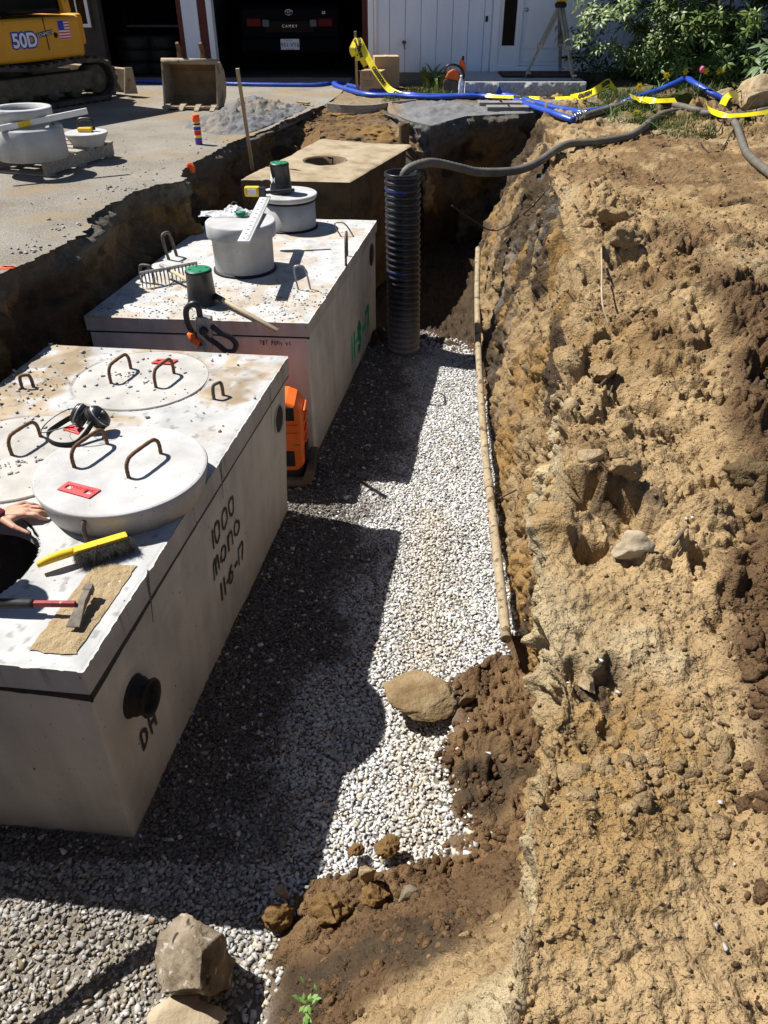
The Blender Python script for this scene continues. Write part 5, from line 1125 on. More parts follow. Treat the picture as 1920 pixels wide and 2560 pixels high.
# weed at the bottom
wd = thing('weed', 'small clump of green weed growing in the soil at the bottom edge', 'weed', at(775, 2530, -1.22))
def leaf_quad(mb, p, d, up, L_, w, bend=0.3):
    d = d.normalized(); sd = d.cross(up); sd = sd.normalized() if sd.length > 1e-5 else d.orthogonal(); n = sd.cross(d)
    a, b, c = p, p+d*L_*0.5+n*bend*L_*0.12, p+d*L_-n*bend*L_*0.25
    o = len(mb.V); mb.V += [tuple(a), tuple(b-sd*w/2-n*w*.12), tuple(b+n*0.0), tuple(b+sd*w/2-n*w*.12), tuple(c)]
    mb.F += [(o, o+2, o+1), (o, o+3, o+2), (o+1, o+2, o+4), (o+2, o+3, o+4)]; mb.sm += [True]*4
for i in range(34):
    mb = MB(); a = R.uniform(0, 6.28); p = Vector((R.gauss(0, .018), R.gauss(0, .03), R.uniform(0, .05)))
    leaf_quad(mb, p, Vector((math.cos(a), math.sin(a), R.uniform(0.1, 1.2))), Vector((0, 0, 1)), R.uniform(.02, .04), R.uniform(.009, .015)); mb.build('leaf', mat('weedleaf', [(0.12, 0.24, 0.05), (0.18, 0.3, 0.08)], 5, 0.5) if i == 0 else bpy.data.materials['weedleaf'], wd)

# person in the tank opening, only one hand and cuff in view
Z = -0.40
def capsules(name, segs, vox, m, parent, sm=6):
    mb = MB()
    for a, b, ra, rb in segs:
        a, b = Vector(a), Vector(b); N_ = 5; d = (b-a); L_ = d.length or 1e-4; d = d/L_ if d.length > 1e-5 else Vector((0, 0, 1))
        pts = [a-d*ra*math.cos(t) for t in (0.15, 0.5, 0.9, 1.25)]+[a, b]+[b+d*rb*math.cos(t) for t in (1.25, 0.9, 0.5, 0.15)]
        rs = [ra*math.sin(t) for t in (0.15, 0.5, 0.9, 1.25)]+[ra, rb]+[rb*math.sin(t) for t in (1.25, 0.9, 0.5, 0.15)]
        mb.tube(pts, rs, 14)
    o = mb.build(name, m, parent, True)
    r_ = o.modifiers.new('union', 'REMESH'); r_.mode = 'VOXEL'; r_.voxel_size = vox; r_.use_smooth_shade = True
    s_ = o.modifiers.new('soften', 'SMOOTH'); s_.factor = 0.5; s_.iterations = sm
    return o
pe = thing('person', 'person in the dark tank opening, one hand and maroon cuff resting on the near tank', 'person', (-1.74, 2.30, -1.48))
W_ = at(-6, 1290, Z+0.042)
sh, el = Vector((-1.80, 2.47, -0.08)), Vector((-1.86, 2.66, -0.33))
hand = []
def H(u, v, h): return at(u, v, Z+h)
fin = {'index': [(60, 1287, .040), (86, 1288, .037), (102, 1294, .022), (116, 1299, .010)], 'middle': [(70, 1277, .043), (101, 1279, .040), (118, 1285, .023), (131, 1292, .010)],
       'ring': [(69, 1267, .041), (99, 1269, .037), (116, 1275, .022), (129, 1281, .009)], 'little': [(60, 1258, .036), (82, 1260, .031), (96, 1264, .019), (107, 1270, .008)]}
rad = {'index': (.0115, .0098, .0085, .0072), 'middle': (.0118, .0100, .0087, .0073), 'ring': (.0112, .0095, .0082, .0069), 'little': (.0098, .0082, .0072, .0060)}
for f_, ps in fin.items():
    q_ = [H(*p) for p in ps]; r_ = rad[f_]
    hand.append((W_+Vector((0.02, (q_[0].y-W_.y)*0.35, -0.002)), q_[0], .019, r_[0]+.003))
    for i in range(3): hand.append((q_[i], q_[i+1], r_[i], r_[i+1]))
th_ = [H(14, 1303, .035), H(36, 1318, .026), H(55, 1326, .016), H(70, 1332, .010)]
hand += [(W_+Vector((0.015, -0.01, -0.004)), th_[0], .020, .017), (th_[0], th_[1], .017, .013), (th_[1], th_[2], .0125, .0105), (th_[2], th_[3], .0105, .0082), (th_[0], H(60, 1287, .034), .016, .011), (W_, H(45, 1275, .034), .024, .018)]
body = hand+[(el, W_, .042, .026), (sh, el, .052, .043), (sh, (-1.76, 2.12, -0.08), .06, .06), ((-1.76, 2.12, -.08), (-1.93, 1.96, -.30), .05, .042), ((-1.93, 1.96, -.30), (-1.93, 2.05, -.55), .042, .028), ((-1.93, 2.05, -.55), (-1.93, 2.07, -.65), .03, .02),
     ((-1.76, 2.30, -.12), (-1.78, 2.30, -.62), .14, .12), ((-1.76, 2.30, -.05), (-1.73, 2.30, .10), .055, .052), ((-1.735, 2.30, .16), (-1.745, 2.30, .24), .078, .088), ((-1.69, 2.30, .12), (-1.70, 2.30, .16), .045, .05), ((-1.655, 2.30, .18), (-1.652, 2.30, .17), .012, .014),
     ((-1.74, 2.385, .18), (-1.745, 2.39, .20), .016, .018), ((-1.74, 2.215, .18), (-1.745, 2.21, .20), .016, .018),
     ((-1.78, 2.39, -.65), (-1.75, 2.40, -1.02), .085, .058), ((-1.75, 2.40, -1.02), (-1.78, 2.40, -1.40), .056, .04), ((-1.78, 2.40, -1.42), (-1.62, 2.40, -1.44), .04, .035), ((-1.78, 2.21, -.65), (-1.75, 2.20, -1.02), .085, .058), ((-1.75, 2.20, -1.02), (-1.78, 2.20, -1.40), .056, .04), ((-1.78, 2.20, -1.42), (-1.62, 2.20, -1.44), .04, .035)]
bo = capsules('body', body, 0.0042, K['skin'], pe, 5)
for f_, ps in list(fin.items())+[('thumb', [None, None, (55, 1326, .016), (70, 1332, .010)])]:
    a, b = H(*ps[2]), H(*ps[3]); d = (b-a).normalized(); mb = MB(); rr_ = 0.0052
    up_v = Vector((0, 0, 1))-d*d.z; up_v.normalize(); sdv = d.cross(up_v); c = b+d*0.0015+up_v*0.0058
    mb.add([c-d*rr_-sdv*rr_*.8, c-d*rr_+sdv*rr_*.8, c+d*rr_+sdv*rr_*.65-up_v*.003, c+d*rr_-sdv*rr_*.65-up_v*.003], [(0, 1, 2, 3)]); mb.build('nail', K['nail'], bo, True)
cf = W_+(W_-el).normalized()*0.004
capsules('sweater', [(el, cf-(W_-el).normalized()*0.03, .056, .041), (cf-(W_-el).normalized()*0.03, cf, .040, .037), (sh, el, .068, .058), (sh, (-1.76, 2.12, -.08), .08, .08), ((-1.76, 2.12, -.08), (-1.93, 1.96, -.30), .066, .056), ((-1.93, 1.96, -.30), (-1.93, 2.05, -.53), .056, .04), ((-1.76, 2.30, -.14), (-1.78, 2.30, -.66), .165, .15), ((-1.76, 2.38, -.14), (-1.78, 2.36, -.66), .13, .12), ((-1.76, 2.22, -.14), (-1.78, 2.24, -.66), .13, .12), ((-1.75, 2.30, 0.0), (-1.74, 2.30, .04), .075, .068)], 0.008, K['maroon'], pe)
capsules('trousers', [((-1.78, 2.30, -.66), (-1.78, 2.30, -.70), .15, .15), ((-1.78, 2.39, -.68), (-1.75, 2.40, -1.02), .10, .075), ((-1.75, 2.40, -1.02), (-1.78, 2.40, -1.36), .075, .06), ((-1.78, 2.21, -.68), (-1.75, 2.20, -1.02), .10, .075), ((-1.75, 2.20, -1.02), (-1.78, 2.20, -1.36), .075, .06)], 0.01, K['darkcloth'], pe)
capsules('hair', [((-1.77, 2.30, .24), (-1.76, 2.30, .27), .09, .085), ((-1.80, 2.30, .17), (-1.79, 2.30, .22), .07, .08)], 0.008, K['hair'], pe)
# ------------------------------------------------------------------ house
HY, HY2 = 14.0, 13.4
ho = thing('house', 'white boarded house with an open dark garage and a front door behind the trench', 'house', (0, 14, 0))
def hb(name, x0, x1, y0, y1, z0, z1, m, bevel=0.0, parent=None):
    mb = MB(); mb.box(((x0+x1)/2, (y0+y1)/2, (z0+z1)/2), (x1-x0, y1-y0, z1-z0)); return mb.build(name, K[m], parent or ho, True, bevel=bevel)
x = -0.15; i = 0
while x < 7.2:
    w = 0.232
    if 1.58 < x+w and x < 3.10: x1 = 1.58 if x < 1.58 else None
    else: x1 = x+w
    if x1 is None: x = 3.10; continue
    hb('siding_board', x+0.003, x1-0.004, HY2+R.uniform(0, .004), HY2+0.03, 0.15, 2.5, 'whitewall', 0.003); x = x1 if x1 != 1.58 else 3.10
hb('backing_wall', -0.15, 7.2, HY2+0.031, HY2+0.15, 0.1, 2.6, 'whitewall'); hb('foundation', -0.15, 7.2, HY2+0.02, HY2+0.14, -0.1, 0.148, 'foundation')
hb('corner_board', -0.235, -0.151, HY2-0.015, HY2+0.2, 0.12, 2.5, 'whitetrim', 0.004); hb('side_wall', -0.22, -0.13, HY2+0.201, HY, 0.0, 2.5, 'whitewall')
mb = MB(); mb.tube([(-0.125, HY2-0.03, 0.15), (-0.125, HY2-0.03, 2.4)], 0.022, 10); mb.build('downspout', K['whitetrim'], ho, True)
hb('door_casing', 1.60, 3.10, HY2-0.03, HY2+0.03, 0.16, 0.235, 'whitetrim', 0.006); 
for a, b in ((1.60, 1.70), (1.985, 2.03), (3.0, 3.095)): hb('door_casing', a, b, HY2-0.028, HY2+0.03, 0.236, 2.4, 'whitetrim', 0.005)
sl = hb('sidelight', 1.701, 1.984, HY2-0.002, HY2+0.03, 0.236, 2.4, 'whitetrim'); hb('pane', 1.755, 1.94, HY2-0.012, HY2-0.004, 0.50, 2.2, 'glass', parent=sl)
dr_ = hb('door', 2.031, 2.999, HY2+0.0, HY2+0.03, 0.24, 2.3, 'whitewall', 0.004)
for z0, z1 in ((0.30, 0.42),): hb('door_panel', 2.10, 2.93, HY2-0.006, HY2-0.001, z0, z1, 'whitetrim', 0.003, dr_)
for a, b in ((2.10, 2.93),): hb('door_panel', a, b, HY2-0.008, HY2-0.001, 0.46, 1.9, 'whitetrim', 0.004, dr_)
hb('bolt', 2.62, 2.98, HY2-0.03, HY2-0.009, 0.335, 0.36, 'blackmatte', 0.004, dr_)
mb = MB(); mb.lathe([(0, .04), (.02, .036), (.028, .02), (.02, 0)], 16, (2.08, HY2-0.002, 0.95), rotm((0, -1, 0))); mb.build('knob', K['chrome'], dr_, True)
hb('doorbell', 1.49, 1.525, HY2-0.02, HY2-0.002, 0.80, 0.87, 'blackmatte', 0.004); hb('latch', 3.125, 3.15, HY2-0.03, HY2-0.002, 0.80, 0.90, 'blackmatte', 0.004)
# garage part: pillars, lintels, inside
hb('garage_post', -0.335, -0.236, HY-0.05, HY+0.15, 0.0, 2.149, 'darkred', 0.004)
hb('garage_post', -2.845, -2.715, HY+0.0, HY+0.2, 0.0, 2.149, 'darkred', 0.004); hb('garage_post', -3.17, -3.092, HY+0.0, HY+0.2, 0.0, 2.149, 'darkred', 0.004)
hb('white_pillar', -3.09, -2.848, HY-0.03, HY+0.21, 0.0, 2.149, 'whitewall', 0.006); hb('door_jamb', -2.713, -2.63, HY-0.02, HY+0.2, 0.0, 2.149, 'whitetrim', 0.005)
hb('lintel', -9, -0.24, HY-0.02, HY+0.22, 2.15, 2.35, 'whitewall')
hb('dark_siding', -9, -4.36, HY-0.0, HY+0.2, 0.0, 2.149, 'darkwall')
wf = hb('window', -4.86, -4.47, HY-0.05, HY-0.001, 0.66, 1.7, 'darkwall', 0.01)
hb('frame', -4.84, -4.49, HY-0.075, HY-0.051, 0.70, 0.745, 'whitetrim', 0.003, wf); hb('frame', -4.535, -4.49, HY-0.075, HY-0.051, 0.746, 1.7, 'whitetrim', 0.003, wf); hb('frame', -4.84, -4.80, HY-0.075, HY-0.051, 0.746, 1.7, 'whitetrim', 0.003, wf)
hb('pane', -4.80, -4.535, HY-0.066, HY-0.052, 0.746, 1.7, 'windowpane' if 'windowpane' in K else 'glass', 0, wf); hb('muntin', -4.68, -4.66, HY-0.074, HY-0.067, 0.746, 1.7, 'whitetrim', 0, wf)
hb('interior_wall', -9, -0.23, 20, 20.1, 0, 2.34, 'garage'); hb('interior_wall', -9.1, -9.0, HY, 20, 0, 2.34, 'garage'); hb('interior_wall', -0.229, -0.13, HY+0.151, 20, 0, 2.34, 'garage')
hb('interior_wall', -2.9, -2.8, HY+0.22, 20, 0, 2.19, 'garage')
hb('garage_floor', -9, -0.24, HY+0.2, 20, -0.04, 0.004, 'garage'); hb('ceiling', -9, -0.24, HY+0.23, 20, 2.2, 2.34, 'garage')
hb('roof', -9.6, -0.2, HY-0.07, 20.6, 2.36, 2.5, 'roof'); hb('roof', -0.6, 7.8, HY2-0.42, 20.6, 2.76, 2.9, 'roof')
hb('end_wall', 7.2, 7.3, HY2, 20, 0, 2.6, 'whitewall')

# things dimly seen in the left garage
for k_, (x0, z0, r_) in enumerate(((-4.1, 0.0, 0.30), (-3.62, 0.0, 0.28))):
    t = thing('tyre_stack', ['stack of tyres nearer the window in the dark left garage', 'stack of tyres nearer the white pillar in the dark left garage'][k_], 'tyres', (x0, 14.7, 0))
    for j in range(3):
        mb = MB(); mb.lathe([(r_*0.6, 0.0), (r_*0.95, 0.0), (r_, 0.05), (r_, 0.13), (r_*0.95, 0.18), (r_*0.6, 0.18)], 28, (0.02*j, 0, 0.182*j), closed=True); mb.build('tyre', K['rubber'], t)
t = thing('metal_shelf', 'dark metal shelf unit at the back of the left garage', 'shelf', (-3.9, 16.2, 0))
for z0 in (0.1, 0.6, 1.1, 1.6): mb = MB(); mb.box((0, 0, z0), (1.3, 0.45, 0.03)); mb.build('shelf_board', K['steel'], t)
for sx in (-0.64, 0.64):
    for sy in (-0.21, 0.21): mb = MB(); mb.box((sx, sy, 0.9), (0.035, 0.035, 1.8)); mb.build('upright', K['blackmatte'], t)

# car in the garage, seen from behind
cr = thing('car', 'dark sedan parked nose in inside the garage with its plate and red tail lights showing', 'car', (-1.53, 14.75, 0.0))
def sec(y, hw, z0, z1, top): return [(-hw, y, z0), (-hw*1.02, y, (z0+z1)/2), (-hw, y, z1), (-hw*top, y, z1+0.03), (hw*top, y, z1+0.03), (hw, y, z1), (hw*1.02, y, (z0+z1)/2), (hw, y, z0)]
mb = MB(); secs = [sec(-0.0, 0.78, .25, .88, .9), sec(0.08, 0.83, .2, .93, .9), sec(0.55, 0.86, .2, .96, .88), sec(0.75, .87, .2, .97, .86), sec(3.2, .87, .2, .95, .86), sec(4.3, .84, .2, .82, .84), sec(4.6, .74, .25, .70, .8)]
V = [p for s__ in secs for p in s__]; F = [(i*8+k, i*8+(k+1) % 8, i*8+8+(k+1) % 8, i*8+8+k) for i in range(len(secs)-1) for k in range(8)]+[tuple(reversed(range(8))), tuple(len(V)-8+k for k in range(8))]
mb.add(V, F); mb.F = [tuple(reversed(f)) for f in mb.F]; mb.build('body', K['car'], cr, bevel=0.03, seg=3)
mb = MB(); mb.hexa([(-.72, 0.75, .99), (.72, .75, .99), (.72, 3.3, .98), (-.72, 3.3, .98)], [(-.56, 1.35, 1.38), (.56, 1.35, 1.38), (.56, 2.5, 1.4), (-.56, 2.5, 1.4)]); mb.build('cabin', K['glass'], cr, bevel=0.06, seg=3)
mb = MB(); mb.box((0, -0.05, .40), (1.66, 0.14, 0.22)); mb.build('bumper', K['car'], cr, bevel=0.04, seg=3)
mb = MB(); mb.box((0, -0.012, .66), (0.82, 0.02, 0.17)); mb.build('trim_panel', K['glass'], cr, bevel=0.01)
for sx in (-1, 1):
    mb = MB(); mb.box((sx*0.58, -0.015, .72), (0.24, 0.05, 0.12)); tl = mb.build('tail_light', K['taillight'], cr, bevel=0.015)
    mb = MB(); mb.box((sx*0.385, -0.015, .71), (0.11, 0.04, 0.10)); mb.build('reversing_light', K['lampclear'], tl, bevel=0.01)
    for yw in (0.9, 3.7):
        mb = MB(); mb.lathe([(0.15, -.09), (.28, -.10), (.30, -.07), (.30, .07), (.28, .10), (.15, .09)], 28, (sx*0.76, yw, .30), rotm((1, 0, 0)), closed=True); wh = mb.build('wheel', K['rubber'], cr)
        mb = MB(); mb.lathe([(0, .03), (.15, .05)], 20, (sx*0.80, yw, .30), rotm((sx, 0, 0))); mb.build('rim', K['chrome'], wh)
mb = MB(); mb.box((0, -0.13, .425), (0.305, 0.012, 0.152)); pl = mb.build('licence_plate', K['plate'], cr, bevel=0.01)
lettering('lettering', '951 VY6', 0.085, (0, -0.137, .418), (1, 0, 0), (0, 0, 1), K['print'], pl); lettering('lettering', 'Massachusetts', 0.024, (-0.02, -0.137, .485), (1, 0, 0), (0, 0, 1), K['red'], pl); lettering('lettering', 'The Spirit of America', 0.018, (0, -0.137, .362), (1, 0, 0), (0, 0, 1), K['red'], pl)
lettering('lettering', 'C A M R Y', 0.055, (0.0, -0.024, .67), (1, 0, 0), (0, 0, 1), K['chrome'], cr); lettering('lettering', 'LE', 0.055, (0.56, -0.03, .855), (1, 0, 0), (0, 0, 1), K['chrome'], cr)
mb = MB()
for a_, b_, c_, d_ in ((.06, .04, 0, 0), (.018, .04, 0, 0), (.05, .015, 0, .018)): mb.tube([(c_+a_*math.cos(t*.2618), -0.03, .86+d_+b_*math.sin(t*.2618)) for t in range(25)], 0.004, 6)
mb.build('emblem', K['chrome'], cr)

# ------------------------------------------------------------------ front step, tripod and things by the house
st = thing('granite_step', 'wide grey granite step with rough hewn front below the front door', 'step', (2.0, 12.4, 0))
a0, a1 = at(1163, 205, 0.165), at(1462, 203, 0.165)
n1, n2 = 120, 14; uu, vv = np.meshgrid(np.linspace(0, 1, n1), np.linspace(0, 1, n2), indexing='ij')
P = np.stack([a0.x+(a1.x-a0.x)*uu, a0.y-0.02-0*uu, 0.165-0.185*vv], -1); P[..., 1] += 0.03*fbm(P, 9, 4, 701)*np.minimum(vv*6, 1)-0.02*np.minimum(vv*4, 1)
mesh_np('hewn_front', P.reshape(-1, 3), gridF(n1, n2)[:, ::-1], K['granite'], st, world=True)
hb('slab', a0.x, a1.x, a0.y-0.015, 13.36, -0.02, 0.165, 'granite', parent=st)
mt = thing('door_mat', 'dark door mat on the granite step', 'mat', (2.3, 12.9, 0.168)); mb = MB(); mb.box((0, 0, 0.008), (1.2, 0.62, 0.014)); mb.build('mat_base', K['blackmatte'], mt)
for j in range(9): mb = MB(); mb.box((0, -0.26+j*0.065, 0.019), (1.15, 0.03, 0.008)); mb.build('mat_rib', K['bark'], mt)
# walkway pavers in front of the step
k_ = 0
for row, (vv0, u0, u1) in enumerate(((259, 1195, 1460), (270, 1215, 1300))):
    u = u0
    while u < u1:
        p = at(u, vv0, 0.02); w = 0.30*R.uniform(.9, 1.1); mb = MB(); mb.box((p.x+w/2, p.y, 0.015), (w-0.012, 0.19, 0.06), Matrix.Rotation(R.uniform(-.03, .03), 3, 'Z'))
        o = mb.build('paver', K['foundation'], bevel=0.006); k_ += 1; tag(o, ['leftmost paver in the row below the granite step', 'second paver from the left below the granite step', 'third paver from the left below the granite step', 'fourth paver from the left below the granite step', 'fifth paver from the left below the granite step', 'last paver on the right below the granite step', 'left paver at the lip of the far trench edge', 'right paver at the lip of the far trench edge'][min(k_-1, 7)], 'paver', 'pavers in front of the granite step'); u += 52
# tripod with level
ap = aty(1402, 12, 12.55); tr = thing('tripod', 'aluminium surveying tripod with a yellow level on the granite step', 'tripod', (ap.x, ap.y, 0.165))
feet = [at(1312, 194, 0.17), at(1434, 201, 0.17), Vector((2.62, 13.12, 0.17))]
for f_ in feet:
    d = (ap-f_); sdv = d.cross(Vector((0, 1, 0))).normalized()*0.02; mid = f_+d*0.45
    mb = MB(); mb.bar(f_+d*0.42+sdv, ap+sdv, 0.034, 0.034); mb.bar(f_+d*0.42-sdv, ap-sdv, 0.034, 0.034); lg = mb.build('leg', K['tripodleg'], tr, True, bevel=0.003)
    mb = MB(); mb.bar(f_+d*0.08, f_+d*0.55, 0.042, 0.03); mb.build('leg_extension', K['woodgrey'], lg, True)
    mb = MB(); mb.tube([f_-d*0.0, f_+d*0.10], [0.006, 0.022], 8); mb.box(f_+d*0.07+Vector((0.01, -0.03, 0)), (0.07, 0.05, 0.02)); mb.box(f_+d*0.44, (0.075, 0.05, 0.05)); mb.build('foot', K['steel'], lg, True)
mb = MB(); mb.lathe([(0, -.03), (.075, -.03), (.08, 0.0), (.08, .02), (0, .02)], 24, ap); mb.build('tripod_head', K['blackmatte'], tr, True)
mb = MB(); mb.box(ap+Vector((0.01, 0, 0.085)), (0.15, 0.11, 0.10)); mb.build('level_body', K['yellowplastic'], tr, True, bevel=0.02); mb = MB(); mb.tube([ap+Vector((0.0, -0.12, .095)), ap+Vector((0, .12, .095))], .032, 16); mb.build('telescope', K['blackmatte'], tr, True)
mb = MB(); mb.lathe([(0, .02), (.06, .02), (.065, .035), (0, .04)], 20, ap); mb.build('levelling_base', K['black'], tr, True)
# cut-off saw
cs_ = thing('cutoff_saw', 'orange handheld concrete saw standing on the grass by the granite step', 'saw', at(1128, 232, 0))
def sw(u, v, dy=0.0): p = aty(u, v, 12.35+dy); return p-cs_.location
mb = MB(); P_ = [(1112, 196), (1120, 180), (1132, 172), (1147, 178), (1150, 196), (1143, 203)]
loc = [sw(u, v, -0.06) for u, v in P_]; loc2 = [sw(u, v, 0.12) for u, v in P_]; n = 6
mb.add(loc+loc2, [tuple(range(n)), tuple(reversed(range(n, 2*n)))]+[((i+1) % n, i, n+i, n+(i+1) % n) for i in range(n)]); mb.build('motor_cover', K['orange'], cs_, bevel=0.02)
mb = MB(); P_ = [(1109, 232), (1107, 205), (1113, 197), (1143, 203), (1147, 232)]; n = 5; loc = [sw(u, v, -0.07) for u, v in P_]; loc2 = [sw(u, v, 0.13) for u, v in P_]
mb.add(loc+loc2, [tuple(range(n)), tuple(reversed(range(n, 2*n)))]+[((i+1) % n, i, n+i, n+(i+1) % n) for i in range(n)]); mb.build('motor_block', K['mud'], cs_, bevel=0.015)
mb = MB(); mb.tube(smooth_path([sw(1114, 190), sw(1113, 174), sw(1122, 163), sw(1140, 163), sw(1154, 172), sw(1160, 190), sw(1152, 200)], 5), 0.016, 8); mb.build('handle_bar', K['black'], cs_)
mb = MB(); P_ = [(1146, 168), (1150, 150), (1156, 143), (1162, 155), (1164, 178), (1154, 182)]; n = 6; loc = [sw(u, v, 0.0) for u, v in P_]; loc2 = [sw(u, v, 0.07) for u, v in P_]
mb.add(loc+loc2, [tuple(range(n)), tuple(reversed(range(n, 2*n)))]+[((i+1) % n, i, n+i, n+(i+1) % n) for i in range(n)]); mb.build('blade_guard', K['orange'], cs_, bevel=0.01)
mb = MB(); mb.tube([sw(1158, 150), sw(1158, 140)], 0.016, 8); mb.build('guard_handle', K['black'], cs_)
# bottle
bt = thing('water_bottle', 'clear plastic water bottle standing beside the orange saw', 'bottle', at(1151, 238, 0.01))
mb = MB(); mb.lathe([(0, 0), (.03, 0), (.034, .01), (.033, .05), (.034, .09), (.033, .13), (.034, .16), (.022, .195), (.013, .215), (.013, .235)], 20); mb.build('bottle_wall', K['water'], bt); mb = MB(); mb.lathe([(.015, .222), (.015, .242), (0, .243)], 14); mb.build('cap', K['whitepaint'], bt); mb = MB(); mb.lathe([(.0345, .07), (.0345, .13)], 20); mb.build('label', K['plate'], bt)
# faucet
fc = thing('faucet', 'small dark garden tap on the white wall right of the caution stake', 'tap', aty(1010, 112, 13.37))
mb = MB(); mb.tube([(0, .03, 0), (0, -.05, 0), (0.01, -.075, -.05)], 0.013, 8); mb.build('spout', K['steel'], fc); mb = MB(); mb.lathe([(0, .0), (.032, .002), (.032, .012), (0, .014)], 14, (0, -.03, .03), rotm((0, -.6, 1))); mb.build('tap_wheel', K['rebar'], fc)
# cardboard boxes
b1 = thing('cardboard_box', 'cardboard box with printed symbols standing in front by the caution stake', 'box', aty(925, 226, 12.55)*Vector((1, 1, 0)) if False else (-0.16, 12.62, 0.0)); b1.rotation_euler = (0, 0, -0.25)
mb = MB(); mb.box((0, 0, 0.13), (0.31, 0.26, 0.255)); mb.build('carton', K['cardboard'], b1, bevel=0.004)
mb = MB(); mb.box((-0.02, -0.131, 0.2575), (0.30, 0.03, 0.003)); mb.build('flap', K['cardboard'], b1)
for j, (dx, ch) in enumerate(((-0.09, '^'), (0.0, 'Y'), (0.05, '-'), (.10, '-'))): lettering('lettering', ch, 0.06, (dx, -0.131, 0.20), (1, 0, 0), (0, 0, 1), K['print'], b1)
mb = MB()
for j in range(4): mb.box((-0.03, -0.1315, 0.14-j*0.022), (0.16-0.03*(j % 2), 0.001, 0.005))
mb.build('print_lines', K['stain'], b1)
b2 = thing('cardboard_box', 'taller plain cardboard box standing behind the printed box', 'box', (0.03, 12.92, 0.0)); b2.rotation_euler = (0, 0, 0.12)
mb = MB(); mb.box((0, 0, 0.21), (0.36, 0.25, 0.40)); mb.build('carton', K['cardboard'], b2, bevel=0.004)
mb = MB(); mb.box((0, 0, 0.411), (0.05, 0.245, 0.002)); mb.build('packing_tape', K['woodhandle'], b2)
# stake with caution tape
s0, s1 = at(893, 224, 0), aty(888, 78, 12.7)
sk = thing('marker_stake', 'wooden stake by the cardboard boxes with yellow caution tape tied round it', 'stake', s0)
mb = MB(); mb.bar(s0-Vector((0, 0, .1)), s1, 0.035, 0.035, (0, 1, 0)); mb.build('stake_post', K['wood'], sk, True)
def ribbon(name, pts, w, label, words=True, sideh=None, off=0.3, twist=None, n=None, tagit=True, parent=None):
    P = smooth_path(pts, 10); N_ = len(P); mb = MB(); V = []; tang = [(P[min(i+1, N_-1)]-P[max(i-1, 0)]).normalized() for i in range(N_)]
    sds = []
    for i in range(N_):
        sd = Vector(sideh[min(int(i/(N_-1)*(len(sideh)-1)), len(sideh)-2)]).lerp(Vector(sideh[min(int(i/(N_-1)*(len(sideh)-1))+1, len(sideh)-1)]), i/(N_-1)*(len(sideh)-1) % 1.0) if sideh else Vector((0, 0, 1))
        sd = (sd-tang[i]*sd.dot(tang[i])).normalized(); sds.append(sd); V += [P[i]-sd*w/2, P[i]+tang[i].cross(sd)*R.uniform(-.004, .004), P[i]+sd*w/2]
    mb.add(V, [q_ for i in range(N_-1) for q_ in ((3*i, 3*i+3, 3*i+4, 3*i+1), (3*i+1, 3*i+4, 3*i+5, 3*i+2))], True); o = mb.build(name, K['tape'])
    if words:
        cum = [0]
        for i in range(N_-1): cum.append(cum[-1]+(P[i+1]-P[i]).length)
        TV, TF = text_mesh('CAUTION', w*0.72, 0.006); tw = max(v.x for v in TV)-min(v.x for v in TV); pos = off; mb = MB()
        while pos+tw/2 < cum[-1]:
            vs = []
            for v in TV:
                sx = pos+v.x; i = min(max(int(np.searchsorted(cum, sx))-1, 0), N_-2); f_ = (sx-cum[i])/max(cum[i+1]-cum[i], 1e-6)
                p = P[i].lerp(P[i+1], f_)+sds[i]*v.y; nn = tang[i].cross(sds[i]); p = p+nn*(0.007 if nn.dot(Vector((0, 0, CAMZ))-p+Vector((0, 0, 0))) > 0 else -0.007); vs.append(p)
            mb.add(vs, TF); pos += tw*1.7
        if mb.V: mb.build('lettering', K['print'], o)
    if tagit: tag(o, label, 'caution tape')
    return o
c_ = aty(897, 112, 12.66)
ribbon('caution_tape', [aty(898, 100, 12.64), aty(915, 135, 12.55), aty(940, 180, 12.42), aty(972, 222, 12.3), aty(1005, 238, 12.1), at(1022, 239, .02)], 0.085, 'yellow caution tape running from the stake down over the boxes to the hose', True, [(0.6, 0.2, 0.7), (0.7, 0.2, 0.6), (.5, .3, .8), (.2, .8, .4)], 0.55)
for j, pts_ in enumerate(([aty(893, 96, 12.66), aty(884, 112, 12.6), aty(880, 125, 12.58), aty(886, 140, 12.6)], [aty(896, 95, 12.65), aty(900, 112, 12.58), aty(896, 135, 12.58), aty(898, 152, 12.58)], [aty(888, 100, 12.64), aty(896, 120, 12.57), aty(906, 148, 12.56), aty(915, 165, 12.57)])):
    o = ribbon('tape_end', pts_, 0.075, None, j != 0, [(1, 0.3, 0.1), (1, -0.2, 0.2), (1, .3, 0)], 0.12, tagit=False); M0 = o.matrix_world.copy(); o.parent = sk; o.location = -Vector(sk.location)
ribbon('caution_tape', [at(1215, 238, .05), at(1240, 241, .05), at(1300, 243, .05), at(1370, 246, .05), at(1425, 244, .06)], 0.06, 'yellow caution tape lying on the pavers below the granite step', True, [(0, .9, .5)]*3, 0.5)
ribbon('caution_tape', [at(1425, 245, .06), at(1460, 238, .12), at(1490, 225, .2), at(1520, 206, .25), at(1530, 215, .2), at(1545, 235, .1)], 0.085, 'folded caution tape snagged on the bush beside the granite step', True, [(0, .5, .9)]*3, 0.3)
ribbon('caution_tape', [at(1576, 240, .18), at(1600, 248, .14), at(1640, 252, .16), at(1690, 250, .15)], 0.07, 'pale end of caution tape among the daffodil leaves', False, [(0, .8, .5)]*3)
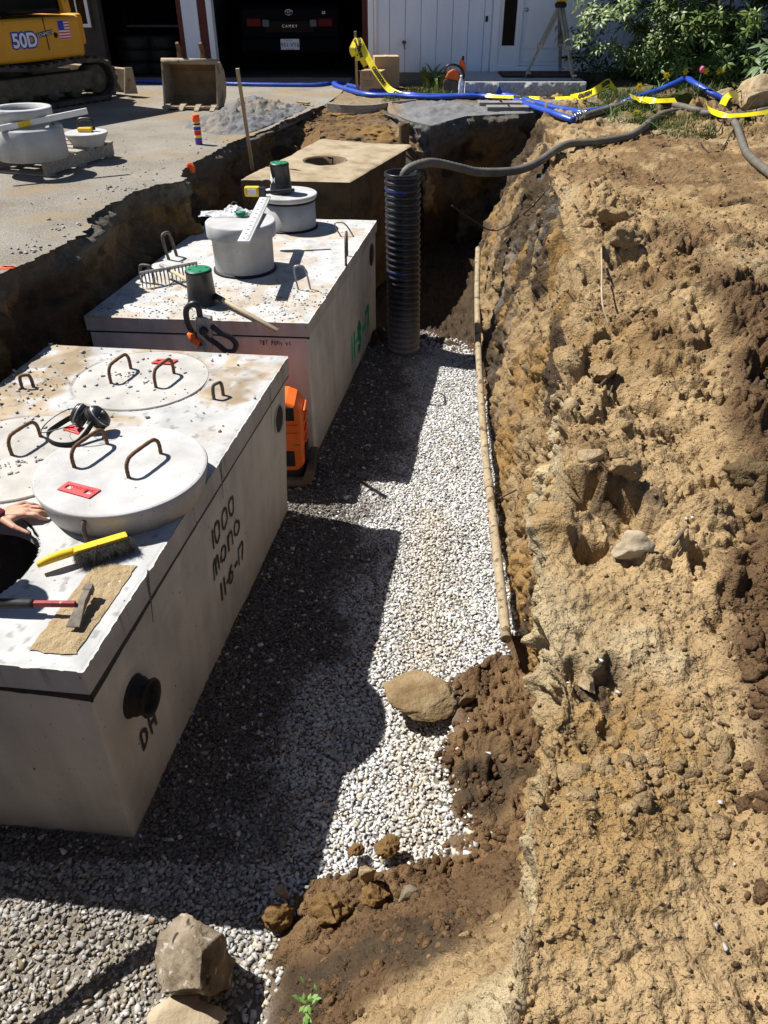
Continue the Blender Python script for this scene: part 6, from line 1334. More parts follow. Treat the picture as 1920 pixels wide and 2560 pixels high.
ribbon('caution_tape', [at(1765, 255, .16), at(1775, 275, .14), at(1810, 288, .14), at(1850, 288, .14), at(1905, 282, .15), at(1960, 270, .15)], 0.055, 'caution tape lying in front of the large garden boulder', False, [(0, .8, .6)]*3)
ribbon('caution_tape', [at(1806, 262, .16), at(1815, 245, .22), at(1828, 236, .25), at(1845, 238, .2)], 0.08, 'loop of caution tape standing up behind the garden boulder', False, [(0, .8, .6)]*3)
# ------------------------------------------------------------------ hoses and cables in the garden
def gz(x, y): 
    if x < -0.7: return 0.0
    zs = [-0.02]
    if y > (np.interp(x, fo[:, 0], fo[:, 1]) if x < 1.95 else 10.2): zs.append(garden_z(x, y))
    if y < 11.5 and x > np.interp(y, cy_, cx_): zs.append(bank_pt(x, y).z)
    return max(zs)
def ground_at(u, v):
    z = 0.0
    for _ in range(6): p = at(u, v, z); z = 0.5*z+0.5*gz(p.x, p.y)
    return at(u, v, z)
def hose(name, px, r, m, label, lift=None, corr=0, flat=1.0, k=8, cat='hose', n=12):
    pts = [ground_at(u, v)+Vector((0, 0, r*flat*0.9+(lift[i] if lift else 0))) for i, (u, v) in enumerate(px)]
    P = smooth_path(pts, k); mb = MB()
    if corr:
        Q = []; 
        for a, b in zip(P, P[1:]):
            c = max(1, int((b-a).length/corr)); Q += [a.lerp(b, j/c) for j in range(c)]
        Q.append(P[-1]); rs = [r*(1.0 if j % 2 else 0.9) for j in range(len(Q))]; mb.tube(Q, rs, n)
    else: mb.tube(P, [r*(1+0.06*math.sin(i*0.9)+R.uniform(-.02, .02)) for i in range(len(P))], n)
    if flat != 1.0:
        V = []; per = n
        core = (Q if corr else P)
        for i, v in enumerate(mb.V): c = core[min(i//per, len(core)-1)]; V.append((v[0], v[1], c.z+(v[2]-c.z)*flat))
        mb.V = V
    return tag(mb.build(name, K[m]), label, cat)
hose('blue_hose', [(300, 208), (350, 208), (430, 211), (500, 212), (566, 214), (640, 216), (724, 217), (790, 217), (822, 213), (843, 210), (866, 216), (892, 223), (925, 230), (970, 234), (1020, 240), (1072, 244), (1154, 243)], 0.036, 'blue', 'blue discharge hose running from the excavator blade along the garage front', flat=0.75)
hose('blue_hose', [(836, 214), (843, 221), (880, 233), (925, 243), (1000, 246), (1072, 250), (1154, 248), (1200, 247), (1245, 249), (1287, 257), (1330, 272), (1385, 291), (1434, 308)], 0.048, 'blue', 'wide blue hose ending in the metal coupling at the grey hose', flat=0.7)
hose('blue_hose', [(1150, 247), (1205, 241), (1265, 244), (1320, 257), (1374, 272), (1420, 281), (1460, 287), (1530, 272), (1580, 259), (1634, 246), (1680, 235), (1708, 228), (1730, 236), (1770, 250), (1812, 262)], 0.045, 'blue', 'blue hose kinking past the daffodils to the garden boulder', flat=0.7, lift=[0]*8+[.03, .05, .09, .12, .10, .06, .02])
b0 = ground_at(1003, 242); bf = thing('blue_flag', 'small blue plastic flap sticking up from the hose below the step', 'flag', ground_at(1246, 247))
mb = MB(); mb.prism([(-.05, 0), (.05, 0.0), (.03, .05), (0, .10), (-.02, .06)], -0.004, 0.004, Matrix(((1, 0, 0), (0, 0, 1), (0, 1, 0))).to_3x3(), (0, 0, .06)); mb.build('flap', K['blue'], bf)
tip = Vector((0.187-0.02, 6.80, 0.10))
gpts = [tip+Vector((-0.02, 0.0, -0.10)), tip+Vector((0.02, 0, 0.01)), aty(1062, 408, 6.9), aty(1100, 409, 7.1), aty(1150, 420, 7.2), aty(1200, 430, 7.3), aty(1287, 427, 7.5), aty(1340, 408, 7.8), on_bank(1400, 382)+Vector((0, 0, .05))]
gpts += [ground_at(u, v)+Vector((0, 0, .04)) for u, v in ((1434, 369), (1495, 365), (1569, 352), (1605, 330), (1634, 306), (1665, 292), (1699, 287), (1760, 292), (1808, 299), (1835, 318), (1848, 352), (1862, 390), (1890, 420), (1935, 455), (1990, 490))]
P = smooth_path(gpts, 10); Q = []
for a, b in zip(P, P[1:]):
    c = max(1, int((b-a).length/0.013)); Q += [a.lerp(b, j/c) for j in range(c)]
mb = MB(); mb.tube(Q, [0.038*(1.0 if j % 2 else 0.9) for j in range(len(Q))], 12); tag(mb.build('suction_hose', K['greyhose']), 'ribbed grey suction hose curving out of the corrugated pipe across the bank', 'hose')
hose('suction_hose', [(1460, 299), (1490, 290), (1530, 279), (1570, 267), (1612, 262), (1677, 269), (1735, 283), (1790, 296), (1829, 299), (1870, 293), (1903, 286), (1960, 276)], 0.040, 'greyhose', 'ribbed grey hose running from the metal coupling behind the longer hose', corr=0.013)
c0, c1 = ground_at(1434, 308)+Vector((0, 0, .05)), ground_at(1466, 297)+Vector((0, 0, .05))
cp_o = thing('hose_coupling', 'metal clamp coupling joining the blue hose to the grey hose', 'coupling', c0)
for i in range(5): mb = MB(); a = c0.lerp(c1, i/5); mb.tube([a, c0.lerp(c1, i/5+0.13)], 0.050 if i % 2 else 0.044, 14); mb.build('clamp_ring', K['chrome'] if i != 3 else K['steel'], cp_o, True)
hose('cable', [(1495, 338), (1530, 346), (1569, 349), (1620, 343), (1664, 334)], 0.006, 'cable', 'thin dark cable lying straight across the soil below the grey hose', cat='cable', n=6)
hose('cable', [(1716, 330), (1740, 338), (1764, 341), (1790, 333), (1803, 321), (1806, 300), (1815, 285), (1842, 269), (1870, 254), (1894, 247), (1930, 250)], 0.007, 'cable', 'black cable arching over the hose in front of the garden boulder', lift=[0, 0, 0, 0, .03, .1, .15, .18, .2, .2, .1], cat='cable', n=6)
hose('cable', [(1742, 343), (1752, 360), (1769, 382), (1790, 381), (1808, 369), (1842, 321), (1865, 298), (1886, 278), (1893, 252), (1900, 245)], 0.007, 'cable', 'black cable looping down over the bank edge below the garden boulder', lift=[0, 0, 0, 0, 0, .08, .12, .15, .2, .2], cat='cable', n=6)
# wooden edging board along the far edge of the trench
ea = [at(u, v, 0.02) for u, v in ((818, 266), (860, 270), (900, 271), (940, 269), (975, 263), (1040, 256))]
mb = MB(); P = smooth_path(ea, 5); V = []
for p in P: V += [p+Vector((0, 0, -.06)), p+Vector((0, .025, -.06)), p+Vector((0, .025, .035)), p+Vector((0, 0, .035))]
mb.add(V, [(i*4+k, i*4+(k+1) % 4, i*4+4+(k+1) % 4, i*4+4+k) for i in range(len(P)-1) for k in range(4)]); tag(mb.build('edging_board', K['woodgrey']), 'thin curved wooden edging board along the far trench edge', 'edging')
a, b = at(610, 251, .02), at(635, 250, .02); mb = MB(); mb.bar(a, b, .09, .02); tag(mb.build('wood_strip', K['woodhandle']), 'pale wooden strip lying on the driveway behind the grey dust heap', 'wood strip')
a, b = at(745, 255, .03), at(772, 258, .03); mb = MB(); mb.bar(a, b, .06, .02); tag(mb.build('wood_strip', K['wood']), 'short brown board end at the right foot of the grey dust heap', 'wood strip')
# leaning stake in the trench
s0, s1 = Vector((-1.45, 9.05, -.5)), Vector((-1.50, 9.0, 0.60)); s0, s1 = aty(632, 425, 8.45), aty(594, 175, 8.35)
lk = thing('leaning_stake', 'long wooden stake leaning against the trench edge beside the old tank', 'stake', s0); mb = MB(); mb.bar(s0, s1, .032, .032, (0, 1, 0)); mb.build('stake_post', K['wood'], lk, True, bevel=.003)
mb = MB(); mb.bar(s1-(s1-s0).normalized()*0.004, s1+(s1-s0).normalized()*0.012, .033, .033, (0, 1, 0)); mb.build('stake_head', K['woodgrey'], lk, True)

# grey dust heap on the driveway edge
n1, n2 = 150, 110; uu, vv = np.meshgrid(np.linspace(0, 1, n1), np.linspace(0, 1, n2), indexing='ij')
q4 = [np.array(at(u, v, 0)) for u, v in ((428, 320), (600, 350), (800, 262), (610, 258))]
P = (q4[0]*(1-uu[..., None])+q4[3]*uu[..., None])*(1-vv[..., None])+(q4[1]*(1-uu[..., None])+q4[2]*uu[..., None])*vv[..., None]
env_ = np.sin(np.pi*uu)**0.8*np.sin(np.pi*np.clip(vv, 0, 1))**0.7
h = env_*(0.13+0.09*fbm(P, 1.8, 3, 801)+0.05*fbm(P, 6, 3, 802)+0.25*np.exp(-((uu-.72)**2+(vv-.35)**2)/.02)*0.5)-0.02+env_**0.5*(clods(P, 10, .035, 803, .4)+clods(P, 24, .02, 806, .3))
h = h-0.06*(1-np.minimum(1, env_*6))
P[..., 2] = h; col = np.zeros(P.shape)+1.0; col = mixc(col, np.array([1.3, 1.1, 0.85]), 0.7*sstep(.1, .5, fbm(P, 2, 3, 807)+0.5*uu-.25))
o = mesh_np('dust_heap', P.reshape(-1, 3), gridF(n1, n2)[:, ::-1], K['dust'], col=col, smooth=True); tag(o, 'low heap of grey stone dust along the driveway edge', 'dust heap', kind='stuff')
# orange paint marks
def blot(u, v, rx, ry, label, z=0.004, seed=0):
    c = at(u, v, z); rr = random.Random(seed); mb = MB(); n = 22
    P = [c+Vector((rx*math.cos(t*2*math.pi/n)*rr.uniform(.7, 1.15), ry*math.sin(t*2*math.pi/n)*rr.uniform(.7, 1.15), 0)) for t in range(n)]; mb.add(P, [tuple(range(n))])
    o = mb.build('paint_mark', K['orangepaint']); o['kind'] = 'structure'; return o
blot(4, 668, .09, .03, '', seed=1); blot(22, 666, .05, .02, '', seed=2)
p = at(477, 420, -0.01); rock('painted_clod', p, (.04, .025, .05), 77, K['orangepaint'], 'clod sprayed bright orange on the driveway edge', 'clod', sub=3)
# spray can
cn = thing('spray_can', 'marking spray can with an orange cap standing on the driveway edge', 'spray can', at(498, 361, 0))
mb = MB(); mb.lathe([(0, 0), (.033, 0), (.035, .006), (.035, .065)], 24); mb.build('can_base', K['purple'], cn); mb = MB(); mb.lathe([(.0352, .065), (.0352, .20), (.030, .212)], 24); mb.build('can_wall', K['yellowplastic'], cn)
for z0, z1, m_ in ((.065, .085, 'tape'), (.09, .13, 'red'), (.135, .165, 'blueprint'), (.168, .18, 'whitepaint'), (.182, .196, 'print')): mb = MB(); mb.lathe([(.0357, z0), (.0357, z1)], 24); mb.build('label_band', K[m_], cn)
mb = MB(); mb.lathe([(.031, .208), (.036, .212), (.036, .268), (.030, .275), (0, .275)], 24); mb.build('cap', K['orangepaint'], cn)

# pallet with concrete rings and lid
pR, pB = at(120, 444, 0), at(280, 393, 0); dv = (pB-pR).normalized(); wv = Vector((-dv.y, dv.x, 0)); LP = (pB-pR).length+0.05; WP = 1.15
pa = thing('pallet', 'worn grey wooden pallet on the driveway carrying concrete rings', 'pallet', pR)
for j in range(3):
    a = pR+wv*(0.02+j*(WP-0.06)/2)+Vector((0, 0, .065)); mb = MB(); mb.bar(a, a+dv*LP, 0.04, 0.095); mb.build('stringer', K['woodgrey'], pa, True, bevel=.004)
for j in range(7):
    a = pR+dv*(0.05+j*(LP-.1)/6)+Vector((0, 0, .1225)); mb = MB(); mb.bar(a-wv*0.01, a+wv*(WP-0.02), 0.10*R.uniform(.9, 1.1), 0.018); mb.build('deck_board', K['woodgrey'], pa, True, bevel=.003)
for j in range(3):
    a = pR+dv*(0.06+j*(LP-.12)/2)+Vector((0, 0, .0085)); mb = MB(); mb.bar(a, a+wv*(WP-0.03), 0.10, 0.016); mb.build('bottom_board', K['woodgrey'], pa, True, bevel=.003)
rc = at(84, 409, .133); rc = Vector((rc.x, rc.y, .133))+Vector((-0.09, 0.27, 0))
rg = thing('concrete_ring', 'larger concrete ring at the bottom of the pair on the pallet', 'concrete ring', rc)
mb = MB(); mb.lathe([(.285, 0), (.283, .235), (.27, .245), (.225, .245), (.225, 0)], 64, closed=True); o = mb.build('ring_wall', K['concrete2'], rg)
for f in o.data.polygons: f.use_smooth = abs(f.normal.z) < .5
rg2 = thing('concrete_ring', 'narrower concrete ring stacked on the larger ring on the pallet', 'concrete ring', rc+Vector((-0.045, .05, .247)))
mb = MB(); mb.lathe([(.225, 0), (.225, .06), (.25, .068), (.25, .13), (.243, .135), (.195, .135), (.195, 0)], 64, closed=True); o = mb.build('ring_wall', K['concrete2'], rg2)
for f in o.data.polygons: f.use_smooth = abs(f.normal.z) < .5
l0, l1 = at(-40, 331, .40), at(218, 279, .375); l0.z = .395; l1.z = .40
a_ = thing('spirit_level', 'long aluminium spirit level with a yellow vial leaning across the two rings', 'level', l0)
l0 = aty(-60, 334, (rc.y-0.36)); l1 = aty(218, 277, rc.y+0.10)
a_.location = l0; mb = MB(); mb.bar(l0, l1, .022, .046); mb.build('beam', K['alu'], a_, True, bevel=.003); m_ = l0.lerp(l1, .42); mb = MB(); mb.bar(m_-(l1-l0).normalized()*.05, m_+(l1-l0).normalized()*.05, .030, .045); mb.build('vial', K['yellowplastic'], a_, True, bevel=.004)
pc2 = at(213, 368, .133); pc2.y += 0.10
sl2 = thing('concrete_plug', 'small tapered concrete lid on the right end of the pallet', 'concrete lid', (pc2.x, pc2.y, .133))
mb = MB(); mb.lathe([(0, 0), (.135, 0), (.19, .095), (.19, .108), (.184, .112), (0, .112)], 48); o = mb.build('plug_body', K['concrete2'], sl2)
for f in o.data.polygons: f.use_smooth = abs(f.normal.z) < .5
tw_ = thing('hand_float', 'yellow hand float with a black handle lying on the small tapered lid', 'trowel', (pc2.x, pc2.y, .246))
mb = MB(); mb.box((0, 0, .018), (.125, .08, .035)); mb.build('float_base', K['yellowplastic'], tw_, bevel=.008); mb = MB(); mb.tube(smooth_path([(-.06, .03, .01), (-.062, .03, .08), (-.03, .03, .10), (.05, .03, .098), (.068, .03, .07), (.07, .03, .01)], 5), .013, 8); mb.build('handle', K['black'], tw_)

# excavator bucket on the driveway
bk = thing('excavator_bucket', 'detached toothed excavator bucket standing open on the driveway', 'bucket', at(488, 270, 0)); bk.rotation_euler = (0, 0, -0.10)
bwid = 0.66
prf = [(-0.16, 0.03), (0.10, 0.02), (0.24, 0.10), (0.30, 0.24), (0.26, 0.40), (0.14, 0.50), (0.03, 0.50), (0.0, 0.52)]     # back shell (depth, height)
mb = MB(); N_ = len(prf); V = [(sx*bwid/2, y, z) for sx in (-1, 1) for y, z in prf]; V += [(sx*bwid/2, y-0.02*(1 if i > 1 else 0), z-(0.02 if 3 < i < 7 else -0.02 if i < 2 else 0)) for sx in (-1, 1) for i, (y, z) in enumerate(prf)]
mb.add(V[:2*N_], [(i, i+1, N_+i+1, N_+i) for i in range(N_-1)]); sh_ = mb.build('shell', K['bucketin'], bk); so2 = sh_.modifiers.new('plate', 'SOLIDIFY'); so2.thickness = 0.02
for sx in (-1, 1):
    mb = MB(); pol = [(-0.16, 0.02)]+prf[1:-1]+[(0.02, 0.53), (-0.02, 0.52)]; mb.prism(pol, -0.012, 0.012, Matrix(((0, 0, 1), (1, 0, 0), (0, 1, 0))).to_3x3(), (sx*(bwid/2+0.012), 0, 0)); mb.build('side_plate', K['bucket'], bk, bevel=.004)
mb = MB(); mb.tube([(-bwid/2-.02, 0.0, .515), (bwid/2+.02, 0.0, .515)], .035, 14); mb.build('top_tube', K['bucket'], bk)
mb = MB(); mb.box((0, -0.165, .03), (bwid+.05, .10, .028)); mb.build('cutting_edge', K['bucket'], bk, bevel=.004)
for j in range(4):
    x0 = -bwid/2+0.03+j*(bwid-.06)/3; mb = MB(); mb.hexa([(x0-.042, -.20, .005), (x0+.042, -.20, .005), (x0+.045, -.09, .01), (x0-.045, -.09, .01)], [(x0-.035, -.22, .045), (x0+.035, -.22, .045), (x0+.04, -.09, .075), (x0-.04, -.09, .075)]); mb.hexa([(x0-.03, -.29, .0), (x0+.03, -.29, .0), (x0+.035, -.2, .005), (x0-.035, -.2, .005)], [(x0-.028, -.29, .012), (x0+.028, -.29, .012), (x0+.033, -.2, .05), (x0-.033, -.2, .05)]); mb.build('tooth', K['bucket'], bk, bevel=.004)
for sx in (-.13, .16):
    mb = MB(); mb.prism([(-.03, .50), (.10, .50), (.06, .58), (.055, .66), (0.0, .72), (-.035, .70), (0.0, .62), (-.02, .56)], -.02, .02, Matrix(((0, 0, 1), (1, 0, 0), (0, 1, 0))).to_3x3(), (sx, 0.03, 0)); mb.build('mounting_ear', K['rust'], bk, bevel=.004)

# excavator (right side toward the trench); local x runs forward to the blade
ex = thing('excavator', 'yellow compact excavator marked 50D parked on the driveway with its rubber track facing us', 'excavator', (-4.30, 11.10, 0), math.radians(58))
xs0, xs1, rt_ = -1.15, 0.72, 0.235
path = []
for t in np.linspace(0, 1, 12): path.append((xs0+(xs1-xs0)*t, .52, 0))
pts = [(xs0+(xs1-xs0)*t, 0.022) for t in np.linspace(0, 1, 16)]+[(xs1+rt_*math.sin(a), .022+rt_-rt_*math.cos(a)) for a in np.linspace(.3, math.pi-.3, 7)]+[(xs1+(xs0-xs1)*t, .022+2*rt_+0.02*math.sin(t*9)) for t in np.linspace(0, 1, 16)]+[(xs0-rt_*math.sin(a), .022+rt_+rt_*math.cos(a)) for a in np.linspace(.3, math.pi-.3, 7)]
for side, yc in (('r', -0.05), ('l', 1.15)):
    tk = MB(); V = []; n = len(pts)
    cen = (np.mean([p[0] for p in pts]), .022+rt_)
    for (x_, z_) in pts:
        dx, dz = (0, -1) if z_ < .05 and xs0 <= x_ <= xs1 else (0, 1) if z_ > 0.4 and xs0 <= x_ <= xs1 else ((x_-(xs1 if x_ > 0 else xs0))/rt_, (z_-.022-rt_)/rt_)
        V += [(x_, yc-.2, z_), (x_, yc+.2, z_), (x_-dx*.045, yc+.2, z_-dz*.045), (x_-dx*.045, yc-.2, z_-dz*.045)]
    tk.add(V, [(i*4+k, i*4+(k+1) % 4, ((i+1) % n)*4+(k+1) % 4, ((i+1) % n)*4+k) for i in range(n) for k in range(4)]); trk = tk.build('track', K['track'], ex)
    for i, (x_, z_) in enumerate(pts):
        a, b = pts[i-1], pts[(i+1) % n]; d = Vector((b[0]-a[0], 0, b[1]-a[1])).normalized(); nn = Vector((d.z, 0, -d.x)); mb = MB()
        M_ = Matrix((d, Vector((0, 1, 0)), nn)).transposed(); mb.box(Vector((x_, yc, z_))+nn*.010, (.055, .40, .022), M_); mb.build('track_shoe', K['track'], trk, bevel=.004)
    mb = MB(); mb.box(((xs0+xs1)/2, yc, .022+rt_), (xs1-xs0-.1, .22, .22)); mb.build('track_frame', K['mud'], ex, bevel=.03)
    for xw, rw in ((xs0, .18), (xs1, .17), (-.75, .09), (-.4, .09), (0.0, .09), (.35, .09)):
        mb = MB(); zz = .022+rt_ if rw > .1 else .16; mb.lathe([(0, .15), (rw*.4, .15), (rw*.45, .12), (rw*.9, .10), (rw, .08), (rw, -.1), (0, -.1)], 24, (xw, yc, zz), rotm((0, -1, 0)) if side == 'r' else rotm((0, 1, 0))); mb.build('sprocket' if rw > .1 else 'roller', K['mud'], ex)
# upper structure, swung so its right rear quarter shows
up0 = MB()
pol = [(-1.0, -.20), (.55, -.20), (.66, -.08), (.66, 1.30), (-.9, 1.30), (-1.25, 1.1), (-1.35, .55), (-1.25, 0.0)]
up0.prism(pol, .52, .97); up0.build('body', K['yellow'], ex, bevel=.05, seg=3)
mb = MB(); mb.prism([(-.9, -.12), (.5, -.12), (.5, 1.2), (-.9, 1.2)], .45, .60); mb.build('turntable', K['blackmatte'], ex)
mb = MB(); mb.prism([(.58, -.12), (.78, .0), (.78, .25), (.62, .25)], .64, .98); mb.build('side_cover', K['yellow'], ex, bevel=.03)
mb = MB(); mb.box((-.35, .45, 1.55), (1.5, 1.2, 1.09)); mb.build('cab_glass', K['glass'], ex, bevel=.05)
mb = MB(); mb.box((-.40, -.165, 1.30), (.95, .03, .52)); mb.build('door_panel', K['glass'], ex, bevel=.01)
for (a, b) in (((.40, -.16, 1.0), (.30, -.12, 2.1)), ((.40, 1.06, 1.0), (.30, 1.0, 2.1)), ((-1.1, -.16, 1.0), (-1.05, -.1, 2.1)), ((-1.1, 1.06, 1.0), (-1.05, 1.0, 2.1))):
    mb = MB(); mb.bar(a, b, .11, .13, (0, 1, 0)); mb.build('cab_pillar', K['yellow'], ex, bevel=.02)
mb = MB(); mb.box((-.37, .45, 2.13), (1.6, 1.3, .08)); mb.build('cab_roof', K['yellow'], ex, bevel=.03)
yf = -.2025
mb = MB(); mb.box((.02, -.2, .8), (.012, .008, .34)); mb.build('panel_seam', K['blackmatte'], ex)
lettering('lettering', '50D', .20, (-.30, yf-.0008, .745), (1, 0, 0), (0, 0, 1), K['blueprint'], ex, bold=.022); lettering('lettering', '50D', .20, (-.30, yf-.004, .745), (1, 0, 0), (0, 0, 1), K['whitepaint'], ex, bold=.006)
lettering('lettering', 'SCHMIDT', .055, (.0, yf-.0008, .80), (1, 0, .12), (0, 0, 1), K['print'], ex, bold=.008); lettering('lettering', 'SCHMIDT', .055, (.0, yf-.004, .80), (1, 0, .12), (0, 0, 1), K['whitepaint'], ex)
fl = MB(); fl.box((.30, yf, .83), (.17, .003, .20)); flg = fl.build('flag_decal', K['whitepaint'], ex)
for j in range(7): mb = MB(); mb.box((.30, yf-.0025, .74+j*.03), (.168, .002, .0145)); mb.build('stripe', K['red'], flg)
mb = MB(); mb.box((.258, yf-.005, .878), (.085, .002, .10)); mb.build('canton', K['blueprint'], flg)
mb = MB(); mb.lathe([(0, .0), (.03, .0), (.034, -.01)], 16, (.16, yf, .78), rotm((0, -1, 0))); mb.build('lock', K['blackmatte'], ex)
mb = MB(); mb.prism([(0, 0.02), (.10, 0.0), (.06, .10), (.05, .20), (.10, .31), (0, .31)], -.24, 1.40, Matrix(((1, 0, 0), (0, 0, 1), (0, 1, 0))).to_3x3(), (1.14, 0, .03)); mb.F = [tuple(reversed(f)) for f in mb.F]; mb.build('blade', K['bucket'], ex, bevel=.008)
for yy_ in (-.25, 1.41): mb = MB(); mb.prism([(-.10, .02), (.13, 0), (.10, .32), (-.02, .33)], -.012, .012, Matrix(((1, 0, 0), (0, 0, 1), (0, 1, 0))).to_3x3(), (1.14, yy_, .03)); mb.F = [tuple(reversed(f)) for f in mb.F]; mb.build('blade_end', K['bucket'], ex, bevel=.004)
for yy_ in (.1, .95): mb = MB(); mb.bar((.5, yy_, .3), (1.22, yy_, .22), .1, .12); mb.build('blade_arm', K['mud'], ex)

# ------------------------------------------------------------------ plants
def strap_leaves(root, n, L_, w, m, spread=0.5, base=0.05, rnd=R, name='leaf', droop=0.6):
    for i in range(n):
        a = rnd.uniform(0, 6.283); l_ = L_*rnd.uniform(.6, 1.1); d = Vector((math.cos(a)*spread*rnd.uniform(.3, 1.2), math.sin(a)*spread*rnd.uniform(.3, 1.2), 1)).normalized()
        p = Vector((rnd.gauss(0, base), rnd.gauss(0, base), 0)); sd = d.cross(Vector((0, 0, 1))); sd = sd.normalized() if sd.length > .01 else Vector((1, 0, 0)); V = []; F = []; N_ = 6
        for j in range(N_+1):
            t = j/N_; q_ = p+d*l_*t+Vector((d.x, d.y, -.55))*l_*droop*t**2.4; ww = w*(1-t**2.5)*.5+.0006; V += [q_-sd*ww, q_+Vector((0, 0, -ww*.4)), q_+sd*ww]
        F = [f_ for j in range(N_) for f_ in ((3*j, 3*j+1, 3*j+4, 3*j+3), (3*j+1, 3*j+2, 3*j+5, 3*j+4))]
        mb = MB(); mb.add(V, F, True); mb.build(name, m, root)
ir = thing('strap_leaf_plant', 'dark green strap leaved plant against the white wall', 'plant', (0.70, 12.95, 0)); strap_leaves(ir, 26, .50, .05, K['leaf'], .55, .09)
leafg = mat('strapleaf', [(0.06, 0.13, 0.03), (0.12, 0.20, 0.06)], 5, .5)
for k_, (u, v, n, lab) in enumerate(((1590, 262, 30, 'clump of daffodils with long leaves lying over the blue hose'), (1560, 300, 24, 'daffodil clump drooping over the grey hose near the coupling'), (1735, 225, 30, 'daffodil clump under the bush beside the pink tulip'), (1650, 235, 24, 'leafy daffodil clump between the bush and the blue hose'), (1790, 225, 20, 'daffodil clump flowering left of the garden boulder'), (1480, 255, 16, 'sparse daffodil clump beside the folded caution tape'))):
    p = ground_at(u, v); t = thing('daffodil', lab, 'daffodil', p, group='daffodils along the garden edge'); rr_ = random.Random(k_+50); strap_leaves(t, n, .34, .012, leafg, 1.2, .12, rr_, droop=.9)
    for j in range({0: 1, 1: 2, 2: 1, 3: 1, 4: 4, 5: 0}[k_]):
        b = Vector((rr_.gauss(0, .12), rr_.gauss(0, .08), 0)); tp = b+Vector((rr_.gauss(0, .05), -.05, .22 if k_ != 1 else .06)); mb = MB(); mb.tube([b, tp], .004, 5); mb.build('stalk', leafg, t); mb = MB()
        for q_ in range(6):
            an = q_*1.047; d = Vector((math.cos(an), -.3, math.sin(an))); leaf_quad(mb, tp, d, Vector((0, -1, .2)), .05, .028, .2)
        mb.lathe([(.010, 0), (.018, .03), (.014, .03), (.006, .004)], 10, tp, rotm((0, -1, .25))); mb.build('flower', K['petal'], t)
tu = thing('tulip', 'single pink tulip among the daffodils', 'tulip', ground_at(1738, 240)); mb = MB(); mb.tube([(0, 0, 0), (.01, -.02, .26)], .004, 5); mb.build('stalk', leafg, tu); mb = MB(); mb.lathe([(.006, 0), (.026, .02), (.03, .045), (.018, .075), (.006, .08)], 12, (.01, -.02, .25)); mb.build('flower', K['pink'], tu); strap_leaves(tu, 3, .2, .03, leafg, .5, .01)
# rhododendrons
def shrub(name, label, cx, cy, cz, rx, ry, rz, n, leafL, m, seed, nparts=280, whorl=7, shape=1.0, stems=9):
    t = thing(name, label, 'bush', (cx, cy, 0)); rr = random.Random(seed); tips = []
    for s_ in range(stems):
        a = rr.uniform(0, 6.283); tp = Vector((math.cos(a)*rx*rr.uniform(.4, .9), math.sin(a)*ry*rr.uniform(.4, .9), cz+rr.uniform(-.2, .9)*rz)); mid = Vector((tp.x*.35+rr.gauss(0, .1), tp.y*.35, tp.z*.5)); mb = MB(); mb.tube(smooth_path([(rr.gauss(0, .06), rr.gauss(0, .06), -.02), mid, tp], 5), [.024-.0018*i for i in range(11)], 6); mb.build('stem', K['bark'], t)
        for q_ in range(4):
            b = mid.lerp(tp, rr.uniform(.1, .9)); e = b+Vector((rr.gauss(0, .25), rr.gauss(0, .2), rr.gauss(.05, .15))); mb = MB(); mb.tube([b, e], [.011, .004], 5); mb.build('twig', K['bark'], t)
    whs = []
    while len(whs) < n:
        d = Vector((rr.gauss(0, 1), rr.gauss(0, 1), rr.gauss(0, 1))).normalized(); q_ = rr.uniform(.45, 1.0)**.6
        nz_ = fbm(np.array([[d.x*1.4+seed, d.y*1.4, d.z*1.4]]), 1.6, 2, seed)[0]
        p = Vector((d.x*rx*q_*(1+.3*nz_), d.y*ry*q_*(1+.3*nz_), cz+d.z*rz*q_*(1+.3*nz_)))
        if p.z < .10: continue
        gap = fbm(np.array([p[:]])+seed, 2.4, 2, seed+9)[0]
        if gap < -.28: continue
        whs.append((p, d))
    camv = Vector((0, 0, CAMZ))-Vector((cx, cy, 0)); whs.sort(key=lambda w: (w[0]-camv).length-0.6*w[0].dot(camv.normalized()))
    cnt = 0; big = MB(); proto = []
    for p, d in whs:
        ax = (d*.7+Vector((0, 0, .7))+Vector((rr.gauss(0, .3), rr.gauss(0, .3), 0))).normalized(); o1 = ax.orthogonal().normalized(); o2 = ax.cross(o1); k_ = rr.randint(whorl-2, whorl+1); ph = rr.uniform(0, 6.28)
        for q_ in range(k_):
            an = ph+q_*6.283/k_+rr.gauss(0, .12); dd = (o1*math.cos(an)+o2*math.sin(an)+ax*rr.uniform(-.35, .45)).normalized(); L_ = leafL*rr.uniform(.7, 1.15)
            mb = big if cnt >= nparts else MB(); leaf_quad(mb, p+dd*.012, dd, ax, L_, L_*.30, .7)
            if mb is not big: mb.build('leaf', m, t)
            cnt += 1
    o = big.build('foliage', m, t); o['kind'] = 'stuff'; return t
shrub('rhododendron', 'large glossy rhododendron bush in front of the white wall', 4.72, 12.40, .80, 2.15, .8, 1.0, 2300, .125, K['leaf'], 3, 280, 7, stems=14)
shrub('rhododendron', 'pale broad leaved rhododendron at the right edge behind the boulder', 5.25, 11.0, .42, .65, .45, .40, 80, .22, K['leafpale'], 8, 280, 8, stems=5)
# garden boulder
p = ground_at(1880, 285); rock('garden_boulder', p+Vector((0.10, 0.15, 0.14)), (.42, .3, .26), 33, K['rock'], 'large rounded tan boulder at the right edge of the garden', 'boulder', (0, 0, .3), 5, .22)
p = ground_at(1815, 258); rock('garden_rock', p+Vector((0, .1, .06)), (.16, .1, .12), 36, K['rock'], 'smaller rock behind the loop of caution tape', 'rock', sub=4)
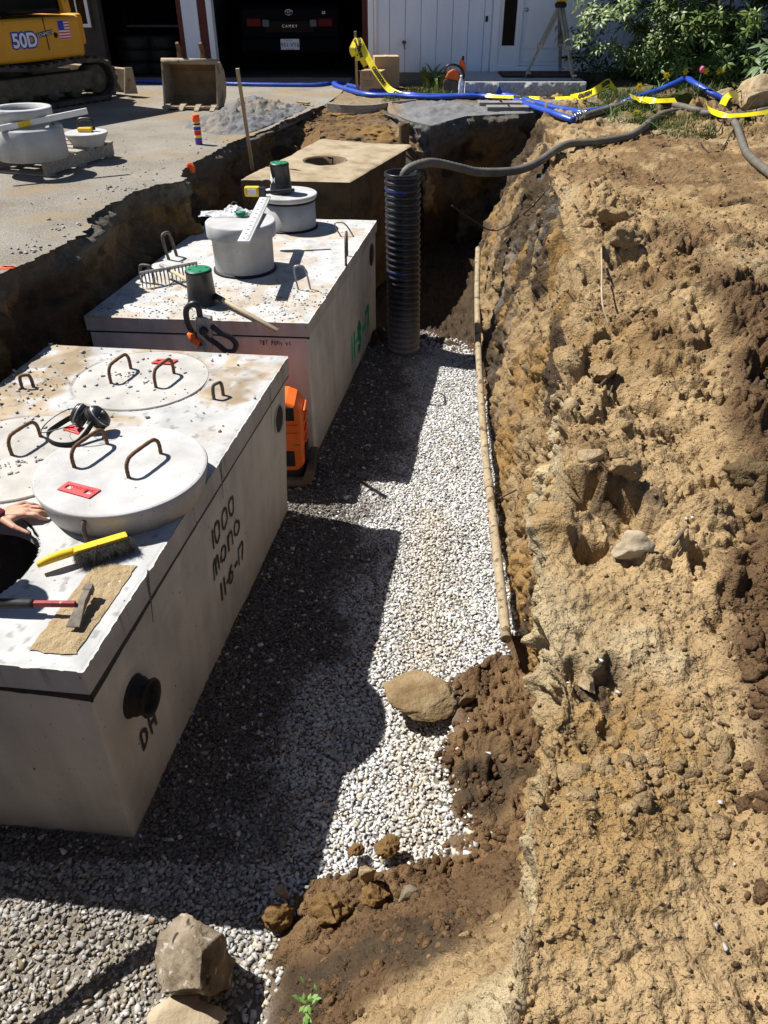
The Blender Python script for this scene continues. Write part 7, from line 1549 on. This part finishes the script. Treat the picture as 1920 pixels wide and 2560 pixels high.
# grass
V, F = [], []; rr = random.Random(99); cnt = 0
def blade(x, y, z, h, w=0.006):
    a = rr.uniform(0, 6.28); lx, ly = math.cos(a)*h*rr.uniform(.1, .7), math.sin(a)*h*rr.uniform(.1, .7); o0 = len(V); c, s_ = math.cos(a+1.57)*w/2, math.sin(a+1.57)*w/2
    V.extend([(x-c, y-s_, z), (x+c, y+s_, z), (x+lx*.4+c*.7, y+ly*.4+s_*.7, z+h*.6), (x+lx*.4-c*.7, y+ly*.4-s_*.7, z+h*.6), (x+lx, y+ly, z+h)]); F.extend([(o0, o0+1, o0+2, o0+3), (o0+3, o0+2, o0+4)])
for u0, u1, v0, v1, n, h in ((1010, 1165, 222, 240, 1500, .06), (955, 1000, 245, 262, 220, .04), (1430, 1640, 235, 290, 2400, .09), (1600, 1790, 285, 345, 2300, .05), (1540, 1640, 300, 320, 500, .06), (1690, 1800, 215, 245, 900, .12), (1850, 1920, 290, 330, 300, .05)):
    for i in range(n):
        p = ground_at(rr.uniform(u0, u1), rr.uniform(v0, v1)); 
        if vnoise(np.array([[p.x*3, p.y*3, 0]]), 5)[0] < -.25: continue
        blade(p.x, p.y, p.z-.005, h*rr.uniform(.5, 1.4), .008)
mb = MB(); mb.add(V, F); o = mb.build('grass', K['grass']); tag(o, 'rough grass tufts along the garden edge', kind='stuff')
# grassy sod lumps at the edge of the bank
for u, v, s_, lab in ((1700, 262, .22, 'dark sod lump behind the blue hose kink'), ):
    p = ground_at(u, v); Vv, Ff = rock_np(4, (s_*1.2, s_*.5, s_*.7), int(u), .6); cs = np.tile(np.array([.085, .065, .035]), (len(Vv), 1)); cs[Vv[:, 2] > s_*.1] = (.075, .085, .03); o = mesh_np('sod_lump', Vv, Ff, K['soil'], col=cs, smooth=True); o.location = p+Vector((0, .05, .0)); tag(o, lab, 'sod lump')
# plank leaning on the near tank, added out of view to cast a shadow
pk0, pk1 = Vector((-1.47, .95, -1.46)), Vector((-1.43, 1.86, -.33))
mb = MB(); mb.bar(pk0, pk1, .055, .03, (1, 0, 0)); tag(mb.build('shadow_plank', K['wood'], bevel=.003), 'narrow plank leaning on the near tank, added out of view to shadow the gravel', 'shadow_plank')
